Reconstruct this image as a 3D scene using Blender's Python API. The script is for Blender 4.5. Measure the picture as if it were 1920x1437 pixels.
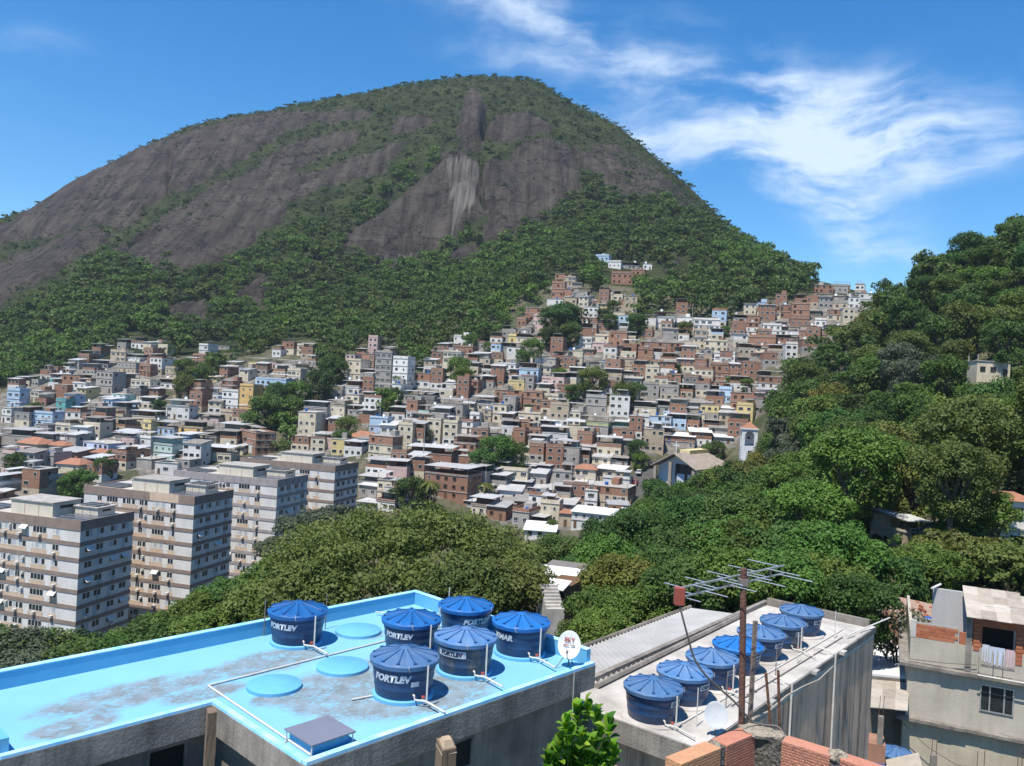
import bpy, math, random
import numpy as np
from mathutils import Vector, Matrix

random.seed(7)
RNG = np.random.default_rng(11)
for o in list(bpy.data.objects):
    bpy.data.objects.remove(o)
SC = bpy.context.scene
COL = SC.collection

# ------------------------------------------------------------------ camera
F = 1520.7                      # focal length in pixels of a 1920 wide picture
ROLL = math.radians(3.11)
CAMZ = 62.0
CAM = np.array([0.0, 0.0, CAMZ])
cr, sr = math.cos(ROLL), math.sin(ROLL)
AX_R = np.array([cr, 0, sr])
AX_U = np.array([-sr, 0, cr])
AX_F = np.array([0, 1.0, 0])
cam_d = bpy.data.cameras.new('camera')
cam = bpy.data.objects.new('camera', cam_d)
COL.objects.link(cam)
cam.matrix_world = Matrix(((AX_R[0], AX_U[0], 0, 0), (0, 0, -1, 0), (AX_R[2], AX_U[2], 0, CAMZ), (0, 0, 0, 1)))
cam_d.sensor_fit = 'HORIZONTAL'
cam_d.angle_x = 2 * math.atan(960 / F)
cam_d.clip_start = 0.1
cam_d.clip_end = 6000
SC.camera = cam

# ------------------------------------------------------------------ light
EL = math.radians(65)
SUN_H = np.array([-0.57, -0.822])
SUN = Vector((SUN_H[0] * math.cos(EL), SUN_H[1] * math.cos(EL), math.sin(EL)))
sun_d = bpy.data.lights.new('sun', 'SUN')
sun_d.energy = 4.3
sun_d.angle = math.radians(0.5)
sun_d.color = (1.0, 0.935, 0.83)
sun = bpy.data.objects.new('sun', sun_d)
COL.objects.link(sun)
sun.rotation_euler = SUN.to_track_quat('Z', 'Y').to_euler()

SC.view_settings.view_transform = 'Standard'
SC.view_settings.look = 'None'
SC.view_settings.gamma = 1
SC.view_settings.use_curve_mapping = False
SC.view_settings.exposure = 0.76
SC.render.engine = 'CYCLES'
SC.cycles.max_bounces = 5
HAZE = 0.00009
SC.cycles.transparent_max_bounces = 4


def px_dir(u, v):
    return (u - 960.0) / F * AX_R + (718.5 - v) / F * AX_U + AX_F


def at(u, v, depth):
    return CAM + px_dir(u, v) * depth


def at_z(u, v, z):
    d = px_dir(u, v)
    return CAM + d * ((z - CAMZ) / d[2])


def to_px(P):
    q = np.asarray(P, float) - CAM
    x = q @ AX_R
    y = q @ AX_U
    f = np.maximum(q @ AX_F, 1e-3)
    return 960 + F * x / f, 718.5 - F * y / f


def azel(u, v):
    d = px_dir(u, v)
    return math.atan2(d[0], d[1]), math.atan2(d[2], math.hypot(d[0], d[1]))


# ------------------------------------------------------------------ sky
def build_world():
    w = bpy.data.worlds.new('World')
    SC.world = w
    w.use_nodes = True
    nt = w.node_tree
    N, L = nt.nodes, nt.links
    N.clear()

    def math_(op, a, b=None, c=None):
        n = N.new('ShaderNodeMath')
        n.operation = op
        for i, x in enumerate((a, b, c)):
            if x is None:
                continue
            if isinstance(x, (int, float)):
                n.inputs[i].default_value = x
            else:
                L.new(x, n.inputs[i])
        return n.outputs[0]
    out = N.new('ShaderNodeOutputWorld')
    bg = N.new('ShaderNodeBackground')
    sky = N.new('ShaderNodeTexSky')
    sky.sky_type = 'NISHITA'
    sky.sun_disc = False
    sky.sun_elevation = EL
    sky.sun_rotation = math.atan2(SUN_H[0], SUN_H[1])
    sky.altitude = 0
    sky.air_density = 1.0
    sky.dust_density = 0.0
    sky.ozone_density = 4.5
    tc = N.new('ShaderNodeTexCoord')
    sep = N.new('ShaderNodeSeparateXYZ')
    L.new(tc.outputs['Generated'], sep.inputs[0])
    az = math_('ARCTAN2', sep.outputs[0], sep.outputs[1])
    el = math_('ARCSINE', sep.outputs[2])
    # wisps: noise in (azimuth, elevation) sheared along the wind and warped
    comb = N.new('ShaderNodeCombineXYZ')
    L.new(az, comb.inputs[0])
    L.new(el, comb.inputs[1])
    warp = N.new('ShaderNodeTexNoise')
    warp.inputs['Scale'].default_value = 5.0
    warp.inputs['Detail'].default_value = 4
    L.new(comb.outputs[0], warp.inputs['Vector'])
    sub = N.new('ShaderNodeVectorMath')
    sub.operation = 'SUBTRACT'
    L.new(warp.outputs['Color'], sub.inputs[0])
    sub.inputs[1].default_value = (.5, .5, .5)
    sca = N.new('ShaderNodeVectorMath')
    sca.operation = 'SCALE'
    L.new(sub.outputs[0], sca.inputs[0])
    sca.inputs['Scale'].default_value = 0.10
    add = N.new('ShaderNodeVectorMath')
    add.operation = 'ADD'
    L.new(comb.outputs[0], add.inputs[0])
    L.new(sca.outputs[0], add.inputs[1])
    mp = N.new('ShaderNodeMapping')
    mp.inputs['Rotation'].default_value = (0, 0, math.radians(-22))
    mp.inputs['Scale'].default_value = (4.5, 18, 1)
    L.new(add.outputs[0], mp.inputs[0])
    wisp = N.new('ShaderNodeTexNoise')
    wisp.inputs['Scale'].default_value = 1.0
    wisp.inputs['Detail'].default_value = 9
    wisp.inputs['Roughness'].default_value = 0.6
    L.new(mp.outputs[0], wisp.inputs['Vector'])
    big = N.new('ShaderNodeTexNoise')
    big.inputs['Scale'].default_value = 9
    big.inputs['Detail'].default_value = 6
    big.inputs['Roughness'].default_value = 0.6
    L.new(add.outputs[0], big.inputs['Vector'])
    sepw = N.new('ShaderNodeSeparateXYZ')
    L.new(add.outputs[0], sepw.inputs[0])
    # cloud banks: (u, v, half length, half width, angle, strength) in picture pixels
    banks = [(960, 25, 230, 45, 10, .50), (1100, 95, 300, 50, 10, .75), (880, 105, 100, 22, 0, .5), (1480, 175, 190, 70, 8, 1.15), (1690, 215, 170, 62, 20, 1.0),
             (1500, 270, 230, 48, 4, 1.0), (1180, 225, 130, 60, 30, .68), (1320, 285, 120, 35, 8, .65),
             (1640, 310, 180, 50, -16, .75), (1520, 360, 150, 45, 16, .9), (1600, 440, 100, 55, 30, 1.0), (1640, 480, 90, 24, 0, .7), (1850, 300, 140, 30, -20, .45),
             (70, 105, 110, 30, -8, .55), (20, 150, 60, 30, 0, .4), (100, 280, 95, 14, 14, .38), (1250, 25, 180, 24, 0, .28)]
    tot = None
    for (u, v, a, b, ang, s) in banks:
        a0, e0 = azel(u, v)
        da = math_('SUBTRACT', sepw.outputs[0], a0)
        de = math_('SUBTRACT', sepw.outputs[1], e0)
        t = math.radians(-ang) - ROLL
        c_, s_ = math.cos(t), math.sin(t)
        p = math_('ADD', math_('MULTIPLY', da, c_), math_('MULTIPLY', de, s_))
        q = math_('SUBTRACT', math_('MULTIPLY', de, c_), math_('MULTIPLY', da, s_))
        p = math_('MULTIPLY', p, F / a)
        q = math_('MULTIPLY', q, F / b)
        r2 = math_('ADD', math_('MULTIPLY', p, p), math_('MULTIPLY', q, q))
        g = math_('MULTIPLY', math_('EXPONENT', math_('MULTIPLY', r2, -0.8)), s)
        tot = g if tot is None else math_('ADD', tot, g)
    # thin scattered cirrus elsewhere in the sky so it goes on round the horizon
    el_gain = N.new('ShaderNodeMapRange')
    el_gain.inputs[1].default_value = 0.50
    el_gain.inputs[2].default_value = 0.75
    L.new(el, el_gain.inputs[0])
    rest = math_('MULTIPLY', el_gain.outputs[0], 0.35)
    tot = math_('ADD', tot, rest)
    n = math_('ADD', math_('MULTIPLY', wisp.outputs['Fac'], 0.7), math_('MULTIPLY', big.outputs['Fac'], 0.30))
    # cover = smoothstep of (bank - threshold by noise)
    val = math_('ADD', math_('MULTIPLY', n, 3.9), -1.50)
    val = math_('MULTIPLY', math_('MAXIMUM', val, 0.0), tot)
    sm = N.new('ShaderNodeMapRange')
    sm.interpolation_type = 'SMOOTHSTEP'
    sm.inputs[1].default_value = 0.02
    sm.inputs[2].default_value = 1.45
    sm.inputs[4].default_value = 0.82
    L.new(val, sm.inputs[0])
    hsv = N.new('ShaderNodeHueSaturation')
    hsv.inputs['Saturation'].default_value = 1.36
    hsv.inputs['Value'].default_value = 0.84
    L.new(sky.outputs[0], hsv.inputs['Color'])
    mix = N.new('ShaderNodeMixRGB')
    L.new(sm.outputs[0], mix.inputs[0])
    L.new(hsv.outputs[0], mix.inputs[1])
    mix.inputs[2].default_value = (4.4, 5.1, 6.0, 1)
    L.new(mix.outputs[0], bg.inputs[0])
    bg.inputs[1].default_value = 0.125
    L.new(bg.outputs[0], out.inputs[0])


build_world()

# ------------------------------------------------------------------ helpers
MATS = {}


def mat(name, c1, c2=None, scale=4.0, rough=0.8, bump=0.0, bscale=None, streak=0.0, stain=None, metal=0.0, detail=6, objrand=0.0, spec=0.3, coord='Object', stretch=None, lo=.35, hi=.65):
    """procedural material: two tones by noise, optional vertical streaks, dark stains, bump"""
    if name in MATS:
        return MATS[name]
    m = bpy.data.materials.new(name)
    m.use_nodes = True
    MATS[name] = m
    nt = m.node_tree
    N, L = nt.nodes, nt.links
    b = N['Principled BSDF']
    b.inputs['Roughness'].default_value = rough
    b.inputs['Metallic'].default_value = metal
    b.inputs['Specular IOR Level'].default_value = spec
    tc = N.new('ShaderNodeTexCoord')
    vec = tc.outputs[coord]
    if objrand or stretch:
        mp = N.new('ShaderNodeMapping')
        L.new(vec, mp.inputs[0])
        if stretch:
            mp.inputs['Scale'].default_value = stretch
        if objrand:
            oi = N.new('ShaderNodeObjectInfo')
            ml = N.new('ShaderNodeMath')
            ml.operation = 'MULTIPLY'
            ml.inputs[1].default_value = 400
            L.new(oi.outputs['Random'], ml.inputs[0])
            L.new(ml.outputs[0], mp.inputs['Location'])
        vec = mp.outputs[0]
    c2 = c2 or tuple(x * 0.75 for x in c1)
    no = N.new('ShaderNodeTexNoise')
    no.inputs['Scale'].default_value = scale
    no.inputs['Detail'].default_value = detail
    no.inputs['Roughness'].default_value = 0.62
    L.new(vec, no.inputs['Vector'])
    mr = N.new('ShaderNodeMapRange')
    mr.inputs[1].default_value = lo
    mr.inputs[2].default_value = hi
    L.new(no.outputs['Fac'], mr.inputs[0])
    mx = N.new('ShaderNodeMixRGB')
    mx.inputs[1].default_value = (*c1, 1)
    mx.inputs[2].default_value = (*c2, 1)
    L.new(mr.outputs[0], mx.inputs[0])
    col = mx.outputs[0]
    if streak:
        mp2 = N.new('ShaderNodeMapping')
        mp2.inputs['Scale'].default_value = (3.0, 3.0, 0.22)
        L.new(vec, mp2.inputs[0])
        n2 = N.new('ShaderNodeTexNoise')
        n2.inputs['Scale'].default_value = 1.3
        n2.inputs['Detail'].default_value = 7
        n2.inputs['Roughness'].default_value = 0.7
        L.new(mp2.outputs[0], n2.inputs['Vector'])
        r2 = N.new('ShaderNodeMapRange')
        r2.inputs[1].default_value = 0.48
        r2.inputs[2].default_value = 0.68
        r2.inputs[4].default_value = streak
        L.new(n2.outputs['Fac'], r2.inputs[0])
        m2 = N.new('ShaderNodeMixRGB')
        L.new(r2.outputs[0], m2.inputs[0])
        L.new(col, m2.inputs[1])
        st = stain or (0.05, 0.045, 0.04)
        m2.inputs[2].default_value = (*st, 1)
        col = m2.outputs[0]
    if objrand:
        oi2 = N.new('ShaderNodeObjectInfo')
        hs = N.new('ShaderNodeHueSaturation')
        r3 = N.new('ShaderNodeMapRange')
        r3.inputs[3].default_value = 1 - objrand
        r3.inputs[4].default_value = 1 + objrand
        L.new(oi2.outputs['Random'], r3.inputs[0])
        L.new(r3.outputs[0], hs.inputs['Value'])
        L.new(col, hs.inputs['Color'])
        col = hs.outputs[0]
    L.new(col, b.inputs['Base Color'])
    if bump:
        bn = N.new('ShaderNodeTexNoise')
        bn.inputs['Scale'].default_value = bscale or scale * 4
        bn.inputs['Detail'].default_value = 8
        L.new(vec, bn.inputs['Vector'])
        bm_ = N.new('ShaderNodeBump')
        bm_.inputs['Strength'].default_value = bump
        bm_.inputs['Distance'].default_value = 0.05
        L.new(bn.outputs['Fac'], bm_.inputs['Height'])
        L.new(bm_.outputs[0], b.inputs['Normal'])
    return m


class MB:
    """collects quads and polygons, then links them as one mesh object"""

    def __init__(s):
        s.v, s.f, s.m = [], [], []

    def face(s, pts, mi=0):
        k = len(s.v)
        s.v += [tuple(map(float, p)) for p in pts]
        s.f.append(tuple(range(k, k + len(pts))))
        s.m.append(mi)

    def hexa(s, p, mi=0):
        """p: 8 points, bottom ring 0-3, top ring 4-7 (counter-clockwise from above)"""
        k = len(s.v)
        s.v += [tuple(map(float, q)) for q in p]
        for f in ((3, 2, 1, 0), (4, 5, 6, 7), (0, 1, 5, 4), (1, 2, 6, 5), (2, 3, 7, 6), (3, 0, 4, 7)):
            s.f.append(tuple(k + i for i in f))
            s.m.append(mi)

    def box(s, x0, x1, y0, y1, z0, z1, mi=0):
        s.hexa([(x0, y0, z0), (x1, y0, z0), (x1, y1, z0), (x0, y1, z0), (x0, y0, z1), (x1, y0, z1), (x1, y1, z1), (x0, y1, z1)], mi)

    def tube(s, pts, r, n=8, mi=0, r1=None, caps=True):
        pts = [Vector(p) for p in pts]
        k0 = len(s.v)
        for i, p in enumerate(pts):
            d = (pts[min(i + 1, len(pts) - 1)] - pts[max(i - 1, 0)]).normalized()
            a = d.cross(Vector((0, 0, 1)))
            if a.length < 1e-3:
                a = d.cross(Vector((1, 0, 0)))
            a.normalize()
            b = d.cross(a)
            rr = r if r1 is None else r + (r1 - r) * i / max(1, len(pts) - 1)
            for j in range(n):
                t = 2 * math.pi * j / n
                s.v.append(tuple(p + a * (rr * math.cos(t)) + b * (rr * math.sin(t))))
        for i in range(len(pts) - 1):
            for j in range(n):
                s.f.append((k0 + i * n + j, k0 + (i + 1) * n + j, k0 + (i + 1) * n + (j + 1) % n, k0 + i * n + (j + 1) % n))
                s.m.append(mi)
        if caps:
            s.f.append(tuple(k0 + j for j in range(n)))
            s.f.append(tuple(k0 + (len(pts) - 1) * n + j for j in reversed(range(n))))
            s.m += [mi, mi]

    def lathe(s, prof, n=32, mi=0, c=(0, 0, 0), close=True):
        k0 = len(s.v)
        for (r, z) in prof:
            for j in range(n):
                t = 2 * math.pi * j / n
                s.v.append((c[0] + r * math.cos(t), c[1] + r * math.sin(t), c[2] + z))
        for i in range(len(prof) - 1):
            for j in range(n):
                s.f.append((k0 + i * n + j, k0 + i * n + (j + 1) % n, k0 + (i + 1) * n + (j + 1) % n, k0 + (i + 1) * n + j))
                s.m.append(mi)
        if close:
            s.f.append(tuple(k0 + j for j in reversed(range(n))))
            s.f.append(tuple(k0 + (len(prof) - 1) * n + j for j in range(n)))
            s.m += [mi, mi]

    def mesh(s, name, mats, smooth=False):
        me = bpy.data.meshes.new(name)
        me.from_pydata(s.v, [], s.f)
        for m in (mats if isinstance(mats, (list, tuple)) else [mats]):
            me.materials.append(m)
        if len(me.materials) > 1:
            me.polygons.foreach_set('material_index', s.m)
        if smooth:
            me.polygons.foreach_set('use_smooth', [True] * len(me.polygons))
            try:
                me.set_sharp_from_angle(angle=math.radians(40))
            except Exception:
                pass
        me.update()
        return me

    def build(s, name, mats, parent=None, smooth=False):
        return obj(name, s.mesh(name, mats, smooth), parent)


def obj(name, me, parent=None, loc=None, rotz=None, scale=None):
    o = bpy.data.objects.new(name, me)
    COL.objects.link(o)
    if parent is not None:
        o.parent = parent
    if loc is not None:
        o.location = loc
    if rotz is not None:
        o.rotation_euler = (0, 0, rotz)
    if scale is not None:
        o.scale = scale
    return o


def thing(name, label, cat, loc=(0, 0, 0), rotz=0.0, group=None):
    o = bpy.data.objects.new(name, None)
    o.empty_display_size = 0.2
    COL.objects.link(o)
    o.location = loc
    o.rotation_euler = (0, 0, rotz)
    o['label'] = label
    o['category'] = cat
    if group:
        o['group'] = group
    return o


def tag(o, label, cat, group=None):
    o['label'] = label
    o['category'] = cat
    if group:
        o['group'] = group
    return o


def np_mesh(name, verts, quads, mats, smooth=False, attrs=None, tri=False):
    """fast mesh from numpy arrays; attrs: dict name -> per-vertex float array"""
    me = bpy.data.meshes.new(name)
    verts = np.ascontiguousarray(verts, np.float32)
    quads = np.ascontiguousarray(quads, np.int32)
    k = quads.shape[1]
    me.vertices.add(len(verts))
    me.vertices.foreach_set('co', verts.ravel())
    me.loops.add(quads.size)
    me.loops.foreach_set('vertex_index', quads.ravel())
    me.polygons.add(len(quads))
    me.polygons.foreach_set('loop_start', np.arange(0, quads.size, k, dtype=np.int32))
    me.polygons.foreach_set('loop_total', np.full(len(quads), k, np.int32))
    if smooth:
        me.polygons.foreach_set('use_smooth', np.ones(len(quads), bool))
    for m in (mats if isinstance(mats, (list, tuple)) else [mats]):
        me.materials.append(m)
    for an, arr in (attrs or {}).items():
        a = me.attributes.new(an, 'FLOAT', 'POINT')
        a.data.foreach_set('value', np.ascontiguousarray(arr, np.float32))
    me.update(calc_edges=True)
    return me


def vnoise(x, y, seed=0):
    """smooth value noise on arrays, range -1..1"""
    xi = np.floor(x).astype(np.int64)
    yi = np.floor(y).astype(np.int64)
    fx, fy = x - xi, y - yi
    fx = fx * fx * (3 - 2 * fx)
    fy = fy * fy * (3 - 2 * fy)

    def h(a, b):
        n = (a * 374761393 + b * 668265263 + seed * 974711) & 0x7fffffff
        n = (n ^ (n >> 13)) * 1274126177 & 0x7fffffff
        return ((n ^ (n >> 16)) & 0xffff) / 32767.5 - 1
    a = h(xi, yi) * (1 - fx) + h(xi + 1, yi) * fx
    b = h(xi, yi + 1) * (1 - fx) + h(xi + 1, yi + 1) * fx
    return a * (1 - fy) + b * fy


def fbm(x, y, oct=4, seed=0):
    t, a, s = 0, 1.0, 0
    for i in range(oct):
        t = t + a * vnoise(x * 2 ** i, y * 2 ** i, seed + i)
        s += a
        a *= 0.5
    return t / s


def in_poly(px, py, poly):
    px = np.asarray(px, float)
    py = np.asarray(py, float)
    c = np.zeros(px.shape, bool)
    n = len(poly)
    for i in range(n):
        x0, y0 = poly[i]
        x1, y1 = poly[(i + 1) % n]
        k = (y0 > py) != (y1 > py)
        with np.errstate(divide='ignore', invalid='ignore'):
            xx = (x1 - x0) * (py - y0) / ((y1 - y0) if y1 != y0 else 1e-9) + x0
        c ^= k & (px < xx)
    return c


def seg_dist(px, py, pts, closed=False):
    d = np.full(np.shape(px), 1e9)
    n = len(pts)
    for i in range(n if closed else n - 1):
        x0, y0 = pts[i]
        x1, y1 = pts[(i + 1) % n]
        dx, dy = x1 - x0, y1 - y0
        t = np.clip(((px - x0) * dx + (py - y0) * dy) / max(dx * dx + dy * dy, 1e-9), 0, 1)
        d = np.minimum(d, np.hypot(px - x0 - t * dx, py - y0 - t * dy))
    return d


# ------------------------------------------------------------------ terrain
CTRL = [  # (u, v, depth): ground seen at that pixel at that distance
    # left quarter
    (-250, 900, 270), (-250, 800, 330), (-250, 700, 430), (-250, 640, 520),
    (0, 930, 240), (0, 870, 275), (0, 800, 325), (0, 750, 380), (0, 700, 440), (0, 640, 510), (0, 600, 545),
    (130, 880, 275), (130, 800, 325), (130, 750, 362), (200, 700, 400), (250, 655, 440), (200, 610, 490), (200, 560, 535), (200, 500, 580),
    (330, 860, 290), (330, 790, 335), (380, 740, 375), (400, 690, 420), (400, 640, 475), (400, 560, 545), (400, 500, 590),
    (540, 860, 300), (540, 780, 345), (540, 720, 385), (540, 670, 425), (600, 620, 470), (600, 560, 540), (600, 500, 595),
    # centre
    (760, 940, 245), (760, 870, 270), (760, 800, 305), (760, 740, 345), (740, 680, 392), (760, 640, 430), (760, 580, 510), (750, 495, 610),
    (1000, 985, 235), (1000, 930, 262), (1000, 880, 278), (1000, 830, 297), (1000, 760, 328), (1000, 700, 358), (1000, 640, 400), (900, 620, 430), (900, 540, 530), (900, 465, 615),
    (1080, 560, 445), (1060, 525, 475), (1200, 975, 232), (1200, 900, 272), (1200, 830, 292), (1200, 760, 318), (1200, 700, 348), (1200, 640, 384), (1200, 590, 418),
    (1180, 510, 515), (1190, 470, 545), (1090, 470, 550), (1100, 410, 615), (1220, 425, 600), (1000, 465, 610),
    (1400, 855, 282), (1300, 880, 285), (1400, 760, 312), (1400, 700, 342), (1400, 640, 376), (1400, 590, 408), (1400, 540, 470), (1310, 460, 560), (1300, 530, 480),
    (1560, 640, 372), (1560, 590, 405), (1560, 550, 440), (1640, 560, 430), (1380, 490, 520), (1470, 510, 500), (1550, 530, 480), (1650, 560, 470), (1750, 590, 480),
    # mountain rock and crest
    (-250, 560, 800), (0, 415, 805), (100, 370, 815), (200, 312, 825), (300, 265, 835), (400, 228, 845), (500, 212, 850), (600, 188, 855), (700, 175, 860), (800, 157, 862), (900, 143, 865), (1000, 153, 858), (1100, 212, 810), (1200, 278, 775), (1300, 366, 710), (1380, 448, 630),
    (0, 500, 690), (200, 400, 710), (400, 350, 730), (600, 320, 745), (750, 290, 725), (860, 260, 715), (900, 185, 790), (1000, 280, 712), (1100, 330, 690), (1200, 370, 660), (980, 380, 655), (820, 380, 662), (700, 400, 665),
    # right hill, ground below the crowns
    (2250, 430, 250), (1920, 472, 262), (1800, 540, 275), (1690, 590, 300), (1600, 640, 300), (1520, 700, 290), (1485, 760, 258), (1478, 850, 225), (1420, 880, 245), (1390, 890, 262), (1330, 910, 262), (1270, 925, 262), (1310, 950, 205), (1400, 965, 172), (1260, 1010, 155), (1500, 960, 145),
    (1500, 1070, 100), (1700, 960, 120), (1700, 1080, 80), (1850, 1080, 72), (1850, 910, 128), (1850, 720, 190), (1700, 770, 205), (1920, 620, 218), (1920, 800, 155), (2250, 800, 130), (2250, 1000, 70),
]
XYZ = [  # (x, y, height above the camera) control points in metres
    (-80, 146, -60), (-60, 163, -60), (-45, 190, -60), (-33, 214, -58), (-110, 140, -60), (-140, 160, -62), (-45, 120, -50), (-90, 110, -52),
    (-30, 75, -34), (-55, 70, -38), (0, 75, -31), (-8, 110, -42), (20, 130, -34), (10, 100, -30), (10, 180, -38), (-15, 215, -50), (-70, 230, -54), (-110, 220, -54),
    (0, 0, -14), (-20, 10, -16), (-20, 25, -18), (0, 30, -18), (12, 20, -16), (14, 40, -20), (25, 40, -21), (40, 40, -19), (20, 55, -22), (45, 62, -16), (-40, 40, -26), (60, 20, -10), (-60, 20, -28), (0, -30, -12), (60, -30, -8), (-60, -30, -28),
    (8, 60, -25), (20, 80, -27),
    # behind the crests
    (-700, 1000, 60), (-400, 1050, 120), (-100, 1100, 180), (100, 1080, 170), (250, 950, 80), (220, 760, 60), (300, 620, 30), (330, 480, 20), (250, 520, 45), (300, 330, 40), (400, 200, 60), (-900, 700, 20), (-600, 500, -20), (-500, 300, -50), (-300, 150, -62), (-300, 0, -50), (500, 700, 20), (0, 1350, 60), (-500, 1350, 40), (500, 1350, 20),
]


def solve_terrain():
    P = [at(*c) for c in CTRL] + [np.array([x, y, z + CAMZ]) for x, y, z in XYZ]
    P = np.array(P)
    A = P[:, :2]
    n = len(A)
    D = np.sqrt(((A[:, None] - A[None]) ** 2).sum(-1) + 4.0)
    M = np.zeros((n + 3, n + 3))
    M[:n, :n] = D - np.eye(n) * 1.5
    M[:n, n] = 1
    M[:n, n + 1:] = A
    M[n, :n] = 1
    M[n + 1:, :n] = A.T
    b = np.zeros(n + 3)
    b[:n] = P[:, 2]
    w = np.linalg.solve(M, b)

    def h(x, y):
        x = np.asarray(x, float)
        y = np.asarray(y, float)
        out = w[n] + w[n + 1] * x + w[n + 2] * y
        for i in range(n):
            out = out + w[i] * np.sqrt((x - A[i, 0]) ** 2 + (y - A[i, 1]) ** 2 + 4.0)
        return out
    return h


H0 = solve_terrain()
SKYLINE = [(-500, 640), (-200, 505), (0, 411), (60, 391), (100, 366), (150, 338), (200, 309), (260, 280), (300, 262), (350, 239), (400, 226), (450, 217), (500, 210), (550, 198), (600, 188), (650, 180), (700, 172), (750, 160), (800, 154), (850, 147), (900, 142), (950, 146), (1000, 152), (1022, 158), (1040, 176), (1100, 207), (1160, 238), (1200, 271), (1250, 314), (1300, 358), (1340, 398), (1380, 445), (1400, 462), (1450, 492), (1480, 505), (1530, 515), (1560, 530), (1600, 545), (1660, 556), (1750, 590), (2300, 640)]
SK_AZ = np.array([azel(*p)[0] for p in SKYLINE])
SK_T = np.array([math.tan(azel(*p)[1]) for p in SKYLINE])

Z1 = (1 / 2.6667, 0, 120)
Z2 = (1 / 2.526, 640, 100)


def zp(t, pts):
    return [(t[1] + x * t[0], t[2] + y * t[0]) for x, y in pts]


ROCKS = [
    [(19, 416), (97, 364), (124, 345), (210, 304), (259, 277), (322, 259), (390, 236), (450, 225), (499, 214), (562, 208), (607, 214), (570, 232), (532, 247), (499, 270), (469, 292), (431, 319), (375, 345), (322, 364), (300, 379), (274, 390), (262, 416), (225, 431), (180, 420), (142, 427), (105, 435), (49, 446), (0, 457), (-200, 560), (-200, 520)],
    [(-200, 590), (0, 491), (56, 465), (105, 446), (180, 424), (195, 439), (210, 446), (187, 469), (157, 480), (142, 491), (124, 502), (97, 525), (67, 540), (22, 559), (0, 581), (-200, 680)],
    zp(Z1, [(640, 920), (560, 930), (700, 850), (780, 800), (900, 730), (1010, 660), (1080, 610), (1200, 580), (1300, 510), (1400, 430), (1500, 390), (1650, 350), (1780, 330), (1800, 370), (1740, 410), (1650, 440), (1550, 480), (1480, 520), (1500, 560), (1600, 540), (1700, 500), (1850, 450), (1920, 430), (1920, 540), (1800, 580), (1700, 600), (1560, 640), (1430, 700), (1400, 780), (1320, 800), (1290, 830), (1280, 900), (1230, 940), (1100, 970), (1000, 1010), (900, 1025), (780, 1015), (700, 980)]),
    [(640, 472), (664, 436), (699, 413), (739, 381), (779, 349), (818, 322), (830, 290), (862, 284), (885, 306), (897, 314), (901, 338), (893, 353), (901, 377), (913, 393), (905, 409), (878, 417), (858, 433), (842, 448), (814, 456), (790, 470), (780, 495), (710, 500), (688, 474), (652, 480)],
    zp(Z2, [(680, 540), (720, 520), (800, 530), (800, 490), (850, 450), (900, 420), (960, 400), (1040, 420), (1080, 460), (1110, 520), (1140, 580), (1120, 640), (1060, 700), (1000, 750), (950, 800), (900, 830), (820, 850), (790, 890), (700, 910), (660, 890), (670, 850), (690, 800), (680, 760), (690, 700), (670, 640), (670, 580)]),
    zp(Z2, [(695, 340), (720, 300), (790, 290), (880, 290), (960, 320), (1000, 350), (960, 375), (900, 380), (860, 410), (800, 425), (740, 420), (700, 400)]),
    zp(Z2, [(570, 260), (590, 220), (640, 205), (670, 230), (690, 290), (670, 330), (665, 400), (660, 460), (620, 470), (560, 450), (550, 400), (550, 340), (565, 310)]),
    zp(Z2, [(0, 520), (60, 490), (150, 470), (250, 430), (290, 440), (240, 500), (150, 550), (80, 590), (0, 610)]),
    zp(Z2, [(-100, 280), (0, 265), (130, 275), (130, 300), (0, 310), (-100, 320)]),
    zp(Z2, [(270, 300), (400, 285), (440, 310), (380, 350), (300, 370), (240, 360)]),
    zp(Z2, [(1110, 430), (1130, 440), (1200, 480), (1280, 540), (1310, 600), (1250, 600), (1180, 560), (1140, 500)]),
    zp(Z1, [(810, 1290), (850, 1210), (1050, 1180), (1050, 1240), (980, 1290), (900, 1270)]),
    zp(Z1, [(1160, 1160), (1300, 1050), (1370, 1040), (1320, 1165), (1310, 1200), (1180, 1185)]),
    zp(Z2, [(480, 990), (560, 930), (630, 920), (640, 950), (590, 990), (500, 1000)]),
    zp(Z2, [(1530, 1040), (1560, 1010), (1600, 1010), (1605, 1050)]),
]
SPECK = zp(Z2, [(1180, 420), (1290, 430), (1480, 540), (1700, 740), (1860, 860), (1640, 740), (1450, 700), (1360, 690), (1280, 640), (1200, 560)])
PALE = [zp(Z2, [(490, 520), (560, 520), (655, 525), (650, 600), (640, 640), (665, 720), (640, 760), (590, 800), (540, 850), (510, 870), (505, 760), (485, 640)]), zp(Z2, [(170, 1000), (250, 965), (345, 960), (345, 1005), (200, 1020)])]
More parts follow.
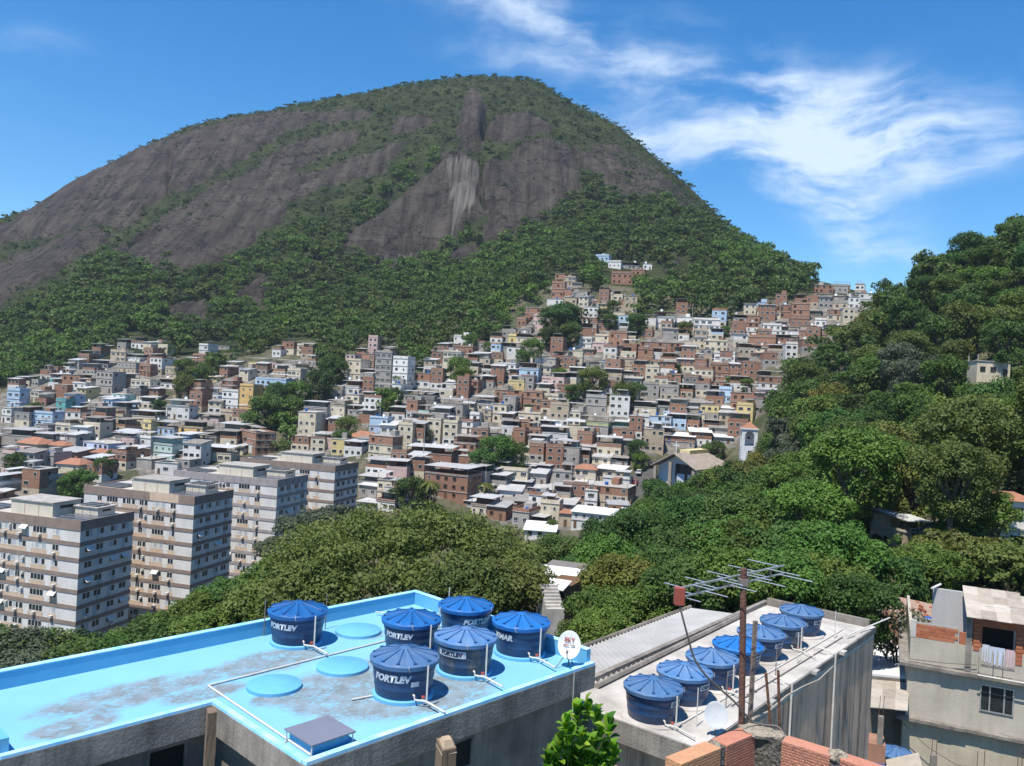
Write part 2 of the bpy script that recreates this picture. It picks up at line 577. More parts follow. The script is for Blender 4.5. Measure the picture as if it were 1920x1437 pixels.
CRACKS = [  # (polyline, half width px, depth in m)
    ([(320, 275), (318, 330), (314, 365)], 3, 7), ([(392, 245), (440, 232), (490, 230)], 3, 6), (zp(Z1, [(590, 930), (700, 870), (800, 830)]), 3.5, 8),
    ([(838, 368), (850, 348), (870, 340), (892, 336)], 3.5, 9), ([(690, 478), (720, 472), (760, 474), (800, 462)], 5, 10), (zp(Z2, [(690, 300), (680, 360), (670, 410)]), 4, 9),
    (zp(Z2, [(660, 480), (670, 560), (650, 650), (680, 740)]), 3.5, 8), (zp(Z2, [(1105, 440), (1120, 500), (1150, 550)]), 4, 8), (zp(Z1, [(1370, 640), (1480, 615), (1580, 570)]), 3, 5), (zp(Z1, [(1155, 1162), (1320, 1168)]), 3, 6),
    (zp(Z1, [(380, 680), (520, 665), (640, 680), (780, 690)]), 2.5, 4), (zp(Z2, [(700, 840), (760, 830), (790, 825)]), 3, 5), (zp(Z2, [(280, 880), (330, 830), (350, 780)]), 2.5, 4),
]


def grid_height(x, y):
    """ground height with the crest fitted to the skyline and fine relief added"""
    r = np.hypot(x, y)
    return H0(x, y), r


NA = 640
TH = np.radians(np.linspace(-47, 47, NA))
RR = np.concatenate([np.geomspace(2.5, 60, 46)[:-1], np.geomspace(60, 430, 130)[:-1], np.linspace(430, 980, 230)[:-1], np.linspace(980, 1500, 14)])
TT, RG = np.meshgrid(TH, RR)              # rows: radius, columns: azimuth
GX, GY = RG * np.sin(TT), RG * np.cos(TT)
GZ = H0(GX, GY)
# crest: raise or lower the far ground so that its outline is the mountain's
tan_ = (GZ - CAMZ) / RG
far = (RR > 520) & (RR < 1000)
mx = np.where(far[:, None], tan_, -9).max(0)
ir = np.where(far[:, None], tan_, -9).argmax(0)
tgt = np.interp(TH, SK_AZ, SK_T)
dlt = tgt - mx
k = np.ones(9) / 9
rid = np.convolve(np.pad(RR[ir], 4, 'edge'), k, 'valid')
ramp = np.clip((RG - 560) / np.maximum(rid[None] - 560, 40), 0, 1)
ramp = ramp * ramp * (3 - 2 * ramp)
GZ = GZ + dlt[None] * RG * ramp
GU, GV = to_px(np.stack([GX, GY, GZ], -1))
sel = (RG > 470)
ROCK = np.full(GX.shape, -40.0)           # signed px distance, + inside rock
PALEA = np.full(GX.shape, -40.0)
su, sv = GU[sel], GV[sel]
d = np.full(su.shape, -40.0)
for p in ROCKS:
    ins = in_poly(su, sv, p)
    d = np.maximum(d, np.where(ins, 1, -1) * seg_dist(su, sv, p, True))
sp = np.where(in_poly(su, sv, SPECK), 1, -1) * seg_dist(su, sv, SPECK, True)
d = np.maximum(d, np.minimum(sp, 2) - 1.5)
ROCK[sel] = d
d2 = np.full(su.shape, -40.0)
for p in PALE:
    d2 = np.maximum(d2, np.where(in_poly(su, sv, p), 1, -1) * seg_dist(su, sv, p, True))
PALEA[sel] = d2
# hidden far side carries no rock
visible = RG <= rid[None] + 6
ROCK = np.where(visible, ROCK, -40)
ROCK = np.clip(ROCK, -40, 40)
# relief
w_m = np.clip((RG - 470) / 60, 0, 1)
rk = np.clip(ROCK / 6 + .5, 0, 1)
streaks = fbm(TT * 190 + 3, RG * 0.012, 4, 5)
rel = (1 - rk) * 2.6 * fbm(GX / 9, GY / 9, 3, 9) + rk * (1.7 * streaks + 2.4 * fbm(GX / 30, GY / 30, 3, 21) + 1.0 * fbm(TT * 260 + RG * .05, RG / 9, 3, 33))
rel += 5.0 * fbm(GX / 70, GY / 70, 2, 41) * np.clip((rid[None] - RG) / 60, 0, 1)
GZ = GZ + rel * w_m * np.clip((rid[None] + 10 - RG) / 40, 0.25, 1)
GZ = GZ + rk * w_m * np.where(ROCK > 0, np.minimum(ROCK, 6) / 6, 0) * 3.5
pin = np.full(GX.shape, -9.0)
pin[sel] = np.where(in_poly(su, sv, ROCKS[6]), 1, -1) * seg_dist(su, sv, ROCKS[6], True)
GZ = GZ + np.clip(pin / 9, 0, 1) * 13 * w_m * visible
for pl, hw, dp in CRACKS:
    dd = np.full(GX.shape, 1e9)
    dd[sel] = seg_dist(su, sv, pl)
    GZ = GZ - 1.7 * dp * np.exp(-(dd / hw) ** 2) * w_m * visible
GZ = GZ + (1 - w_m) * 0.5 * fbm(GX / 12, GY / 12, 3, 3)


def ground(x, y):
    """ground height by bilinear lookup in the built grid"""
    x = np.asarray(x, float)
    y = np.asarray(y, float)
    th = np.arctan2(x, y)
    r = np.hypot(x, y)
    j = np.clip((th - TH[0]) / (TH[1] - TH[0]), 0, NA - 1.001)
    i = np.clip(np.searchsorted(RR, r) - 1, 0, len(RR) - 2)
    fi = np.clip((r - RR[i]) / (RR[i + 1] - RR[i]), 0, 1)
    j0 = j.astype(int)
    fj = j - j0
    return (GZ[i, j0] * (1 - fi) + GZ[i + 1, j0] * fi) * (1 - fj) + (GZ[i, j0 + 1] * (1 - fi) + GZ[i + 1, j0 + 1] * fi) * fj


def hit(u, v, tmin=30.0, tmax=1100.0):
    """first point of the ground seen through a picture point beyond tmin"""
    dv = px_dir(u, v)
    t = np.geomspace(tmin, tmax, 500)
    P = CAM + t[:, None] * dv
    below = P[:, 2] < ground(P[:, 0], P[:, 1])
    if not below.any():
        return None
    i = int(below.argmax())
    if i == 0:
        return P[0]
    a, b = t[i - 1], t[i]
    for _ in range(14):
        m = (a + b) / 2
        q = CAM + m * dv
        if q[2] < ground(q[0], q[1]):
            b = m
        else:
            a = m
    return CAM + b * dv


def ground_material(name, mountain):
    m = bpy.data.materials.new(name)
    m.use_nodes = True
    nt = m.node_tree
    N, L = nt.nodes, nt.links
    b = N['Principled BSDF']
    b.inputs['Roughness'].default_value = 0.9
    b.inputs['Specular IOR Level'].default_value = 0.15
    tc = N.new('ShaderNodeTexCoord')

    def noise(scale, detail=6, stretch=None, rough=.6):
        n = N.new('ShaderNodeTexNoise')
        n.inputs['Scale'].default_value = scale
        n.inputs['Detail'].default_value = detail
        n.inputs['Roughness'].default_value = rough
        v = tc.outputs['Object']
        if stretch:
            mp = N.new('ShaderNodeMapping')
            mp.inputs['Scale'].default_value = stretch
            L.new(v, mp.inputs[0])
            v = mp.outputs[0]
        L.new(v, n.inputs['Vector'])
        return n.outputs['Fac']

    def rng(x, a, b_, c=0., d_=1.):
        n = N.new('ShaderNodeMapRange')
        n.inputs[1].default_value = a
        n.inputs[2].default_value = b_
        n.inputs[3].default_value = c
        n.inputs[4].default_value = d_
        L.new(x, n.inputs[0])
        return n.outputs[0]

    def mixc(f, a, b_):
        n = N.new('ShaderNodeMixRGB')
        if isinstance(f, float):
            n.inputs[0].default_value = f
        else:
            L.new(f, n.inputs[0])
        for i, x in ((1, a), (2, b_)):
            if isinstance(x, tuple):
                n.inputs[i].default_value = (*x, 1)
            else:
                L.new(x, n.inputs[i])
        return n.outputs[0]

    def mth(op, a, b_):
        n = N.new('ShaderNodeMath')
        n.operation = op
        for i, x in enumerate((a, b_)):
            if isinstance(x, (int, float)):
                n.inputs[i].default_value = x
            else:
                L.new(x, n.inputs[i])
        return n.outputs[0]
    if mountain:
        at_r = N.new('ShaderNodeAttribute')
        at_r.attribute_name = 'rock'
        at_p = N.new('ShaderNodeAttribute')
        at_p.attribute_name = 'pale'
        edge = mth('ADD', at_r.outputs['Fac'], rng(noise(0.13, 9, None, .75), 0.3, 0.7, -8, 14))
        rockm = rng(edge, -.6, .6)
        st = noise(0.07, 10, (2.2, .14, .22), .72)
        st = mth('ADD', mth('MULTIPLY', st, .58), mth('MULTIPLY', noise(.06, 12, (1, .8, .8), .8), .42))
        rock = mixc(rng(st, .38, .64), (.018, .0152, .0128), (.135, .113, .095))
        rock = mixc(rng(noise(.028, 5), .5, .7, 0, .55), rock, (.055, .044, .040))
        rock = mixc(rng(noise(.25, 8, (1.6, .3, .35), .7), .60, .75, 0, .55), rock, (.17, .15, .135))
        rock = mixc(rng(noise(.09, 7, None, .72), .61, .70, 0, .75), rock, (.070, .078, .040))
        rock = mixc(rng(noise(.045, 9, (1, .9, .9), .78), .50, .62, 0, .6), rock, (.030, .024, .021))
        rock = mixc(rng(noise(.22, 9, None, .8), .60, .68, 0, .55), rock, (.20, .17, .145))
        for sc_, wd_, stx in ((.018, .010, (1, 1.2, 1.6)), (.035, .008, (.6, 1, 2.4))):
            cn = mth('ABSOLUTE', mth('SUBTRACT', noise(sc_, 5, stx, .55), .5), 0.0)
            rock = mixc(rng(cn, wd_ * .25, wd_, .85, 0), rock, (.010, .009, .008))  # near-black noise lines paint crevice shade into the rock colour
        pm = mth('ADD', at_p.outputs['Fac'], rng(noise(.1, 6, (2.5, .15, .12)), .3, .7, -16, 16))
        rock = mixc(rng(pm, 2, 14, 0, .62), rock, mixc(rng(noise(.3, 6, (1.6, .06, .06)), .36, .62), (.06, .054, .05), (.30, .275, .245)))
        veg = mixc(rng(noise(.05, 8), .35, .65), (.018, .030, .010), (.055, .064, .024))
        veg = mixc(rng(noise(.4, 6), .60, .75, 0, .45), veg, (.11, .10, .055))
        col = mixc(rockm, veg, rock)
        bmp = N.new('ShaderNodeBump')
        bmp.inputs['Strength'].default_value = 1.0
        bmp.inputs['Distance'].default_value = 5.0
        L.new(mixc(rockm, noise(.35, 6), noise(.13, 12, (1.3, .8, .8), .80)), bmp.inputs['Height'])
        L.new(bmp.outputs[0], b.inputs['Normal'])
    else:
        col = mixc(rng(noise(.06, 6), .4, .6), (.045, .055, .026), (.13, .11, .08))
        col = mixc(rng(noise(.5, 6), .45, .7), col, (.035, .055, .02))
        at_u = N.new('ShaderNodeAttribute')
        at_u.attribute_name = 'town'
        town = mixc(rng(noise(.3, 8), .4, .6), (.20, .185, .165), (.10, .095, .085))
        col = mixc(rng(mth('ADD', at_u.outputs['Fac'], rng(noise(.08, 5), .3, .7, -.25, .25)), .35, .65), col, town)
        bmp = N.new('ShaderNodeBump')
        bmp.inputs['Distance'].default_value = 0.5
        L.new(noise(1.2, 6), bmp.inputs['Height'])
        L.new(bmp.outputs[0], b.inputs['Normal'])
    L.new(col, b.inputs['Base Color'])
    return m


FAV = [
    [(0, 740), (110, 705), (240, 645), (300, 650), (320, 690), (285, 725), (300, 775), (330, 745), (350, 735), (440, 695), (590, 670), (600, 700), (545, 750), (450, 815), (440, 850), (330, 900), (230, 880), (180, 905), (110, 920), (60, 940), (0, 950), (-60, 950), (-60, 760)],
    [(640, 690), (700, 660), (760, 680), (760, 740), (720, 750), (690, 800), (640, 800), (640, 850), (700, 860), (560, 850), (550, 770), (600, 745), (640, 745)],
    [(790, 705), (840, 655), (880, 645), (900, 655), (960, 625), (1000, 590), (1030, 595), (1030, 640), (1080, 640), (1090, 605), (1130, 600), (1180, 615), (1190, 655), (1240, 595), (1290, 585), (1300, 612), (1370, 612), (1430, 575), (1530, 565), (1530, 545), (1600, 545), (1640, 565), (1590, 615), (1480, 690), (1425, 690), (1420, 730), (1440, 760), (1405, 800), (1390, 835), (1250, 850), (1200, 850), (1150, 900), (1180, 930), (1165, 990), (980, 995), (900, 970), (870, 930), (700, 965), (680, 900), (750, 870), (760, 815), (740, 765), (780, 735)],
    [(1032, 525), (1070, 520), (1100, 565), (1180, 560), (1190, 605), (1080, 595), (1036, 592)],
]
TOWN = np.zeros(GX.shape)
for p_ in FAV:
    TOWN = np.maximum(TOWN, in_poly(GU, GV, p_).astype(float))
TOWN = np.where((RG > 200) & (RG < 560), TOWN, 0)


def build_ground():
    isplit = int(np.searchsorted(RR, 470))
    for name, a, b, mt in (('valley_ground', 0, isplit + 1, False), ('mountain', isplit, len(RR), True)):
        x, y, z = GX[a:b], GY[a:b], GZ[a:b]
        n, mcol = x.shape
        idx = np.arange(n * mcol).reshape(n, mcol)
        q = np.stack([idx[:-1, :-1], idx[1:, :-1], idx[1:, 1:], idx[:-1, 1:]], -1).reshape(-1, 4)[:, ::-1]
        at_ = {'rock': ROCK[a:b].ravel(), 'pale': PALEA[a:b].ravel()} if mt else {'town': TOWN[a:b].ravel()}
        me = np_mesh(name, np.stack([x, y, z], -1).reshape(-1, 3), q, ground_material(name + '_surface', mt), True, at_)
        o = obj(name, me)
        o['kind'] = 'structure'
    # the land goes on to the horizon, below and round the valley
    R = 5000
    hz = MB()
    hz.face([(-R, -R, -30), (R, -R, -30), (R, R, -30), (-R, R, -30)])
    o = hz.build('far_lowland', mat('lowland', (.05, .06, .03), (.09, .09, .06), .01, .9))
    o['kind'] = 'structure'


build_ground()
# ------------------------------------------------------------------ wall and roof materials
def W(name, c, k=.72, streak=.35, scale=.5):
    return mat('wall_' + name, c, tuple(x * k for x in c), scale, .9, .0, None, streak, (.10, .085, .07), objrand=.10)


WALLS = {
    'W': W('white', (.68, .66, .62), .85, .26), 'CR': W('cream', (.64, .56, .42), .82, .32), 'GY': W('grey', (.37, .345, .315), .76, .38),
    'BR': W('brick', (.335, .18, .118), .72, .40, 1.2), 'TN': W('tan', (.48, .39, .28), .78, .35), 'LB': W('light_blue', (.42, .56, .70), .85, .25),
    'OR': W('ochre', (.62, .40, .16), .82, .25), 'GN': W('green', (.38, .43, .22), .8, .25), 'TL': W('teal', (.12, .38, .36), .8, .25), 'PK': W('pink', (.58, .42, .38), .85, .3),
    'MN': W('mint', (.46, .62, .56), .85, .25), 'BW': W('deep_blue', (.05, .13, .38), .8, .2), 'PB': W('pale_lilac', (.47, .52, .66), .88, .2), 'DK': W('dark_grey', (.20, .185, .17), .7, .4), 'YL': W('yellow', (.66, .52, .24), .85, .25),
}
WNAME = {'W': 'white', 'CR': 'cream', 'GY': 'grey concrete', 'BR': 'bare brick', 'TN': 'tan', 'LB': 'light blue', 'OR': 'ochre', 'GN': 'green', 'TL': 'teal', 'PK': 'pink', 'MN': 'mint green', 'BW': 'deep blue', 'PB': 'pale lilac', 'DK': 'dark grey', 'YL': 'yellow'}
M_SLAB = mat('slab_concrete', (.42, .40, .37), (.27, .255, .235), .6, .9, .0, objrand=.15)
M_TIN = [mat('tin_roof_grey', (.42, .42, .42), (.32, .315, .31), .5, .45, objrand=.15, spec=.5), mat('tin_roof_pale', (.52, .53, .54), (.42, .42, .42), .4, .45, objrand=.1, spec=.5), mat('fibre_cement', (.27, .25, .23), (.19, .175, .16), .6, .85, objrand=.15)]
M_WHITE_ROOF = mat('white_roof', (.70, .70, .70), (.60, .60, .59), .5, .5)
M_TILE = mat('clay_tile', (.34, .16, .10), (.23, .11, .07), 1.5, .85, objrand=.1)
M_GLASS = mat('window_glass', (.012, .015, .018), (.03, .035, .04), 2, .15, spec=.6)
M_FRAME_W = mat('frame_white', (.62, .62, .60), (.52, .52, .5), 3, .6)
M_FRAME_D = mat('frame_dark', (.10, .09, .08), (.07, .06, .06), 3, .6)
M_WOOD_D = mat('door_wood', (.16, .085, .045), (.11, .06, .03), 3, .7)
M_STEEL = mat('steel_post', (.20, .19, .18), (.14, .12, .11), 3, .6)
M_TANKB = mat('tank_blue_small', (.02, .13, .42), (.02, .10, .33), 2, .5)
M_DISHW = mat('dish_white', (.70, .70, .70), (.60, .60, .60), 2, .5)
M_RUST = mat('rust', (.17, .075, .045), (.09, .045, .03), 12, .85, .3, 40, coord='Object')


def window_mesh(name, w, h, fm, gm, mull=1):
    b = MB()
    t, dpt = .07, .07
    b.box(-w / 2, w / 2, -dpt, 0, 0, t, 0)
    b.box(-w / 2, w / 2, -dpt, 0, h - t, h, 0)
    b.box(-w / 2, -w / 2 + t, -dpt, 0, t, h - t, 0)
    b.box(w / 2 - t, w / 2, -dpt, 0, t, h - t, 0)
    for k_ in range(mull):
        x = -w / 2 + w * (k_ + 1) / (mull + 1)
        b.box(x - .025, x + .025, -dpt * .8, 0, t, h - t, 0)
    b.face([(-w / 2 + t, -.02, t), (w / 2 - t, -.02, t), (w / 2 - t, -.02, h - t), (-w / 2 + t, -.02, h - t)], 1)
    return b.mesh(name, [fm, gm])


WIN = [window_mesh('window_pane_white', 1.25, 1.15, M_FRAME_W, M_GLASS), window_mesh('window_pane_dark', 1.15, 1.1, M_FRAME_D, M_GLASS), window_mesh('window_pane_slim', .8, .9, M_FRAME_W, M_GLASS, 0), window_mesh('window_pane_wide', 1.9, 1.15, M_FRAME_W, M_GLASS, 2)]
HOLE = window_mesh('open_window', 1.2, 1.2, WALLS['BR'], mat('opening_shade', (.012, .011, .010), (.02, .018, .016), 1, .9), 0)  # black pane painted as the shade inside an unglazed window
DOOR = window_mesh('door_leaf', .85, 2.05, M_FRAME_D, M_WOOD_D, 0)

HOUSES = []     # (root, info)


def house(P, yaw, w, dep, h, st, walls, roof, label=None, seed=0, found=5.0):
    """walls: storey wall codes from the bottom; roof: tin slab shed tile white raw barrel"""
    R_ = random.Random(seed)
    t = thing('house', label or 'x', 'house', tuple(P), math.radians(yaw))
    fh = h / st
    body = h
    if roof == 'tin':
        body = h - min(2.1, fh * .8)
        if st == 1:
            body = h * .62
    hw = w / 2
    nb = len(walls)
    # wall blocks, one part for each run of storeys of one colour
    z0 = -found
    runs = []
    for i in range(st):
        c = walls[min(i, nb - 1)] if st > 1 else walls[0]
        z1 = min((i + 1) * fh, body)
        if runs and runs[-1][0] == c:
            runs[-1][2] = z1
        elif z1 > z0:
            runs.append([c, z0, z1])
        z0 = z1
    for k_, (c, a, b_) in enumerate(runs):
        m = MB()
        e = .04 * k_
        m.box(-hw - e, hw + e, -e, dep + e, a, b_)
        m.build('wall', WALLS[c], t)
    # floor slabs showing as ledges
    for i in range(1, st):
        if i * fh < body - .3 and R_.random() < .7:
            m = MB()
            m.box(-hw - .14, hw + .14, -.18, dep + .12, i * fh - .09, i * fh + .09)
            m.build('floor_slab', M_SLAB, t)
    top = runs[-1][0]
    if roof == 'tin':
        m = MB()
        m.box(-hw - .1, hw + .1, -.12, dep + .1, body - .28, body - .12)
        m.build('floor_slab', M_SLAB, t)
        tm = M_TIN[R_.choice((0, 0, 1, 1, 2))]
        o_ = .35
        sl = R_.uniform(.1, .5)
        m = MB()
        ra, rb = h - sl * .5, h + sl * .5
        m.hexa([(-hw - o_, -o_ - .4, ra), (hw + o_, -o_ - .4, ra), (hw + o_, dep + o_, rb), (-hw - o_, dep + o_, rb), (-hw - o_, -o_ - .4, ra + .08), (hw + o_, -o_ - .4, ra + .08), (hw + o_, dep + o_, rb + .08), (-hw - o_, dep + o_, rb + .08)])
        m.build('roof', tm, t)
        for x in (-hw + .1, hw - .1):
            for y in (.1, dep - .1):
                m = MB()
                m.box(x - .07, x + .07, y - .07, y + .07, body - .1, h + (sl * .5 if y > 1 else -sl * .5))
                m.build('roof_post', M_STEEL, t)
        if R_.random() < .55:      # back half of the terrace is walled in
            m = MB()
            m.box(-hw + .15, hw * R_.uniform(-.1, .6), dep * .45, dep - .15, body - .1, h - sl * .4)
            m.build('terrace_room', WALLS[R_.choice(('BR', 'GY', top, 'DK'))], t)
    elif roof in ('slab', 'raw'):
        m = MB()
        m.box(-hw - .16, hw + .16, -.2, dep + .16, h, h + .16)
        m.build('roof', M_SLAB, t)
        ph = R_.choice((.5, .8, 1.0)) if R_.random() < .6 else 0
        if ph:
            m = MB()
            pc = 'BR' if roof == 'raw' else top
            z_ = h + .163
            m.box(-hw, hw, 0, .15, z_, z_ + ph)
            m.box(hw - .15, hw, .152, dep, z_, z_ + ph)
            m.box(-hw, -hw + .15, .152, dep, z_, z_ + ph)
            m.build('parapet', WALLS[pc], t)
        if R_.random() < .45:
            x = R_.uniform(-hw + 1, hw - 2.2)
            m = MB()
            m.box(x, x + R_.uniform(1.6, 2.6), dep * .5, dep - .3, h + .163, h + R_.uniform(1.9, 2.4))
            m.build('stair_hut', WALLS[R_.choice((top, 'GY', 'BR'))], t)
        if R_.random() < .42 and w > 4:      # a sheet of tin on posts over part of the terrace
            xa = -hw + .1 if R_.random() < .5 else -hw * R_.uniform(.0, .3)
            xb = min(hw - .1, xa + w * R_.uniform(.45, .7))
            ht, dy = R_.uniform(2.0, 2.4), dep * R_.uniform(.45, .8)
            m = MB()
            m.hexa([(xa - .2, -.25, h + ht), (xb + .2, -.25, h + ht), (xb + .2, dy, h + ht + .3), (xa - .2, dy, h + ht + .3), (xa - .2, -.25, h + ht + .07), (xb + .2, -.25, h + ht + .07), (xb + .2, dy, h + ht + .37), (xa - .2, dy, h + ht + .37)])
            m.build('terrace_cover', M_TIN[R_.choice((0, 0, 1, 2))], t)
            for x in (xa, xb):
                m = MB()
                m.box(x - .05, x + .05, .2, .3, h + .163, h + ht + .05)
                m.build('cover_post', M_STEEL, t)
        if roof == 'raw':
            for x in (-hw + .2, hw - .2):
                for y in (.2, dep - .2):
                    m = MB()
                    m.box(x - .1, x + .1, y - .1, y + .1, h + .163, h + 1.5)
                    m.build('column_stub', M_SLAB, t)
    elif roof in ('shed', 'white'):
        o_ = .35
        rise = R_.uniform(.7, 1.4)
        m = MB()
        m.hexa([(-hw - o_, -o_ - .2, h), (hw + o_, -o_ - .2, h), (hw + o_, dep + o_, h + rise), (-hw - o_, dep + o_, h + rise), (-hw - o_, -o_ - .2, h + .1), (hw + o_, -o_ - .2, h + .1), (hw + o_, dep + o_, h + rise + .1), (-hw - o_, dep + o_, h + rise + .1)])
        m.build('roof', M_WHITE_ROOF if roof == 'white' else M_TIN[R_.choice((0, 1, 1, 2))], t)
        m = MB()
        m.hexa([(-hw, dep - .15, h - .01), (hw, dep - .15, h - .01), (hw, dep, h - .01), (-hw, dep, h - .01), (-hw, dep - .15, h + rise * .93), (hw, dep - .15, h + rise * .93), (hw, dep, h + rise * .95), (-hw, dep, h + rise * .95)])
        m.face([(hw, 0, h), (hw, dep, h), (hw, dep, h + rise * .95)])
        m.face([(-hw, 0, h), (-hw, dep, h + rise * .95), (-hw, dep, h)])
        m.build('gable', WALLS[top], t)
    elif roof == 'tile':
        o_ = .45
        rise = w * .2
        m = MB()
        a = [(-hw - o_, -o_, h), (hw + o_, -o_, h), (hw + o_, dep + o_, h), (-hw - o_, dep + o_, h)]
        r0, r1 = (-hw * .45, dep / 2, h + rise), (hw * .45, dep / 2, h + rise)
        m.face([a[0], a[1], r1, r0])
        m.face([a[2], a[3], r0, r1])
        m.face([a[1], a[2], r1])
        m.face([a[3], a[0], r0])
        m.face(a[::-1])
        m.build('roof', M_TILE, t)
    elif roof == 'barrel':
        m = MB()
        n = 10
        pts = []
        for i in range(n + 1):
            x = -hw - .4 + (w + .8) * i / n
            pts.append((x, h + 1.9 * math.sin(math.pi * i / n) ** .8))
        for i in range(n):
            m.hexa([(pts[i][0], -.5, pts[i][1]), (pts[i + 1][0], -.5, pts[i + 1][1]), (pts[i + 1][0], dep + .5, pts[i + 1][1]), (pts[i][0], dep + .5, pts[i][1]),
                    (pts[i][0], -.5, pts[i][1] + .1), (pts[i + 1][0], -.5, pts[i + 1][1] + .1), (pts[i + 1][0], dep + .5, pts[i + 1][1] + .1), (pts[i][0], dep + .5, pts[i][1] + .1)])
        m.build('roof', M_TIN[1], t)
    # windows and doors
    style = R_.choice((0, 0, 1, 2, 3))
    for i in range(st):
        zb = i * fh
        if zb + 1.9 > body:
            continue
        c = walls[min(i, nb - 1)]
        n = max(1, int(round((w - .6) / R_.uniform(2.2, 3.0))))
        for k_ in range(n):
            if R_.random() < .14:
                continue
            x = -hw + w * (k_ + .5) / n + R_.uniform(-.15, .15)
            wm = HOLE if (c == 'BR' and R_.random() < .55) else WIN[style if R_.random() < .8 else R_.randrange(4)]
            if i == 0 and R_.random() < .2:
                obj('door', DOOR, t, (x, -.05, zb))
            else:
                obj('window', wm, t, (x, -.05 - .04 * (len(runs) - 1), zb + fh * .36))
        n = max(1, int(round(dep / 4.2)))
        for k_ in range(n):
            if R_.random() < .45:
                continue
            obj('window', WIN[R_.choice((1, 2))], t, (hw + .05 + .04 * (len(runs) - 1), dep * (k_ + .5) / n + R_.uniform(-.3, .3), zb + fh * .38), math.pi / 2)
    u, v = to_px(np.array(P) + np.array([0, 0, h / 2]))
    HOUSES.append((t, dict(u=float(u), v=float(v), st=st, walls=walls, roof=roof, w=w, h=h, dep=dep, yaw=yaw, label=label)))
    return t


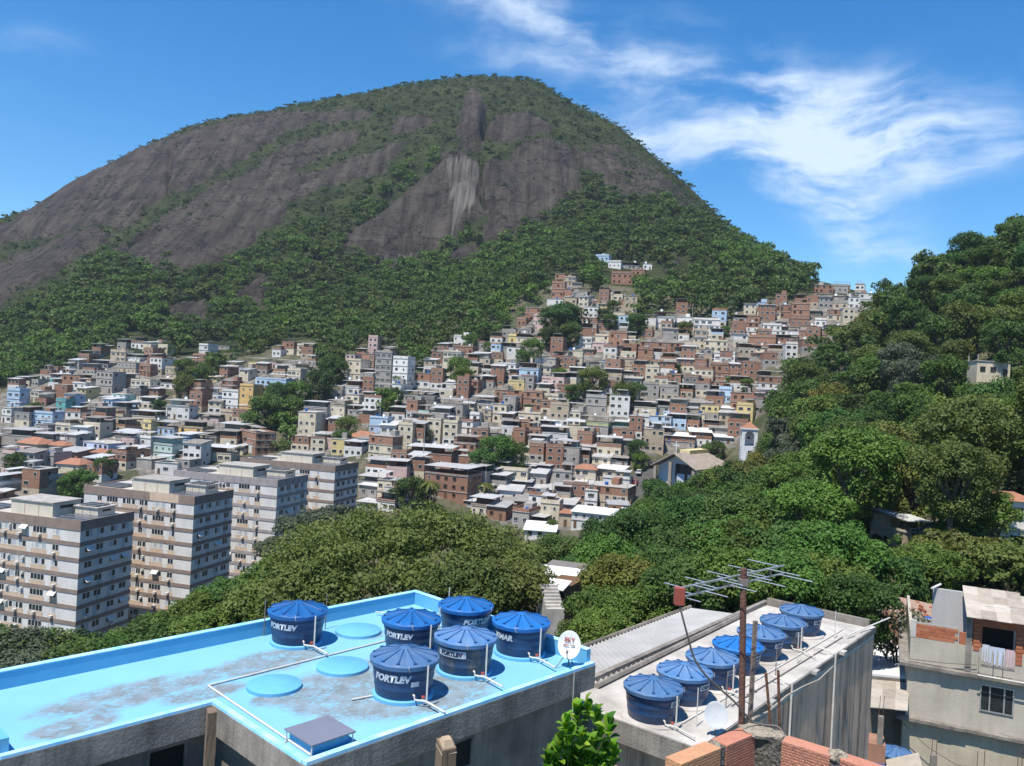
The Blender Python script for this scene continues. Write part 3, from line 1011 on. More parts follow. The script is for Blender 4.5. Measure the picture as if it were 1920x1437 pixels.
# landmarks: zoom origin, then rows  left right top bottom walls(bottom/top) roof [yaw] [= label]
LAND = {
 (0, 600): '''
40 150 530 650 LB slab
178 300 530 625 CR slab
370 470 402 475 TL tin
455 600 410 520 BR slab
535 640 475 560 W slab
640 700 500 560 TN slab
700 850 385 545 GY raw
860 945 400 500 BR tin
970 1085 128 215 W/BR tin
820 940 240 312 TN slab
690 810 300 365 GY tin
945 1050 255 310 W tin
860 1030 320 400 TN/GY raw
1030 1130 345 420 BR slab
1140 1215 175 225 BR slab
1150 1320 440 515 W tin
960 1130 455 585 PK/CR slab
1232 1420 600 745 W tin
1345 1445 375 435 LB slab
1228 1340 365 440 TN slab
1480 1560 190 262 W slab
1600 1720 170 225 GY tin
1430 1550 265 340 BR slab
1325 1470 310 360 BR raw
412 490 610 690 TL slab
230 400 700 800 LB slab
400 480 700 770 PB slab
480 600 690 785 W raw
600 720 620 720 GY tin
735 830 575 660 PK tin
820 940 555 645 MN slab
970 1170 680 805 CR tin
1060 1130 770 865 YL slab
1132 1310 760 860 LB/GY tin
1325 1520 760 900 CR/OR tin
1000 1130 885 1005 W slab
1130 1300 880 1045 MN tin
1300 1430 850 975 LB tin
590 830 920 1030 PB slab
255 400 850 960 TN tin
400 530 790 900 CR slab
410 490 900 950 W slab
0 240 820 930 GY tin
215 410 1010 1150 GY slab
405 590 1080 1190 CR tile
95 300 925 1000 TN tile
340 480 940 1000 TN tile
400 590 985 1065 BR shed
370 490 1175 1275 BR tile
1150 1330 1070 1160 W slab
965 1140 1040 1110 GY raw
1515 1730 950 1060 CR tin
670 830 995 1065 GY tile
600 680 1060 1130 GY slab
1480 1640 705 770 PK tin
1620 1830 775 900 GY tin
1650 1780 535 690 W slab
1782 1890 495 695 OR slab
1645 1745 455 525 BR slab
1540 1640 510 600 LB tin
1450 1550 530 580 W slab
1780 1890 360 430 W slab
0 110 1000 1150 PK slab
110 370 1170 1290 GY slab
0 120 1180 1260 W raw
755 930 720 790 TN slab
830 1010 845 905 W tin
1530 1620 830 920 GY tin
0 90 660 770 W slab
100 220 650 800 CR/GY tin
310 390 520 590 GY tin
1300 1510 980 1060 BR tin
1640 1760 690 760 TN slab''',
 (440, 600): '''
140 380 445 650 BR/CR/CR/LB slab
385 490 380 510 BR/CR slab
90 235 285 380 YL tin
240 310 310 360 PK slab
300 470 300 385 W tin
430 545 330 400 CR tin
345 445 165 260 CR/BR slab
462 515 190 268 CR slab
275 345 220 280 W raw
835 940 305 455 CR slab
945 1040 255 400 BR raw
1040 1165 245 520 GY slab
1070 1160 330 420 W slab
1170 1285 290 560 W slab
1170 1240 480 610 W slab
805 930 455 560 W tin
820 930 560 680 CR slab
695 820 600 745 CR tin
505 690 610 770 GY tin
462 600 690 920 CR slab
940 1075 540 620 CR tin
840 1000 640 720 GY tin
570 700 850 955 W tin
167 290 850 1005 BR slab 38 = brick fronted house with long pale lilac side wall
830 1035 880 935 W tile
915 1010 890 960 LB shed
990 1180 870 1060 CR/CR/BR raw
1150 1400 1030 1140 GY/BR tin
1280 1620 950 1090 BR tin
1410 1740 1100 1340 BR tin
1632 1800 870 1040 BR tin
920 1160 1170 1270 CR tin
920 1070 1240 1330 GY shed
1060 1170 1200 1370 CR slab
910 1060 1360 1430 W tin
1262 1370 530 610 GY tin
1370 1500 540 600 CR tin
1510 1700 590 780 W/GY/GY tin
1370 1450 640 780 W/MN tin
1280 1365 610 750 W/BR raw
1450 1510 640 740 GY tin
1340 1460 400 510 W/BR slab
1450 1560 375 470 W tin
1552 1690 240 375 CR slab
1628 1780 200 265 BR raw
1002 1140 735 850 LB slab
1160 1270 650 760 W/BR tin
1690 1820 460 545 BR slab
1580 1690 465 520 W shed
1645 1780 760 850 W raw
1755 1825 710 770 W slab
1780 1900 250 320 GY shed
1760 1910 590 680 CR tin
690 790 740 800 W tin
1085 1200 790 860 W shed
60 165 880 960 GY tin
100 165 930 1000 W slab
0 60 940 1010 CR tin
780 900 920 980 BR tin
1030 1180 1060 1130 CR raw''',
 (840, 480): '''
800 870 135 215 BR slab
870 950 160 220 TN slab
775 870 205 290 BR raw
850 925 250 300 BR slab
930 1040 240 310 GY tin
775 860 275 310 BR slab
740 860 322 368 W slab
870 960 310 370 TN slab
1200 1290 45 95 W slab
1292 1430 50 100 GY tin
1460 1525 60 105 W slab
1105 1200 0 42 LB slab
1222 1380 130 215 BR raw
1370 1470 105 150 BR slab
1312 1410 300 440 TN raw
1180 1230 290 330 CR slab
1085 1130 340 385 BR slab
527 670 800 955 LB tin
892 1000 710 860 GY/CR slab
375 500 810 900 W slab
700 870 920 985 PK slab
342 490 1005 1130 BR raw
560 700 1020 1160 BR raw
700 820 1050 1150 CR slab
822 990 1100 1220 W tin
992 1190 1200 1340 GY/GN tin
1222 1400 1240 1330 MN tin
522 690 1180 1250 CR slab
680 800 1230 1290 BR tin
1440 1820 650 725 BR slab
1545 1690 420 545 W/W/LB tin
1205 1335 575 680 BR slab
1000 1110 505 600 BR tin
950 1070 620 690 W slab
1100 1200 600 670 CR slab
1080 1190 655 720 PK slab
680 830 655 705 BR tin
375 540 650 725 GY tin
1412 1500 1205 1330 W slab
1500 1660 1200 1290 LB slab
1490 1660 1280 1370 BW/BR tin
40 205 1360 1440 BR raw
595 685 1300 1410 W/BR slab
690 890 1280 1410 W tin
1395 1555 1090 1190 CR tin
1555 1660 1080 1180 GY tin
330 430 1110 1250 CR slab
1665 1780 1090 1190 W slab
1780 1910 1100 1190 GY shed
610 730 720 800 W tin
732 800 770 880 GY slab
1040 1150 780 850 GY tin
1130 1230 800 900 W/GY slab
1285 1390 770 880 TN raw
1290 1420 860 920 CR tin
1420 1530 700 790 BR slab
1455 1600 790 870 TN raw
1500 1600 870 940 CR slab
1640 1720 880 960 BR slab
1030 1180 1060 1180 GY slab
180 330 1050 1150 W tin
160 230 1190 1290 W slab
250 320 1150 1240 TN slab
140 260 900 1000 GY tin
90 240 930 1010 BR raw
200 370 1290 1420 GY tin
500 610 1240 1300 BR slab
580 690 390 470 BR raw
635 720 450 560 PK slab
515 580 475 530 BR slab
490 620 510 590 GY tin
450 510 600 650 YL slab
510 640 580 650 CR tin
1710 1830 460 520 W slab
1830 1910 500 570 BR tin''',
 (1200, 480): '''
405 490 775 880 PK/BR slab
525 660 815 930 BR raw
730 860 840 915 W tin
895 1055 860 1000 W/BR tin
682 840 1025 1160 BR slab
840 930 1015 1110 BR raw
345 530 1100 1180 GY shed
885 1040 375 460 CR/BR raw
1040 1135 370 470 BR raw
1135 1262 360 490 BR slab
1410 1555 405 480 CR/BR slab
1640 1735 280 370 W slab
1450 1550 300 400 TN/GY tin
1560 1640 310 400 W slab
1310 1440 220 280 BR slab
1440 1550 225 280 GY slab
1330 1445 285 350 OR tin
1310 1385 480 580 W slab
1385 1530 520 590 BR tin
690 880 500 600 W/W/BR slab
400 590 480 600 W slab
600 740 715 805 W/BR raw
480 650 640 720 CR slab
590 680 1000 1100 LB slab
920 1050 520 600 W slab
1050 1190 530 600 W tin
1195 1310 520 610 BR tin
825 1000 610 680 BR slab
1000 1170 590 650 BR tin
820 960 670 730 CR tin
700 790 440 500 GY tin
800 890 450 510 BR slab
1130 1260 470 530 BR slab
480 590 970 1040 LB tin
580 690 1140 1200 CR white
600 830 1180 1250 TN shed
340 480 1180 1260 CR raw
480 620 1230 1280 BR tin
520 690 1290 1340 GY shed
370 530 1320 1420 W/BR white
190 400 1350 1430 GY/BR white
560 690 1360 1420 GY shed
20 160 1360 1430 GY tin
730 860 760 830 BR tin
560 700 730 800 W slab
200 300 890 960 BR slab
320 440 890 960 W tin
1000 1130 660 720 W tin
1130 1240 630 700 GY tin
880 980 560 640 BR raw
1260 1380 590 650 BR slab
290 410 500 560 BR tin
410 500 560 640 TN slab''',
 (840, 760): '''
390 590 490 600 CR slab
440 620 565 645 GY tin
365 545 640 725 W shed
560 730 510 600 GY shed
482 650 445 500 GY tin
655 760 445 510 LB tin
780 920 500 625 GY slab
942 1100 480 600 CR tile
1110 1300 480 560 TN white
1160 1350 550 640 W slab
1040 1330 610 780 TN/TN/BR raw
600 780 625 690 GY shed
825 935 640 700 BW tin
925 1220 810 930 W white
830 920 810 910 TN tile
285 430 760 860 BR shed
478 600 800 910 GY raw
602 720 830 910 BR tin
570 800 940 1000 W white
770 940 740 800 GY shed
620 770 700 780 W tin
200 360 665 720 TN slab
385 500 740 800 TN shed
490 600 720 800 BR shed
1020 1110 640 790 W slab
1080 1210 390 450 CR shed
1110 1290 240 385 CR/BR tin
735 965 300 440 BR barrel
1210 1340 390 460 GY tin
930 1060 590 660 CR shed
640 740 490 540 GY shed
120 260 720 770 W shed''',
}
K = 1 / 3.992
sd = 100
RECTS = []          # covered picture rectangles
for (ox, oy), txt in LAND.items():
    for line in txt.strip().split('\n'):
        lab = None
        if '=' in line:
            line, lab = line.split('=')
            lab = lab.strip()
        p = line.split()
        l, r_, tp, bt = (float(x) for x in p[:4])
        walls = p[4].split('/')
        roof = p[5]
        yaw = float(p[6]) if len(p) > 6 else None
        sd += 1
        rr_ = random.Random(sd)
        if yaw is None:
            yaw = -15 + rr_.uniform(-9, 9)
        u0, u1, v0, v1 = ox + l * K, ox + r_ * K, oy + tp * K, oy + bt * K
        Pm = hit((u0 + u1) / 2, v1, 150)
        if Pm is None:
            continue
        dep_ = Pm[1]
        wd = (u1 - u0) * dep_ / F / max(.6, math.cos(math.radians(yaw)))
        hh = (v1 - v0) * dep_ / F
        stn = max(len(walls) if len(walls) > 1 else 1, int(round(hh / (2.9 if roof != 'tin' else 2.8))))
        dp_ = rr_.uniform(6, 9) if wd < 12 else rr_.uniform(8, 11)
        if lab and 'lilac side' in lab:
            dp_ = 17
        house(Pm, yaw, wd, dp_, hh, stn, walls, roof, lab, sd)
        RECTS.append((u0, u1, v0, v1))

# ---------------------------------------------------------------- more houses between the landmarks
FAV_TREES = [  # (u, v of crown centre, radius px, tint)
    (1112, 712, 29, 'olive'), (1170, 738, 24, 'mid'), (1190, 735, 22, 'dark'), (1145, 752, 15, 'mid'), (935, 845, 36, 'mid'), (965, 855, 28, 'mid'), (905, 868, 30, 'dark'), (900, 890, 18, 'grey'), (770, 922, 30, 'dark'), (800, 930, 24, 'dark'), (745, 928, 18, 'dark'), (652, 800, 24, 'olive'), (640, 822, 18, 'dark'),
    (500, 768, 34, 'dark'), (545, 765, 26, 'mid'), (470, 790, 22, 'dark'), (560, 735, 26, 'mid'), (520, 740, 26, 'dark'), (600, 720, 30, 'dark'), (625, 690, 28, 'dark'), (350, 725, 24, 'olive'), (375, 705, 26, 'dark'), (345, 690, 20, 'mid'), (297, 762, 16, 'dark'), (65, 768, 16, 'mid'), (195, 875, 22, 'dark'), (215, 855, 14, 'dark'), (150, 905, 30, 'mid'), (130, 912, 22, 'mid'), (30, 868, 24, 'dark'), (170, 800, 14, 'mid'), (155, 805, 14, 'grey'),
    (738, 742, 20, 'dark'), (725, 760, 16, 'mid'), (752, 715, 18, 'mid'), (1040, 600, 34, 'dark'), (1060, 590, 28, 'dark'), (1070, 625, 24, 'dark'), (1035, 632, 22, 'dark'), (1145, 600, 16, 'mid'), (1130, 590, 14, 'dark'), (1195, 605, 22, 'dark'), (1150, 575, 14, 'dark'), (1285, 616, 15, 'olive'), (1000, 655, 22, 'mid'), (980, 668, 14, 'mid'), (1050, 702, 14, 'mid'), (1075, 735, 18, 'mid'), (1195, 840, 20, 'dark'), (1200, 865, 16, 'mid'), (1330, 845, 17, 'dark'), (1345, 842, 17, 'dark'), (1225, 915, 24, 'dark'), (1235, 930, 20, 'dark'), (1035, 985, 12, 'mid'), (860, 690, 24, 'mid'), (870, 705, 20, 'mid'), (970, 800, 8, 'mid'), (1400, 720, 14, 'mid'), (1370, 715, 10, 'mid'), (1270, 690, 9, 'dark'), (1360, 620, 10, 'mid'), (990, 765, 8, 'dark'), (800, 815, 14, 'grey'), (815, 808, 12, 'mid'), (880, 640, 16, 'mid'), (905, 625, 14, 'mid'), (915, 650, 10, 'mid')]


def covered(u, v):
    return any(a - 2 < u < b and c < v < d_ for a, b, c, d_ in RECTS)


def near_tree(u, v):
    return any(math.hypot(u - x, v - y) < r_ * .9 for x, y, r_, _ in FAV_TREES)


RF = random.Random(5)
nfill = 0
PIX_COVER = np.zeros((400, 480), bool)
for a, b, c, d_ in RECTS:
    PIX_COVER[int(c // 4):int(d_ // 4) + 1, max(0, int(a // 4)):int(b // 4) + 1] = True
FILL = []
for v in np.arange(540, 1000, 6.0):
    for u in np.arange(-40, 1660, 8.0):
        uu, vv = u + RF.uniform(-4, 4), v + RF.uniform(-3, 3)
        if not any(in_poly(uu, vv, p) for p in FAV) or near_tree(uu, vv - 8):
            continue
        if 1225 < uu < 1440 and 830 < vv < 1000 or 1175 < uu < 1225 and 855 < vv < 1000:
            continue
        i0, j0 = int((vv - 14) // 4), max(0, int((uu - 12) // 4))
        blk = PIX_COVER[i0:i0 + 4, j0:j0 + 7]
        if blk.mean() > .52:
            continue
        FILL.append((uu, vv))
        PIX_COVER[i0:i0 + 5, j0:j0 + 8] = True
NMAX = 300 - len(RECTS)
MASS = []
keep = sorted(FILL, key=lambda q: -q[1])
for k_, (uu, vv) in enumerate(keep):
    Pm = hit(uu, vv, 150)
    if Pm is None:
        continue
    sd += 1
    rr_ = random.Random(sd)
    right = (uu > 1000) * .15 + .06
    c = 'BR' if rr_.random() < right + .12 else rr_.choice(('GY', 'GY', 'W', 'CR', 'TN', 'W', 'W', 'GY', 'PK', 'LB', 'DK', 'CR', 'CR', 'YL', 'BR'))
    wl = [c] if rr_.random() < .6 else [rr_.choice(('W', 'CR', 'GY', 'TN')), rr_.choice(('BR', c, c))]
    stn = max(len(wl), rr_.choice((1, 2, 2, 2, 3)))
    FILL_P = (Pm, -15 + rr_.uniform(-12, 12), rr_.uniform(4.6, 7.6), rr_.uniform(5, 8), stn * 2.7 + rr_.uniform(-.2, .4), stn, wl, rr_.choice(('tin', 'tin', 'slab', 'slab', 'raw', 'shed', 'tin')))
    if nfill < NMAX:
        house(*FILL_P, None, sd)
        nfill += 1
    else:
        MASS.append(FILL_P)
print('houses', len(RECTS), 'fill', nfill, 'of', len(FILL))

# ---------------------------------------------------------------- rooftop water tanks and dishes of the hillside
tb = MB()
tb.lathe([(.5, 0), (.62, .75), (.66, .78), (.66, .84), (.1, 1.05)], 12)
ME_TANK = tb.mesh('roof_tank', M_TANKB, True)
db = MB()
db.lathe([(0.02, 0), (.25, .03), (.42, .1), (.5, .17)], 12, close=False)
for i in range(len(db.v)):
    x, y, z = db.v[i]
    db.v[i] = (x, -z * 1.0 - .1, y + .75)
db.tube([(0, 0, 0), (0, 0, .75)], .04, 5)
ME_DISH = db.mesh('roof_dish', M_DISHW, True)
RT = random.Random(21)
ROOFTOPS = []
for t, inf in HOUSES:
    zt = inf['h'] + (.17 if inf['roof'] in ('slab', 'raw') else .45)
    if inf['roof'] in ('slab', 'raw', 'tin') and RT.random() < .55:
        for q in range(RT.choice((1, 1, 2))):
            kind = RT.random() < .5
            lx, ly = RT.uniform(-inf['w'] * .38, inf['w'] * .38), RT.uniform(.8, inf['dep'] * .45)
            if inf['roof'] == 'tin':
                if kind:
                    continue
                zt = inf['h'] + .1
            c, s = math.cos(math.radians(inf['yaw'])), math.sin(math.radians(inf['yaw']))
            L0 = t.location
            loc = (L0.x + lx * c - ly * s, L0.y + lx * s + ly * c, L0.z + zt)
            o = obj('water_tank' if kind else 'satellite_dish', ME_TANK if kind else ME_DISH, None, loc, RT.uniform(-.8, .2) if not kind else 0)
            o.scale = (1, 1, 1) if kind else (RT.uniform(1.0, 1.5),) * 3
            ROOFTOPS.append((o, kind, t))

# ---------------------------------------------------------------- apartment towers
M_TW = mat('tower_panel', (.66, .645, .62), (.55, .535, .51), .35, .85, .0, None, .18, (.25, .22, .2))
M_TBAND = mat('tower_band_brown', (.27, .205, .17), (.21, .16, .135), .5, .9, .0, None, .3, (.09, .07, .06))
M_TBAND_G = mat('tower_band_grey', (.36, .325, .32), (.27, .24, .235), .5, .9, .0, None, .35, (.10, .09, .09))
M_TSILL = mat('tower_sill_ochre', (.58, .44, .32), (.50, .38, .28), .8, .9, .0, None, .3, (.3, .25, .2))
M_TCREAM = mat('tower_cream', (.58, .53, .44), (.50, .46, .38), .4, .9, .0, None, .25, (.25, .2, .16))
M_TROOF = mat('tower_roof', (.48, .46, .42), (.36, .34, .31), .3, .9)
M_SOLAR = mat('solar_panel', (.025, .032, .055), (.035, .045, .075), 1.0, .2, spec=.6)
M_SOLARF = mat('solar_frame', (.45, .46, .47), (.38, .38, .4), 1, .4)
M_AC = mat('air_con', (.55, .54, .50), (.42, .40, .37), 2, .6)
M_CURT = mat('curtain', (.45, .47, .50), (.30, .33, .38), 2.5, .8)
M_BLIND = mat('blind', (.62, .60, .56), (.5, .48, .44), 2, .7)


def twin(name, w, h, gm, mull):
    b = MB()
    t = .08
    b.box(-w / 2, w / 2, -.05, 0, 0, t, 0)
    b.box(-w / 2, w / 2, -.05, 0, h - t, h, 0)
    for k_ in range(mull + 1):
        x = -w / 2 + w * k_ / mull
        b.box(max(x - .045, -w / 2), min(x + .045, w / 2), -.05, 0, t, h - t, 0)
    for k_ in range(mull):
        x0, x1 = -w / 2 + w * k_ / mull + .045, -w / 2 + w * (k_ + 1) / mull - .045
        b.face([(x0, -.012, t), (x1, -.012, t), (x1, -.012, h - t), (x0, -.012, h - t)], 1 + (k_ % 2 if len(gm) > 1 else 0))
    return b.mesh(name, [M_FRAME_W] + gm)


TWIN = {}
for nm, w_, mu in (('small', .95, 1), ('mid', 1.45, 2), ('wide', 3.0, 4), ('side', 1.7, 2)):
    TWIN[nm] = [twin('tower_window_' + nm, w_, 1.2, [M_GLASS], mu), twin('tower_window_curtain_' + nm, w_, 1.2, [M_CURT, M_GLASS], mu), twin('tower_window_blind_' + nm, w_, 1.2, [M_BLIND, M_CURT] if nm != 'side' else [M_GLASS, M_CURT], mu)]
b = MB()
b.box(-.33, .33, -.55, 0, 0, .42)
ME_AC = b.mesh('air_conditioner', M_AC)
b = MB()
b.hexa([(-.8, -.75, -.15), (.8, -.75, -.15), (.8, 0, .55), (-.8, 0, .55), (-.8, -.75, -.1), (.8, -.75, -.1), (.8, 0, .6), (-.8, 0, .6)])
ME_AWN = b.mesh('awning', M_BLIND)


def tower(u, v, depth, width, dep, label, band, nfl=12, seed=1, gap=0.0):
    """(u, v): front right top corner in the picture"""
    R_ = random.Random(seed)
    P = at(u, v, depth)
    yaw = -16.17
    t = thing('apartment_tower', label, 'apartment building', tuple(P), math.radians(yaw), 'apartment towers with brown bands')
    fh = 2.8
    Wd = width
    m = MB()
    m.box(-Wd, 0, 0, dep, -nfl * fh - 8, -1.7)
    m.build('wall', M_TW, t)
    m = MB()          # top parapet, hollow behind
    e = .1
    m.box(-Wd - e, e, -e, .12, -1.75, 0)
    m.box(-Wd - e, e, dep - .12, dep + e, -1.75, 0)
    m.box(-Wd - e, -Wd + .12, .123, dep - .123, -1.75, 0)
    m.box(-.12, e, .123, dep - .123, -1.75, 0)
    m.build('parapet', band, t)
    m = MB()
    m.box(-Wd + .13, -.13, .13, dep - .13, -1.70, -.32)
    m.build('roof', M_TROOF, t)
    for i in range(1, nfl + 1):
        z = -1.7 - i * fh + .0
        m = MB()
        m.box(-Wd - e, e, -e, dep + e, z, z + .72)
        m.build('floor_band', band, t)
    fr = [(.13, .168, 'mid'), (.216, .316, 'wide'), (.364, .39, 'small'), (.40, .435, 'mid'), (.448, .475, 'small'), (.482, .508, 'small'), (.518, .555, 'mid'), (.563, .59, 'small'), (.64, .743, 'wide'), (.796, .842, 'mid')]
    sills = [(.125, .172), (.21, .32), (.358, .595), (.632, .75), (.79, .848)]
    for i in range(nfl):
        zt = -1.7 - i * fh
        zb = zt - fh + .72
        m = MB()
        for a, b_ in sills:
            m.box(-Wd + a * Wd, -Wd + b_ * Wd, -.04, 0, zb, zb + .78)
        m.build('sill_panel', M_TSILL, t)
        for a, b_, k_ in fr:
            x = -Wd + (a + b_) / 2 * Wd
            me = TWIN[k_][R_.choice((0, 0, 0, 1, 1, 2))]
            o = obj('window', me, t, (x, -.004, zb + .80))
            o.scale = ((b_ - a) * Wd / {'small': .95, 'mid': 1.45, 'wide': 3.0}[k_], 1, 1)
            if k_ != 'small' and R_.random() < .5:
                obj('air_conditioner', ME_AC, t, (x + R_.uniform(-.3, .3), -.05, zb + R_.uniform(.0, .3)))
            elif R_.random() < .06:
                obj('awning', ME_AWN, t, (x, -.02, zb + 1.5))
            if k_ == 'small' and R_.random() < .45:
                o2 = obj('air_conditioner', ME_AC, t, (x, -.03, zb + 1.45))
                o2.scale = (.9, .7, 1)
        for a in (.16, .36, .62, .84):
            y = a * dep
            me = TWIN['side'][R_.choice((0, 0, 1, 2))]
            obj('window', me, t, (.004, y, zb + .78), math.pi / 2)
            if R_.random() < .4:
                obj('air_conditioner', ME_AC, t, (.03, y + R_.uniform(-.5, .5), zb + .2), math.pi / 2)
            if R_.random() < .08:
                obj('awning', ME_AWN, t, (.02, y, zb + 1.3), math.pi / 2)
    # rooftop machine rooms
    zr = -.32
    for (x0, x1, y0, y1, hh) in ((-Wd * .60, -Wd * .27, dep * .12, dep * .62, 2.5), (-Wd * .24, -Wd * .02 - 1.2, dep * .45, dep * .78, 1.6), (-Wd * .70, -Wd * .60, dep * .35, dep * .70, 1.6)):
        m = MB()
        m.box(x0, x1, y0, y1, zr, zr + hh)
        k_ = m.build('roof_room', M_TCREAM, t)
        m = MB()
        m.box(x0 - .25, x1 + .25, y0 - .25, y1 + .25, zr + hh, zr + hh + .18)
        m.build('room_roof', M_SLAB, k_)
        m = MB()
        m.box(x1 - .02, x1 + .03, y0 + (y1 - y0) * .25, y0 + (y1 - y0) * .75, zr + hh * .55, zr + hh * .78)
        m.build('vent', M_GLASS, k_)
        n = 3
        for q in range(1, n):
            m = MB()
            xx = x0 + (x1 - x0) * q / n
            m.tube([(xx, y0 - .04, zr), (xx, y0 - .04, zr + hh)], .05, 6)
            m.build('drain_pipe', M_TSILL, k_)
    # solar panels
    for (x0, nx, y0, ny, zz) in ((-Wd * .965, 6, dep * .16, 3, .25), (-Wd * .245, 6, dep * .06, 3, .25), (-Wd * .23, 4, dep * .47, 2, 1.95)):
        for a in range(nx):
            for b_ in range(ny):
                m = MB()
                xa, ya = x0 + a * 1.12, y0 + b_ * 1.75
                m.box(xa, xa + 1.08, ya, ya + 1.7, zr + zz, zr + zz + .04, 1)
                m.face([(xa + .05, ya + .05, zr + zz + .044), (xa + 1.03, ya + .05, zr + zz + .044), (xa + 1.03, ya + 1.65, zr + zz + .044), (xa + .05, ya + 1.65, zr + zz + .044)], 0)
                m.build('solar_panel', [M_SOLAR, M_SOLARF], t)
    return t


TOWERS = [
    tower(151.8, 977.7, 143, 29, 12.8, 'nearest apartment tower, brown bands, cut off by the left picture edge', M_TBAND, 12, 3),
    tower(364.9, 931.4, 163, 27.2, 12.7, 'second apartment tower from left, orange patch on its brown top band', M_TBAND, 12, 4),
    tower(520.6, 900.0, 193, 29.2, 13.8, 'third apartment tower, weathered grey bands instead of brown', M_TBAND_G, 13, 5),
    tower(628.6, 873.6, 216, 29.2, 13.4, 'farthest apartment tower, brown bands, rising behind the grey banded one', M_TBAND, 12, 6),
]
m = MB()
m.box(-10.6, -3.7, -.115, -.1, -1.72, -.02)
m.build('repaired_panel', M_TSILL, TOWERS[1])

# ---------------------------------------------------------------- church
M_CH = mat('church_white', (.62, .64, .68), (.52, .54, .58), .5, .85, .0, None, .2, (.3, .28, .26))
M_CHROOF = mat('church_roof', (.36, .305, .255), (.25, .215, .18), .7, .9, .0, None, .35, (.08, .07, .06))
M_YEL = mat('yellow_roof', (.60, .52, .28), (.52, .45, .24), .5, .7)
ch = thing('church', 'white church with wide brown gabled roof and open porch beside the bell tower', 'church', tuple(at(1302.5, 881, 262)), math.radians(-38))
CW, CL = 15.0, 27.0     # facade along -x from the right eave corner, nave along +y ; z=0 at the eave
ev, ap = 0.0, 4.4
m = MB()
m.box(-CW + .6, -.6, 3.0, CL, -14, ev)
m.face([(-CW + .6, 3.0, ev), (-.6, 3.0, ev), (-CW / 2, 3.0, ap - .3)])
m.face([(-CW + .6, CL, ev), (-CW / 2, CL, ap - .3), (-.6, CL, ev)])
m.build('wall', M_CH, ch)
for s_ in (0, 1):
    m = MB()
    xe, xr = (-CW - .8, -CW / 2) if s_ == 0 else (.8, -CW / 2)
    ze = -.35
    lo = [(xe, -.6, ze), (xr, -.6, ap), (xr, CL + .5, ap), (xe, CL + .5, ze)]
    if s_ == 1:
        lo = [lo[1], lo[0], lo[3], lo[2]]
    m.hexa(lo + [(a, b_, c + .3) for a, b_, c in lo])
    m.build('roof', M_CHROOF, ch)
m = MB()
m.box(-CW / 2 - 2.4, -CW / 2 + 1.2, 9, CL, ap - .6, ap + .9)
m.build('ridge_lantern', M_YEL, ch)
m = MB()
for x in (-CW + .8, -CW * .58, -.4):
    m.box(x - .5, x + .5, -.2, .6, -14, ev + (1.6 if abs(x + CW * .58) < .1 else -.3))
m.build('porch_column', M_CHROOF, ch)
m = MB()
m.box(-CW * .55, -1, 2.9, 2.97, -9, 1.0)
m.build('porch_glazing', M_GLASS, ch)
for x0, x1 in ((-CW * .5, -CW * .32), (-CW * .25, -1.2)):
    m = MB()
    m.box(x0, x1, 2.75, 2.88, -5.2, -2.2)
    m.build('porch_panel', WALLS['PB'], ch)
m = MB()
m.box(-CW * .5, -CW * .2, 1.9, 2.7, -12, -6.6)
m.build('door', M_WOOD_D, ch)
m = MB()
m.box(-.585, -.54, 12, 20, -6, -3)
m.build('side_window', M_GLASS, ch)
m = MB()
m.box(-CW / 2 - .15, -CW / 2 + .15, 1.2, 1.5, ap, ap + 4.2)
m.box(-CW / 2 - 1.1, -CW / 2 + 1.1, 1.22, 1.48, ap + 2.6, ap + 2.95)
m.build('cross', M_FRAME_W, ch)

bt = thing('bell_tower', 'white bell tower with open arch and red pyramid tile roof by the forest edge', 'bell tower', tuple(at(1406.5, 806, 268)), math.radians(-9))
bw, bd, bh = 5.0, 4.6, 26.0
m = MB()
# front and side walls with an arched opening near the top
NA_ = 12


def arch_wall(m, x0, x1, y0, y1, zlo, zhi, a0, a1, zs, along_x=True):
    """wall slab with an arch between a0..a1, springing at zs, opening from zlo2"""
    zo = zs - 3.4
    def P_(a, y, z):
        return (a, y, z) if along_x else (y, a, z)
    s0, s1 = (x0, x1)
    def bx(a, b_, za, zb):
        if along_x:
            m.box(a, b_, y0, y1, za, zb)
        else:
            m.box(y0, y1, a, b_, za, zb)
    bx(s0, s1, zlo, zo)
    bx(s0, a0, zo, zhi)
    bx(a1, s1, zo, zhi)
    r_ = (a1 - a0) / 2
    c = (a0 + a1) / 2
    for i in range(NA_):
        t0, t1 = math.pi * i / NA_, math.pi * (i + 1) / NA_
        xa, xb = c - r_ * math.cos(t0), c - r_ * math.cos(t1)
        za, zb = zs + r_ * math.sin(t0), zs + r_ * math.sin(t1)
        pts = [P_(xa, y0, za), P_(xb, y0, zb), P_(xb, y1, zb), P_(xa, y1, za), P_(xa, y0, zhi), P_(xb, y0, zhi), P_(xb, y1, zhi), P_(xa, y1, zhi)]
        m.hexa(pts)


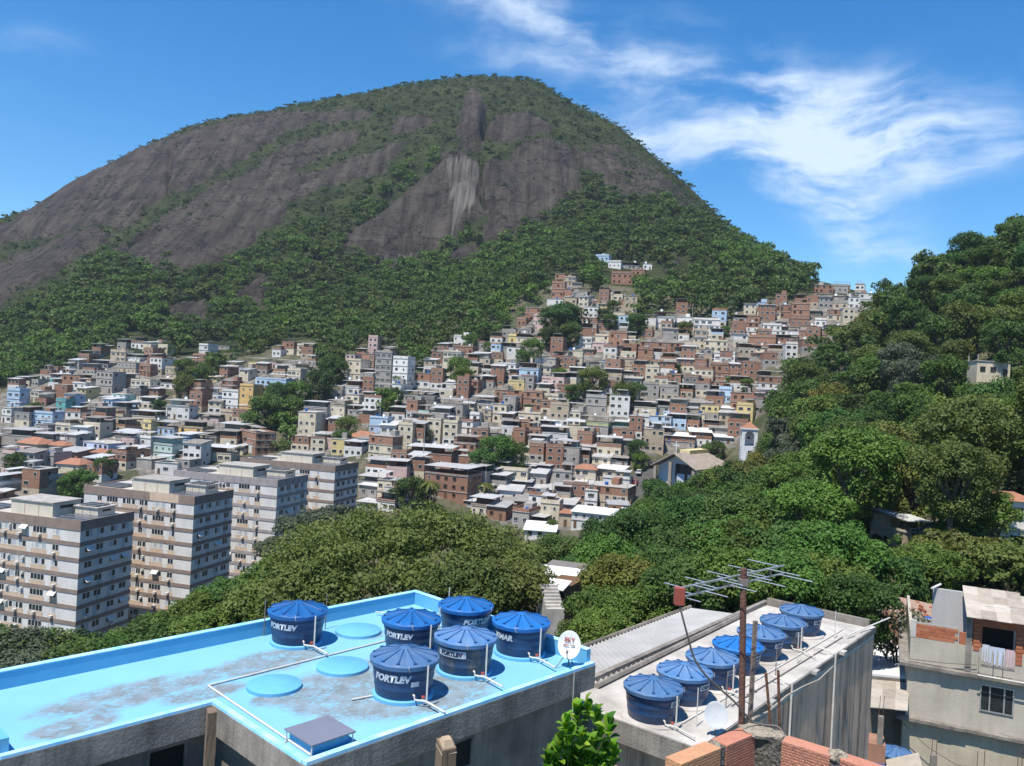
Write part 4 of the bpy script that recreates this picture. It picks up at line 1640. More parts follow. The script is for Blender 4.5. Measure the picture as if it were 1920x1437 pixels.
arch_wall(m, -bw / 2, bw / 2, 0, .5, -bh, 0, -1.5, 1.5, -2.1)
m.box(-bw / 2, bw / 2, bd - .5, bd, -bh, 0)
arch_wall(m, .503, bd - .503, -bw / 2, -bw / 2 + .5, -bh, 0, 1.2, bd - 1.2, -2.2, False)
arch_wall(m, .503, bd - .503, bw / 2 - .5, bw / 2, -bh, 0, 1.2, bd - 1.2, -2.2, False)
m.build('wall', M_CH, bt)
m = MB()
m.box(-bw / 2 + .5, bw / 2 - .5, .5, bd - .5, -5.9, -5.5)
m.build('belfry_floor', M_CH, bt)
m = MB()
m.tube([(-1.35, .25, -3.4), (1.35, .25, -3.4)], .06, 6)
m.tube([(-1.35, .25, -4.3), (1.35, .25, -4.3)], .06, 6)
m.build('railing', M_STEEL, bt)
m = MB()
m.lathe([(.05, 1.0), (.3, .9), (.42, .3), (.55, 0)], 14, 0, (0, bd / 2, -3.2))
m.build('bell', mat('bronze', (.12, .09, .05), (.08, .06, .035), 3, .4, metal=.6), bt)
m = MB()
m.box(-bw / 2 - .35, bw / 2 + .35, -.35, bd + .35, .003, .45)
m.build('cornice', M_CH, bt)
m = MB()
a = [(-bw / 2 - .2, -.2, .453), (bw / 2 + .2, -.2, .453), (bw / 2 + .2, bd + .2, .453), (-bw / 2 - .2, bd + .2, .453)]
for i in range(4):
    m.face([a[i], a[(i + 1) % 4], (0, bd / 2, 2.6)])
m.build('roof', M_TILE, bt)
m = MB()
m.box(-.35, .6, -.02, .04, -9.6, -7.0)
m.build('window', M_GLASS, bt)

# ---------------------------------------------------------------- street with cars
ROADPX = [(1168, 1000), (1182, 968), (1194, 935), (1205, 905), (1213, 882), (1206, 868), (1192, 860)]
rp = [hit(u, v, 150) for u, v in ROADPX]
rp = [p for p in rp if p is not None]
fine = []
for i in range(len(rp) - 1):
    for k_ in range(6):
        fine.append(rp[i] + (rp[i + 1] - rp[i]) * k_ / 6)
fine.append(rp[-1])
m = MB()
side = []
for i, p in enumerate(fine):
    d_ = fine[min(i + 1, len(fine) - 1)] - fine[max(i - 1, 0)]
    d_ = d_[:2] / np.hypot(*d_[:2])
    nrm = np.array([d_[1], -d_[0]])
    zz = max(float(ground(p[0] + s_ * nrm[0], p[1] + s_ * nrm[1])) for s_ in (-3, 0, 3)) + .25
    side.append([(p[0] + s_ * nrm[0], p[1] + s_ * nrm[1], zz) for s_ in (-3.4, 3.4)])
for i in range(len(side) - 1):
    m.face([side[i][0], side[i][1], side[i + 1][1], side[i + 1][0]])
o = m.build('street', mat('asphalt', (.085, .083, .08), (.06, .058, .056), .6, .9))
o['kind'] = 'structure'


def car(i, off, colr, label, flip=False):
    p = np.array(side[i]).mean(0)
    q = np.array(side[min(i + 1, len(side) - 1)]).mean(0)
    d_ = q - p
    ang = math.atan2(d_[1], d_[0])
    nx, ny = math.cos(ang + math.pi / 2), math.sin(ang + math.pi / 2)
    t = thing('parked_car', label, 'car', (p[0] + nx * off, p[1] + ny * off, p[2] + .02), ang + (math.pi if flip else 0), 'cars along the street below the church')
    mb = MB()
    prof = [(-2.1, .35), (-2.1, .85), (-1.2, .95), (1.3, .92), (2.1, .72), (2.1, .35)]
    for s0, s1 in ((-.85, .85),):
        for k_ in range(len(prof)):
            a, b_ = prof[k_], prof[(k_ + 1) % len(prof)]
            mb.face([(a[0], s0, a[1]), (b_[0], s0, b_[1]), (b_[0], s1, b_[1]), (a[0], s1, a[1])])
        mb.face([(x, s0, z) for x, z in prof])
        mb.face([(x, s1, z) for x, z in reversed(prof)])
    mb.hexa([(-1.3, -.72, 1.42), (.35, -.72, 1.42), (.35, .72, 1.42), (-1.3, .72, 1.42), (-1.25, -.68, 1.47), (.3, -.68, 1.47), (.3, .68, 1.47), (-1.25, .68, 1.47)])
    mb.build('body', mat('paint_' + colr[0], colr[1], tuple(x * .9 for x in colr[1]), 1, .3, spec=.6), t)
    mb = MB()
    mb.hexa([(-1.85, -.8, .93), (1.15, -.8, .93), (1.15, .8, .93), (-1.85, .8, .93), (-1.3, -.7, 1.42), (.35, -.7, 1.42), (.35, .7, 1.42), (-1.3, .7, 1.42)])
    mb.build('windows', M_GLASS, t)
    for x in (-1.3, 1.3):
        for s_ in (-1, 1):
            mb = MB()
            mb.tube([(x, s_ * .70, .32), (x, s_ * .9, .32)], .32, 10)
            mb.build('wheel', M_FRAME_D, t)


CARW, CARD, CARR, CARS = ('white', (.7, .7, .7)), ('dark', (.03, .03, .035)), ('red', (.35, .04, .03)), ('silver', (.42, .43, .45))
car(7, 2.0, CARW, 'white car parked lowest on the street, nearest the white roofed house', True)
car(11, 2.1, CARD, 'dark car parked just uphill of the lowest white car')
car(14, 2.0, CARS, 'silver car parked on the street between the dark and red ones', True)
car(17, 2.1, CARR, 'red car parked on the street below the church')
car(21, 2.0, CARW, 'white car parked farther up the street near the bend')
car(27, -1.8, CARD, 'dark car at the top bend of the street', True)

# ---------------------------------------------------------------- utility poles on the hillside
M_POLE = mat('pole_concrete', (.33, .32, .30), (.25, .24, .23), 1, .9)


def pole(u, v0, v1, label):
    P = hit(u, v0, 150)
    h = (v0 - v1) * P[1] / F
    t = thing('utility_pole', label, 'utility pole', tuple(P))
    mb = MB()
    mb.tube([(0, 0, -1), (0, 0, h)], .16, 8, 0, .11)
    mb.build('post', M_POLE, t)
    mb = MB()
    mb.box(-1.0, 1.0, -.07, .07, h - .7, h - .55)
    mb.build('crossarm', M_WOOD_D, t)


pole(792, 890, 795, 'tall grey utility pole in front of the brick houses beside the fire-red tile roof')
pole(1297, 615, 570, 'utility pole standing on the ridge between upper houses and forest')
pole(270, 752, 722, 'utility pole among the grey houses of the left slope')
pole(1110, 640, 598, 'utility pole among the trees above the brick houses')
# ------------------------------------------------------------------ the many small houses that fill the gaps between the landmarks, as one mass
def build_house_mass(items):
    wallm = [WALLS[k_] for k_ in WALLS]
    keys = list(WALLS)
    mats = wallm + [M_SLAB, M_TIN[0], M_TIN[1], M_TIN[2], M_GLASS, M_FRAME_W, M_TILE]
    iS, iT, iG, iF = len(keys), len(keys) + 1, len(keys) + 4, len(keys) + 5
    mb = MB()
    R_ = random.Random(77)
    for (P, yaw, w, dep, h, st, walls, roof) in items:
        k0 = len(mb.v)
        hw = w / 2
        fh = h / st
        body = h - 1.9 if roof == 'tin' and st > 1 else h
        z0 = -4
        for i in range(st):
            z1 = min((i + 1) * fh, body)
            if z1 > z0:
                e = .03 * i
                mb.box(-hw - e, hw + e, -e, dep + e, z0, z1, keys.index(walls[min(i, len(walls) - 1)]))
            z0 = z1
        if roof == 'tin':
            s_ = R_.uniform(.1, .4)
            mb.hexa([(-hw - .3, -.6, h - s_), (hw + .3, -.6, h - s_), (hw + .3, dep + .3, h + s_), (-hw - .3, dep + .3, h + s_), (-hw - .3, -.6, h - s_ + .1), (hw + .3, -.6, h - s_ + .1), (hw + .3, dep + .3, h + s_ + .1), (-hw - .3, dep + .3, h + s_ + .1)], iT + R_.choice((0, 0, 1, 1, 2)))
            for x in (-hw + .1, hw - .1):
                mb.box(x - .07, x + .07, .03, .17, body, h - s_ * .8, iS)
            if R_.random() < .6:
                mb.box(-hw + .2, R_.uniform(-.2, .8) * hw, dep * .4, dep - .2, body, h - .1, keys.index(R_.choice(('BR', 'GY', 'DK'))))
        elif roof == 'shed':
            mb.hexa([(-hw - .3, -.5, h), (hw + .3, -.5, h), (hw + .3, dep + .3, h + .9), (-hw - .3, dep + .3, h + .9), (-hw - .3, -.5, h + .1), (hw + .3, -.5, h + .1), (hw + .3, dep + .3, h + 1.0), (-hw - .3, dep + .3, h + 1.0)], iT + R_.choice((0, 1, 1, 2)))
        else:
            mb.box(-hw - .15, hw + .15, -.15, dep + .15, h, h + .16, iS)
            if R_.random() < .6:
                c = keys.index('BR' if roof == 'raw' else walls[-1])
                ph = R_.choice((.5, .9))
                mb.box(-hw, hw, 0, .15, h + .163, h + .163 + ph, c)
                mb.box(hw - .15, hw, .153, dep, h + .163, h + .163 + ph, c)
            if R_.random() < .5:
                xa, xb, dy = -hw * R_.uniform(.2, .95), hw * R_.uniform(.1, .9), dep * .6
                mb.hexa([(xa, -.2, h + 2.1), (xb, -.2, h + 2.1), (xb, dy, h + 2.4), (xa, dy, h + 2.4), (xa, -.2, h + 2.18), (xb, -.2, h + 2.18), (xb, dy, h + 2.48), (xa, dy, h + 2.48)], iT + R_.choice((0, 0, 1, 2)))
                for x in (xa + .15, xb - .15):
                    mb.box(x - .06, x + .06, .2, .32, h + .163, h + 2.12, iS)
            if R_.random() < .4:
                mb.box(0, hw - .4, dep * .5, dep - .3, h + .163, h + 2.2, keys.index(R_.choice(('BR', 'GY', walls[-1]))))
        for i in range(st):
            if i * fh + 1.9 > body:
                continue
            n = max(1, int(round(w / 2.7)))
            for q in range(n):
                if R_.random() < .18:
                    continue
                x = -hw + w * (q + .5) / n
                z = i * fh + .95
                ww = R_.choice((.45, .6, .6, .8))
                mb.box(x - ww - .07, x + ww + .07, -.07 - .03 * i, -.03 * i, z - .07, z + 1.12, iF)
                mb.face([(x - ww, -.075 - .03 * i, z), (x + ww, -.075 - .03 * i, z), (x + ww, -.075 - .03 * i, z + 1.05), (x - ww, -.075 - .03 * i, z + 1.05)], iG)
            if R_.random() < .6:
                y = dep * R_.uniform(.3, .7)
                x = hw + .075 + .03 * i
                mb.face([(x, y - .5, i * fh + .95), (x, y + .5, i * fh + .95), (x, y + .5, i * fh + 1.95), (x, y - .5, i * fh + 1.95)], iG)
        c, s = math.cos(math.radians(yaw)), math.sin(math.radians(yaw))
        for i in range(k0, len(mb.v)):
            x, y, z = mb.v[i]
            mb.v[i] = (P[0] + x * c - y * s, P[1] + x * s + y * c, P[2] + z)
    o = mb.build('hillside_houses', mats)
    o['kind'] = 'stuff'


build_house_mass(MASS)

# ------------------------------------------------------------------ foliage
def leaf_material(name, c, c2, trans=.25):
    m = bpy.data.materials.new(name)
    m.use_nodes = True
    nt = m.node_tree
    N, L = nt.nodes, nt.links
    b = N['Principled BSDF']
    b.inputs['Roughness'].default_value = .58
    b.inputs['Specular IOR Level'].default_value = .22
    at_ = N.new('ShaderNodeAttribute')
    at_.attribute_name = 'tint'
    mx = N.new('ShaderNodeMixRGB')
    mx.inputs[1].default_value = (*c, 1)
    mx.inputs[2].default_value = (*c2, 1)
    L.new(at_.outputs['Fac'], mx.inputs[0])
    oi = N.new('ShaderNodeObjectInfo')
    hs = N.new('ShaderNodeHueSaturation')
    r1 = N.new('ShaderNodeMapRange')
    r1.inputs[3].default_value = .72
    r1.inputs[4].default_value = 1.3
    L.new(oi.outputs['Random'], r1.inputs[0])
    L.new(r1.outputs[0], hs.inputs['Value'])
    ml = N.new('ShaderNodeMath')
    ml.operation = 'MULTIPLY_ADD'
    fr = N.new('ShaderNodeMath')
    fr.operation = 'FRACT'
    m7 = N.new('ShaderNodeMath')
    m7.operation = 'MULTIPLY'
    m7.inputs[1].default_value = 7.31
    L.new(oi.outputs['Random'], m7.inputs[0])
    L.new(m7.outputs[0], fr.inputs[0])
    L.new(fr.outputs[0], ml.inputs[0])
    ml.inputs[1].default_value = .04
    ml.inputs[2].default_value = .48
    L.new(ml.outputs[0], hs.inputs['Hue'])
    L.new(mx.outputs[0], hs.inputs['Color'])
    L.new(hs.outputs[0], b.inputs['Base Color'])
    tr = N.new('ShaderNodeBsdfTranslucent')
    br = N.new('ShaderNodeHueSaturation')
    br.inputs['Value'].default_value = 1.5
    br.inputs['Saturation'].default_value = 1.1
    L.new(hs.outputs[0], br.inputs['Color'])
    L.new(br.outputs[0], tr.inputs[0])
    ms = N.new('ShaderNodeMixShader')
    ms.inputs[0].default_value = trans
    L.new(b.outputs[0], ms.inputs[1])
    L.new(tr.outputs[0], ms.inputs[2])
    L.new(ms.outputs[0], N['Material Output'].inputs[0])
    return m


LEAF = {
    'dark': leaf_material('leaves_dark', (.028, .062, .015), (.076, .132, .028)),
    'mid': leaf_material('leaves_green', (.044, .088, .015), (.110, .175, .032)),
    'bright': leaf_material('leaves_bright', (.050, .105, .016), (.105, .175, .030)),
    'olive': leaf_material('leaves_olive', (.062, .088, .019), (.145, .170, .042)),
    'grey': leaf_material('leaves_grey_green', (.052, .068, .040), (.105, .125, .075)),
    'yellow': leaf_material('leaves_yellowish', (.085, .10, .018), (.175, .165, .035)),
    'pale': leaf_material('leaves_pale_flower', (.16, .14, .07), (.30, .26, .13)),
}
M_BARK = mat('bark', (.14, .11, .085), (.075, .06, .048), 3, .9, .4, 12)
M_BARE = mat('bare_branches', (.36, .34, .31), (.26, .24, .22), 3, .9)


def crown_arrays(rng, nlobe, nleaf, leaf, flat=.75, droop=0.0, spread=1.0, core=.15, low=1.0, lr_=(.26, .42)):
    """leaf quads filling a lobed crown of radius about 1: returns (n,4,3) corners and (n,) tint"""
    lob = []
    for i in range(nlobe):
        t = 2 * math.pi * (i * .618034 + rng.random() * .15)
        rr_ = math.sqrt((i + .5) / nlobe) * .70 * spread
        z = (math.sqrt(max(0, 1 - rr_ * rr_)) * .55 * rng.uniform(.55, 1.15) - .12) * flat / .75
        if i % 3 == 2:
            z = rng.uniform(-.75, -.05) * low
            rr_ = .60 * spread * (1 - .35 * abs(z))
        lob.append((rr_ * math.cos(t), rr_ * math.sin(t), z, rng.uniform(lr_[0], lr_[1])))
    lob = np.array(lob)
    k_ = rng.integers(0, nlobe, nleaf)
    d_ = rng.normal(size=(nleaf, 3))
    d_[:, 2] = d_[:, 2] * .9 + .35
    d_ /= np.linalg.norm(d_, axis=1, keepdims=True)
    rad = lob[k_, 3] * (rng.random(nleaf) ** .35 * .5 + .55)
    inner = rng.random(nleaf) < core
    rad = np.where(inner, rad * .5, rad)
    P = lob[k_, :3] + d_ * rad[:, None] * np.array([1, 1, flat])
    nrm = d_ * .8 + np.array([0, 0, .5]) + rng.normal(size=(nleaf, 3)) * .45
    nrm /= np.linalg.norm(nrm, axis=1, keepdims=True)
    a = np.cross(nrm, rng.normal(size=(nleaf, 3)))
    a[:, 2] -= droop
    a -= nrm * (a * nrm).sum(1, keepdims=True)
    a /= np.linalg.norm(a, axis=1, keepdims=True) + 1e-9
    b_ = np.cross(nrm, a)
    s_ = leaf * rng.uniform(.6, 1.35, nleaf)[:, None]
    ln, wd = 1.0, .62
    quad = np.stack([P - a * s_ * ln * .5, P + b_ * s_ * wd * .5 - nrm * s_ * .08, P + a * s_ * ln * .5, P - b_ * s_ * wd * .5 - nrm * s_ * .08], 1)
    lt = rng.random(nlobe)
    tint = np.clip(lt[k_] * .5 + rng.random(nleaf) * .5, 0, 1)
    return quad, tint


def quads_mesh(name, quad, tint, mats):
    n = len(quad)
    return np_mesh(name, quad.reshape(-1, 3), np.arange(4 * n).reshape(n, 4), mats, False, {'tint': np.repeat(tint, 4)})


def crown_mesh(name, seed, nlobe, nleaf, leaf, **kw):
    rng = np.random.default_rng(seed)
    q, t = crown_arrays(rng, nlobe, nleaf, leaf, **kw)
    return quads_mesh(name, q, t, LEAF['mid'])


CR_NEAR = [crown_mesh('crown_near', 50 + i, 75, 13000, .066, flat=.95, lr_=(.15, .25), spread=1.12) for i in range(3)]
CR_MID = [crown_mesh('crown_mid', 60 + i, 44 + 4 * i, 5200, .092, flat=.85 + .07 * (i % 3), lr_=(.17, .28), spread=1.1) for i in range(6)]
CR_UMB = [crown_mesh('crown_flat', 80 + i, 36, 4200, .085, flat=.5, low=.3, lr_=(.17, .28), spread=1.1) for i in range(2)]
CR_BIG = crown_mesh('crown_giant', 90, 420, 70000, .024, flat=.70, droop=.9, lr_=(.08, .14), spread=1.22)
CR_LOOSE = crown_mesh('crown_loose', 95, 12, 900, .12, flat=.9)


def trunk_mesh(seed, n=5):
    R_ = random.Random(seed)
    mb = MB()
    mb.tube([(0, 0, -.15), (R_.uniform(-.05, .05), R_.uniform(-.05, .05), .35), (R_.uniform(-.1, .1), R_.uniform(-.1, .1), .75)], .085, 8, 0, .055)
    for i in range(n):
        a = 2 * math.pi * i / n + R_.uniform(-.4, .4)
        r_ = R_.uniform(.3, .55)
        mb.tube([(0, 0, .5 + .06 * i), (r_ * .45 * math.cos(a), r_ * .45 * math.sin(a), .85), (r_ * math.cos(a), r_ * math.sin(a), 1.05)], .045, 6, 0, .015)
    return mb.mesh('tree_trunk', M_BARK, True)


TRUNK = [trunk_mesh(i) for i in range(4)]
TREES = []
NT = 0


def tree(u, v, depth, R, tint, lod='mid', hf=1.0, where=None, P=None, label=None, name='tree', group=None):
    """crown centre seen at (u, v), at the given depth, crown radius R metres"""
    global NT
    NT += 1
    R_ = random.Random(NT * 13)
    C = at(u, v, depth) if P is None else P
    g = float(ground(C[0], C[1]))
    hgt = max(C[2] - g, R * .6)
    t = thing(name, label or 'x', 'tree', (C[0], C[1], g), R_.uniform(0, 6.28), group)
    me = {'near': R_.choice(CR_NEAR), 'mid': R_.choice(CR_MID), 'flat': R_.choice(CR_UMB), 'big': CR_BIG, 'loose': CR_LOOSE}[lod]
    c = obj('crown', me, t, (0, 0, hgt), 0, (R, R, R * hf))
    c.material_slots[0].link = 'OBJECT'
    c.material_slots[0].material = LEAF[tint]
    k_ = obj('trunk', R_.choice(TRUNK), t, (0, 0, 0), 0, (R * .95, R * .95, hgt))
    uu, vv = to_px(C)
    TREES.append((t, dict(u=float(uu), v=float(vv), tint=tint, R=R, depth=float(C[1]), label=label, lod=lod)))
    return t


# -- trees standing among the hillside houses
for u, v, rp_, tint in FAV_TREES:
    Pg = hit(u, v + rp_ * 1.05, 120)
    R = rp_ * Pg[1] / F * 1.12
    C = at(u, v, Pg[1] - R * .2)
    tree(u, v, 0, R, tint, 'mid', RNG.uniform(.95, 1.15), P=C)

# -- trees close to the viewer
NEAR = [
    (770, 1092, 76, 14.6, 'olive', 'big', .92, 'very wide spreading olive green tree filling the valley behind the blue roof'),
    (945, 1130, 66, 4.4, 'olive', 'near', 1.1, None), (880, 1130, 64, 4.6, 'olive', 'near', 1.0, None), (590, 1130, 68, 5.0, 'olive', 'near', .95, None),
    (590, 1012, 118, 6.6, 'grey', 'near', .85, 'grey green feathery tree between the giant olive tree and the farthest tower'), (545, 1045, 112, 5.4, 'grey', 'near', .85, None), (640, 985, 125, 5.2, 'grey', 'mid', .85, None),
    (425, 1142, 104, 5.0, 'mid', 'near', 1, None), (465, 1140, 96, 5.4, 'mid', 'near', 1, None), (385, 1165, 95, 4.8, 'bright', 'near', 1, None), (330, 1200, 92, 5.0, 'mid', 'near', 1, None), (270, 1225, 90, 5.0, 'dark', 'near', 1, None),
    (210, 1248, 88, 5.0, 'mid', 'near', 1, None), (150, 1256, 85, 5.0, 'dark', 'near', 1, None), (85, 1262, 80, 5.5, 'dark', 'near', 1, None), (25, 1268, 78, 6.0, 'grey', 'near', 1, None), (-45, 1265, 78, 6.0, 'dark', 'near', 1, None),
    (400, 1210, 72, 4.2, 'mid', 'near', 1, None), (310, 1245, 70, 4.2, 'dark', 'near', 1, None), (225, 1270, 68, 4.4, 'mid', 'near', 1, None), (130, 1290, 66, 4.4, 'dark', 'near', 1, None), (40, 1310, 64, 4.6, 'grey', 'near', 1, None), (500, 1160, 74, 4.6, 'olive', 'near', 1, None), (520, 1105, 90, 4.6, 'bright', 'mid', 1, None),
    (1132, 1160, 50, 2.7, 'mid', 'near', 1, None), (1168, 1112, 54, 3.4, 'yellow', 'near', 1, 'yellowing leafy tree between the giant olive tree and the antenna'), (1205, 1165, 47, 2.6, 'mid', 'near', 1, None), (1092, 1200, 46, 1.7, 'mid', 'near', 1, None), (1130, 1200, 44, 2.2, 'mid', 'near', 1, None), (1150, 1100, 58, 2.6, 'mid', 'near', 1, None),
    (1290, 1125, 47, 3.2, 'dark', 'near', 1, None), (1370, 1108, 48, 3.4, 'mid', 'near', 1, None), (1450, 1110, 48, 3.4, 'mid', 'near', 1, None), (1535, 1120, 50, 3.6, 'mid', 'near', 1, None), (1605, 1140, 46, 2.6, 'dark', 'near', 1, None), (1250, 1090, 56, 3.2, 'dark', 'near', 1, None),
    (1560, 1062, 62, 4.6, 'bright', 'near', 1, 'bright green tree just above the far end of the grey roof with tanks'), (1480, 1058, 64, 4.4, 'dark', 'near', 1, None), (1395, 1050, 66, 4.4, 'mid', 'near', 1, None), (1300, 1060, 68, 4.4, 'dark', 'near', 1, None),
    (1690, 1195, 47, 1.7, 'grey', 'loose', 1.5, 'thin loose leafed tree in front of the broken brick ruin'), (1660, 1100, 62, 3.6, 'dark', 'near', 1, None), (1800, 1070, 72, 4.8, 'olive', 'flat', 1.2, None), (1885, 1070, 68, 4.6, 'olive', 'flat', 1.2, None), (1740, 1085, 66, 3.8, 'mid', 'near', 1, None), (1830, 1020, 80, 5, 'mid', 'near', 1, None), (1605, 1165, 46, 1.5, 'bright', 'near', 1, None)]
for u, v, dpt, R, tint, lod, hf, lab in NEAR:
    tree(u, v, dpt, R, tint, lod, hf, label=lab)

for u, v, dpt, R, tint in ((1228, 925, 235, 4.6, 'dark'), (1250, 960, 215, 5.5, 'dark'), (1285, 945, 215, 5.2, 'mid'), (1318, 930, 214, 5.2, 'dark'), (1345, 922, 210, 5.4, 'mid'), (1372, 915, 206, 5.6, 'dark'), (1402, 900, 204, 5.2, 'olive'), (1425, 872, 214, 4.6, 'yellow'), (1446, 850, 216, 5.0, 'dark'), (1300, 975, 180, 5.2, 'dark'), (1350, 965, 175, 5.4, 'mid'), (1400, 950, 172, 5.6, 'dark'), (1445, 925, 175, 5.4, 'mid'), (1210, 975, 205, 4.8, 'mid'), (1180, 1010, 180, 4.8, 'dark'), (1230, 1000, 175, 5.2, 'mid')):
    tree(u, v, dpt, R, tint, 'mid', 1.1)

# -- forest of the right hill
HILL = [(1660, 560), (1640, 580), (1600, 620), (1540, 655), (1480, 695), (1440, 740), (1425, 765), (1412, 800), (1425, 870), (1380, 905), (1320, 935), (1270, 955), (1215, 940), (1190, 990), (1185, 1012), (1130, 1003), (1080, 1013), (1000, 1035), (1000, 1080), (1060, 1085), (1200, 1100), (1400, 1080), (1650, 1090), (2300, 1100), (2300, 380), (1920, 400), (1880, 405), (1800, 450), (1700, 505), (1680, 530)]
CLEAR = [(1862, 690, 36, 30), (1715, 1010, 24, 34), (1900, 1000, 22, 60)]
RH = np.random.default_rng(3)
cand = []
sp_ = 7.4
for gx in np.arange(-20, 330, sp_):
    for gy in np.arange(66, 350, sp_):
        x = gx + RH.uniform(-.42, .42) * sp_
        y = gy + RH.uniform(-.42, .42) * sp_
        if y < 125 and RH.random() < .12:
            continue
        R = RH.uniform(3.6, 5.9) * (1.0 + .15 * (y > 180))
        z = float(ground(x, y)) + R * RH.uniform(.95, 2.3)
        C = np.array([x, y, z])
        u, v = to_px(C)
        rpx = R * F / y
        if u < 960 or u > 2250 or not in_poly(u, v - rpx * .1, HILL):
            continue
        if any(abs(u - a) < b_ + rpx * .7 and abs(v - c) < d_ + rpx * .5 for a, b_, c, d_ in [(q[0], q[2], q[1], q[3]) for q in CLEAR]):
            continue
        if y < 90 and u + rpx * .85 > 1002 and u - rpx * .85 < 1078 and v - rpx < 1160:
            continue
        if y < 275 and u + rpx * .85 > 1236 and u - rpx * .85 < 1424 and v - rpx * .95 < (895 if u < 1330 else 895 - (u - 1330) * .32):
            continue
        if u < 1480 and v < 900 and not in_poly(u - rpx * .5, v, HILL) and RH.random() < .5:
            continue
        cand.append((rpx, C, R, u, v))
cand.sort(key=lambda q: -q[0])
inview = [q for q in cand if q[3] - q[0] < 1930 and q[4] - q[0] < 1437]
NIND = max(0, 296 - len(TREES))
one = inview[:NIND]
rest = inview[NIND:] + [q for q in cand if not (q[3] - q[0] < 1930)]
SPECIAL = {'bright': [(1560, 1000, 60), (1600, 960, 55), (1880, 880, 80), (1640, 980, 50), (1500, 990, 60)], 'olive': [(1540, 800, 40), (1700, 860, 80), (1850, 870, 90), (1650, 640, 60), (1830, 640, 60), (1620, 970, 40)], 'yellow': [(1560, 760, 24), (1690, 945, 34), (1430, 840, 22), (1230, 980, 26)], 'grey': [(1480, 830, 45), (1720, 700, 40), (1850, 1040, 40)]}
for rpx, C, R, u, v in one:
    tint = 'dark' if RH.random() < .55 else 'mid'
    for k_, L_ in SPECIAL.items():
        for a, b_, r_ in L_:
            if math.hypot(u - a, v - b_) < r_ and RH.random() < .75:
                tint = k_
    tree(0, 0, 0, R, tint, 'near' if rpx > 60 else ('flat' if RH.random() < .16 else 'mid'), float(RH.uniform(.9, 1.2)), P=C)
print('trees', len(TREES), 'rest', len(rest))


def merged_trees(name, items, nleaf, leaf, tint_mat, kind='stuff', nlobe=7, nvar=7):
    """items: list of (x, y, z, R, hf) ; joined crowns"""
    rng = np.random.default_rng(len(items))
    var = [crown_arrays(rng, nlobe, nleaf, leaf, flat=.85, lr_=(.24, .36) if nlobe > 8 else (.26, .42)) for _ in range(nvar)]
    Q, T = [], []
    for i, (x, y, z, R, hf) in enumerate(items):
        q, t = var[i % nvar]
        a = rng.uniform(0, 6.28)
        c, s = math.cos(a), math.sin(a)
        M_ = np.array([[c, -s, 0], [s, c, 0], [0, 0, hf]]) * R
        M_[2] = [0, 0, hf * R]
        Q.append(q @ M_.T + np.array([x, y, z]))
        T.append(np.clip(t * .6 + rng.uniform(-.15, .5), 0, 1))
    if not Q:
        return
    o = obj(name, quads_mesh(name, np.concatenate(Q), np.concatenate(T), LEAF[tint_mat]))
    o['kind'] = kind


merged_trees('forest_on_right_hill', [(c[0], c[1], c[2], R, 1.1) for _, c, R, u, v in rest], 420, .22, 'dark')
merged_trees('forest_crest_on_right_hill', [(c[0], c[1], c[2] - 1.5, R * 1.02, 1.1) for _, c, R, u, v in rest[::3]], 300, .2, 'olive')

# -- forest and scrub of the mountain
FB = np.array([(-400, 640), (0, 600), (100, 552), (190, 485), (300, 505), (420, 500), (500, 450), (620, 415), (720, 345), (800, 292), (830, 290), (845, 440), (920, 440), (960, 425), (1040, 370), (1100, 330), (1160, 368), (1250, 380), (1330, 420), (1380, 450), (1500, 500), (2400, 560)], float)
RM = np.random.default_rng(8)
forest, scrub, light = [], [], []


def rock_at(x, y):
    th = np.arctan2(x, y)
    r = np.hypot(x, y)
    j = np.clip(((th - TH[0]) / (TH[1] - TH[0])).round().astype(int), 0, NA - 1)
    i = np.clip(np.searchsorted(RR, r), 0, len(RR) - 1)
    return ROCK[i, j], rid[j]


favm = [[(x, y) for x, y in p] for p in FAV] + [[(1525, 530), (1660, 535), (1600, 625), (1525, 600)]]
xs = np.arange(-560, 420, 6.2)
ys = np.arange(300, 900, 6.2)
X_, Y_ = np.meshgrid(xs, ys)
X_ = (X_ + RM.uniform(-.45, .45, X_.shape) * 6.2).ravel()
Y_ = (Y_ + RM.uniform(-.45, .45, Y_.shape) * 6.2).ravel()
Zg = ground(X_, Y_)
U_, V_ = to_px(np.stack([X_, Y_, Zg], -1))
rkv, rdg = rock_at(X_, Y_)
rad_ = np.hypot(X_, Y_)
isfor = V_ > np.interp(U_, FB[:, 0], FB[:, 1])
infav = np.zeros(len(X_), bool)
for p in favm:
    infav |= in_poly(U_, V_ - 3, p)
for dx, dy in ((0, -14), (0, 12), (-12, 0), (12, 0)):
    for p in favm:
        infav |= in_poly(U_ + dx * .5, V_ + dy * .5, p)
inhill = in_poly(U_, V_ - 6, HILL) & (U_ > 1000)
okv = (U_ > -260) & (U_ < 2000) & (rad_ < rdg + 14) & ~infav & ~inhill
for a, b_, c, d_ in RECTS:
    okv &= ~((U_ > a - 7) & (U_ < b_ + 7) & (V_ > c - 3) & (V_ < d_ + 15))
bare = np.array([(1230, 520, 26), (1275, 505, 22), (390, 575, 10)])
for a, b_, r_ in bare:
    okv &= np.hypot(U_ - a, V_ - b_) > r_
slope_keep = RM.random(len(X_))
tone = fbm(X_ / 45, Y_ / 45, 3, 71)
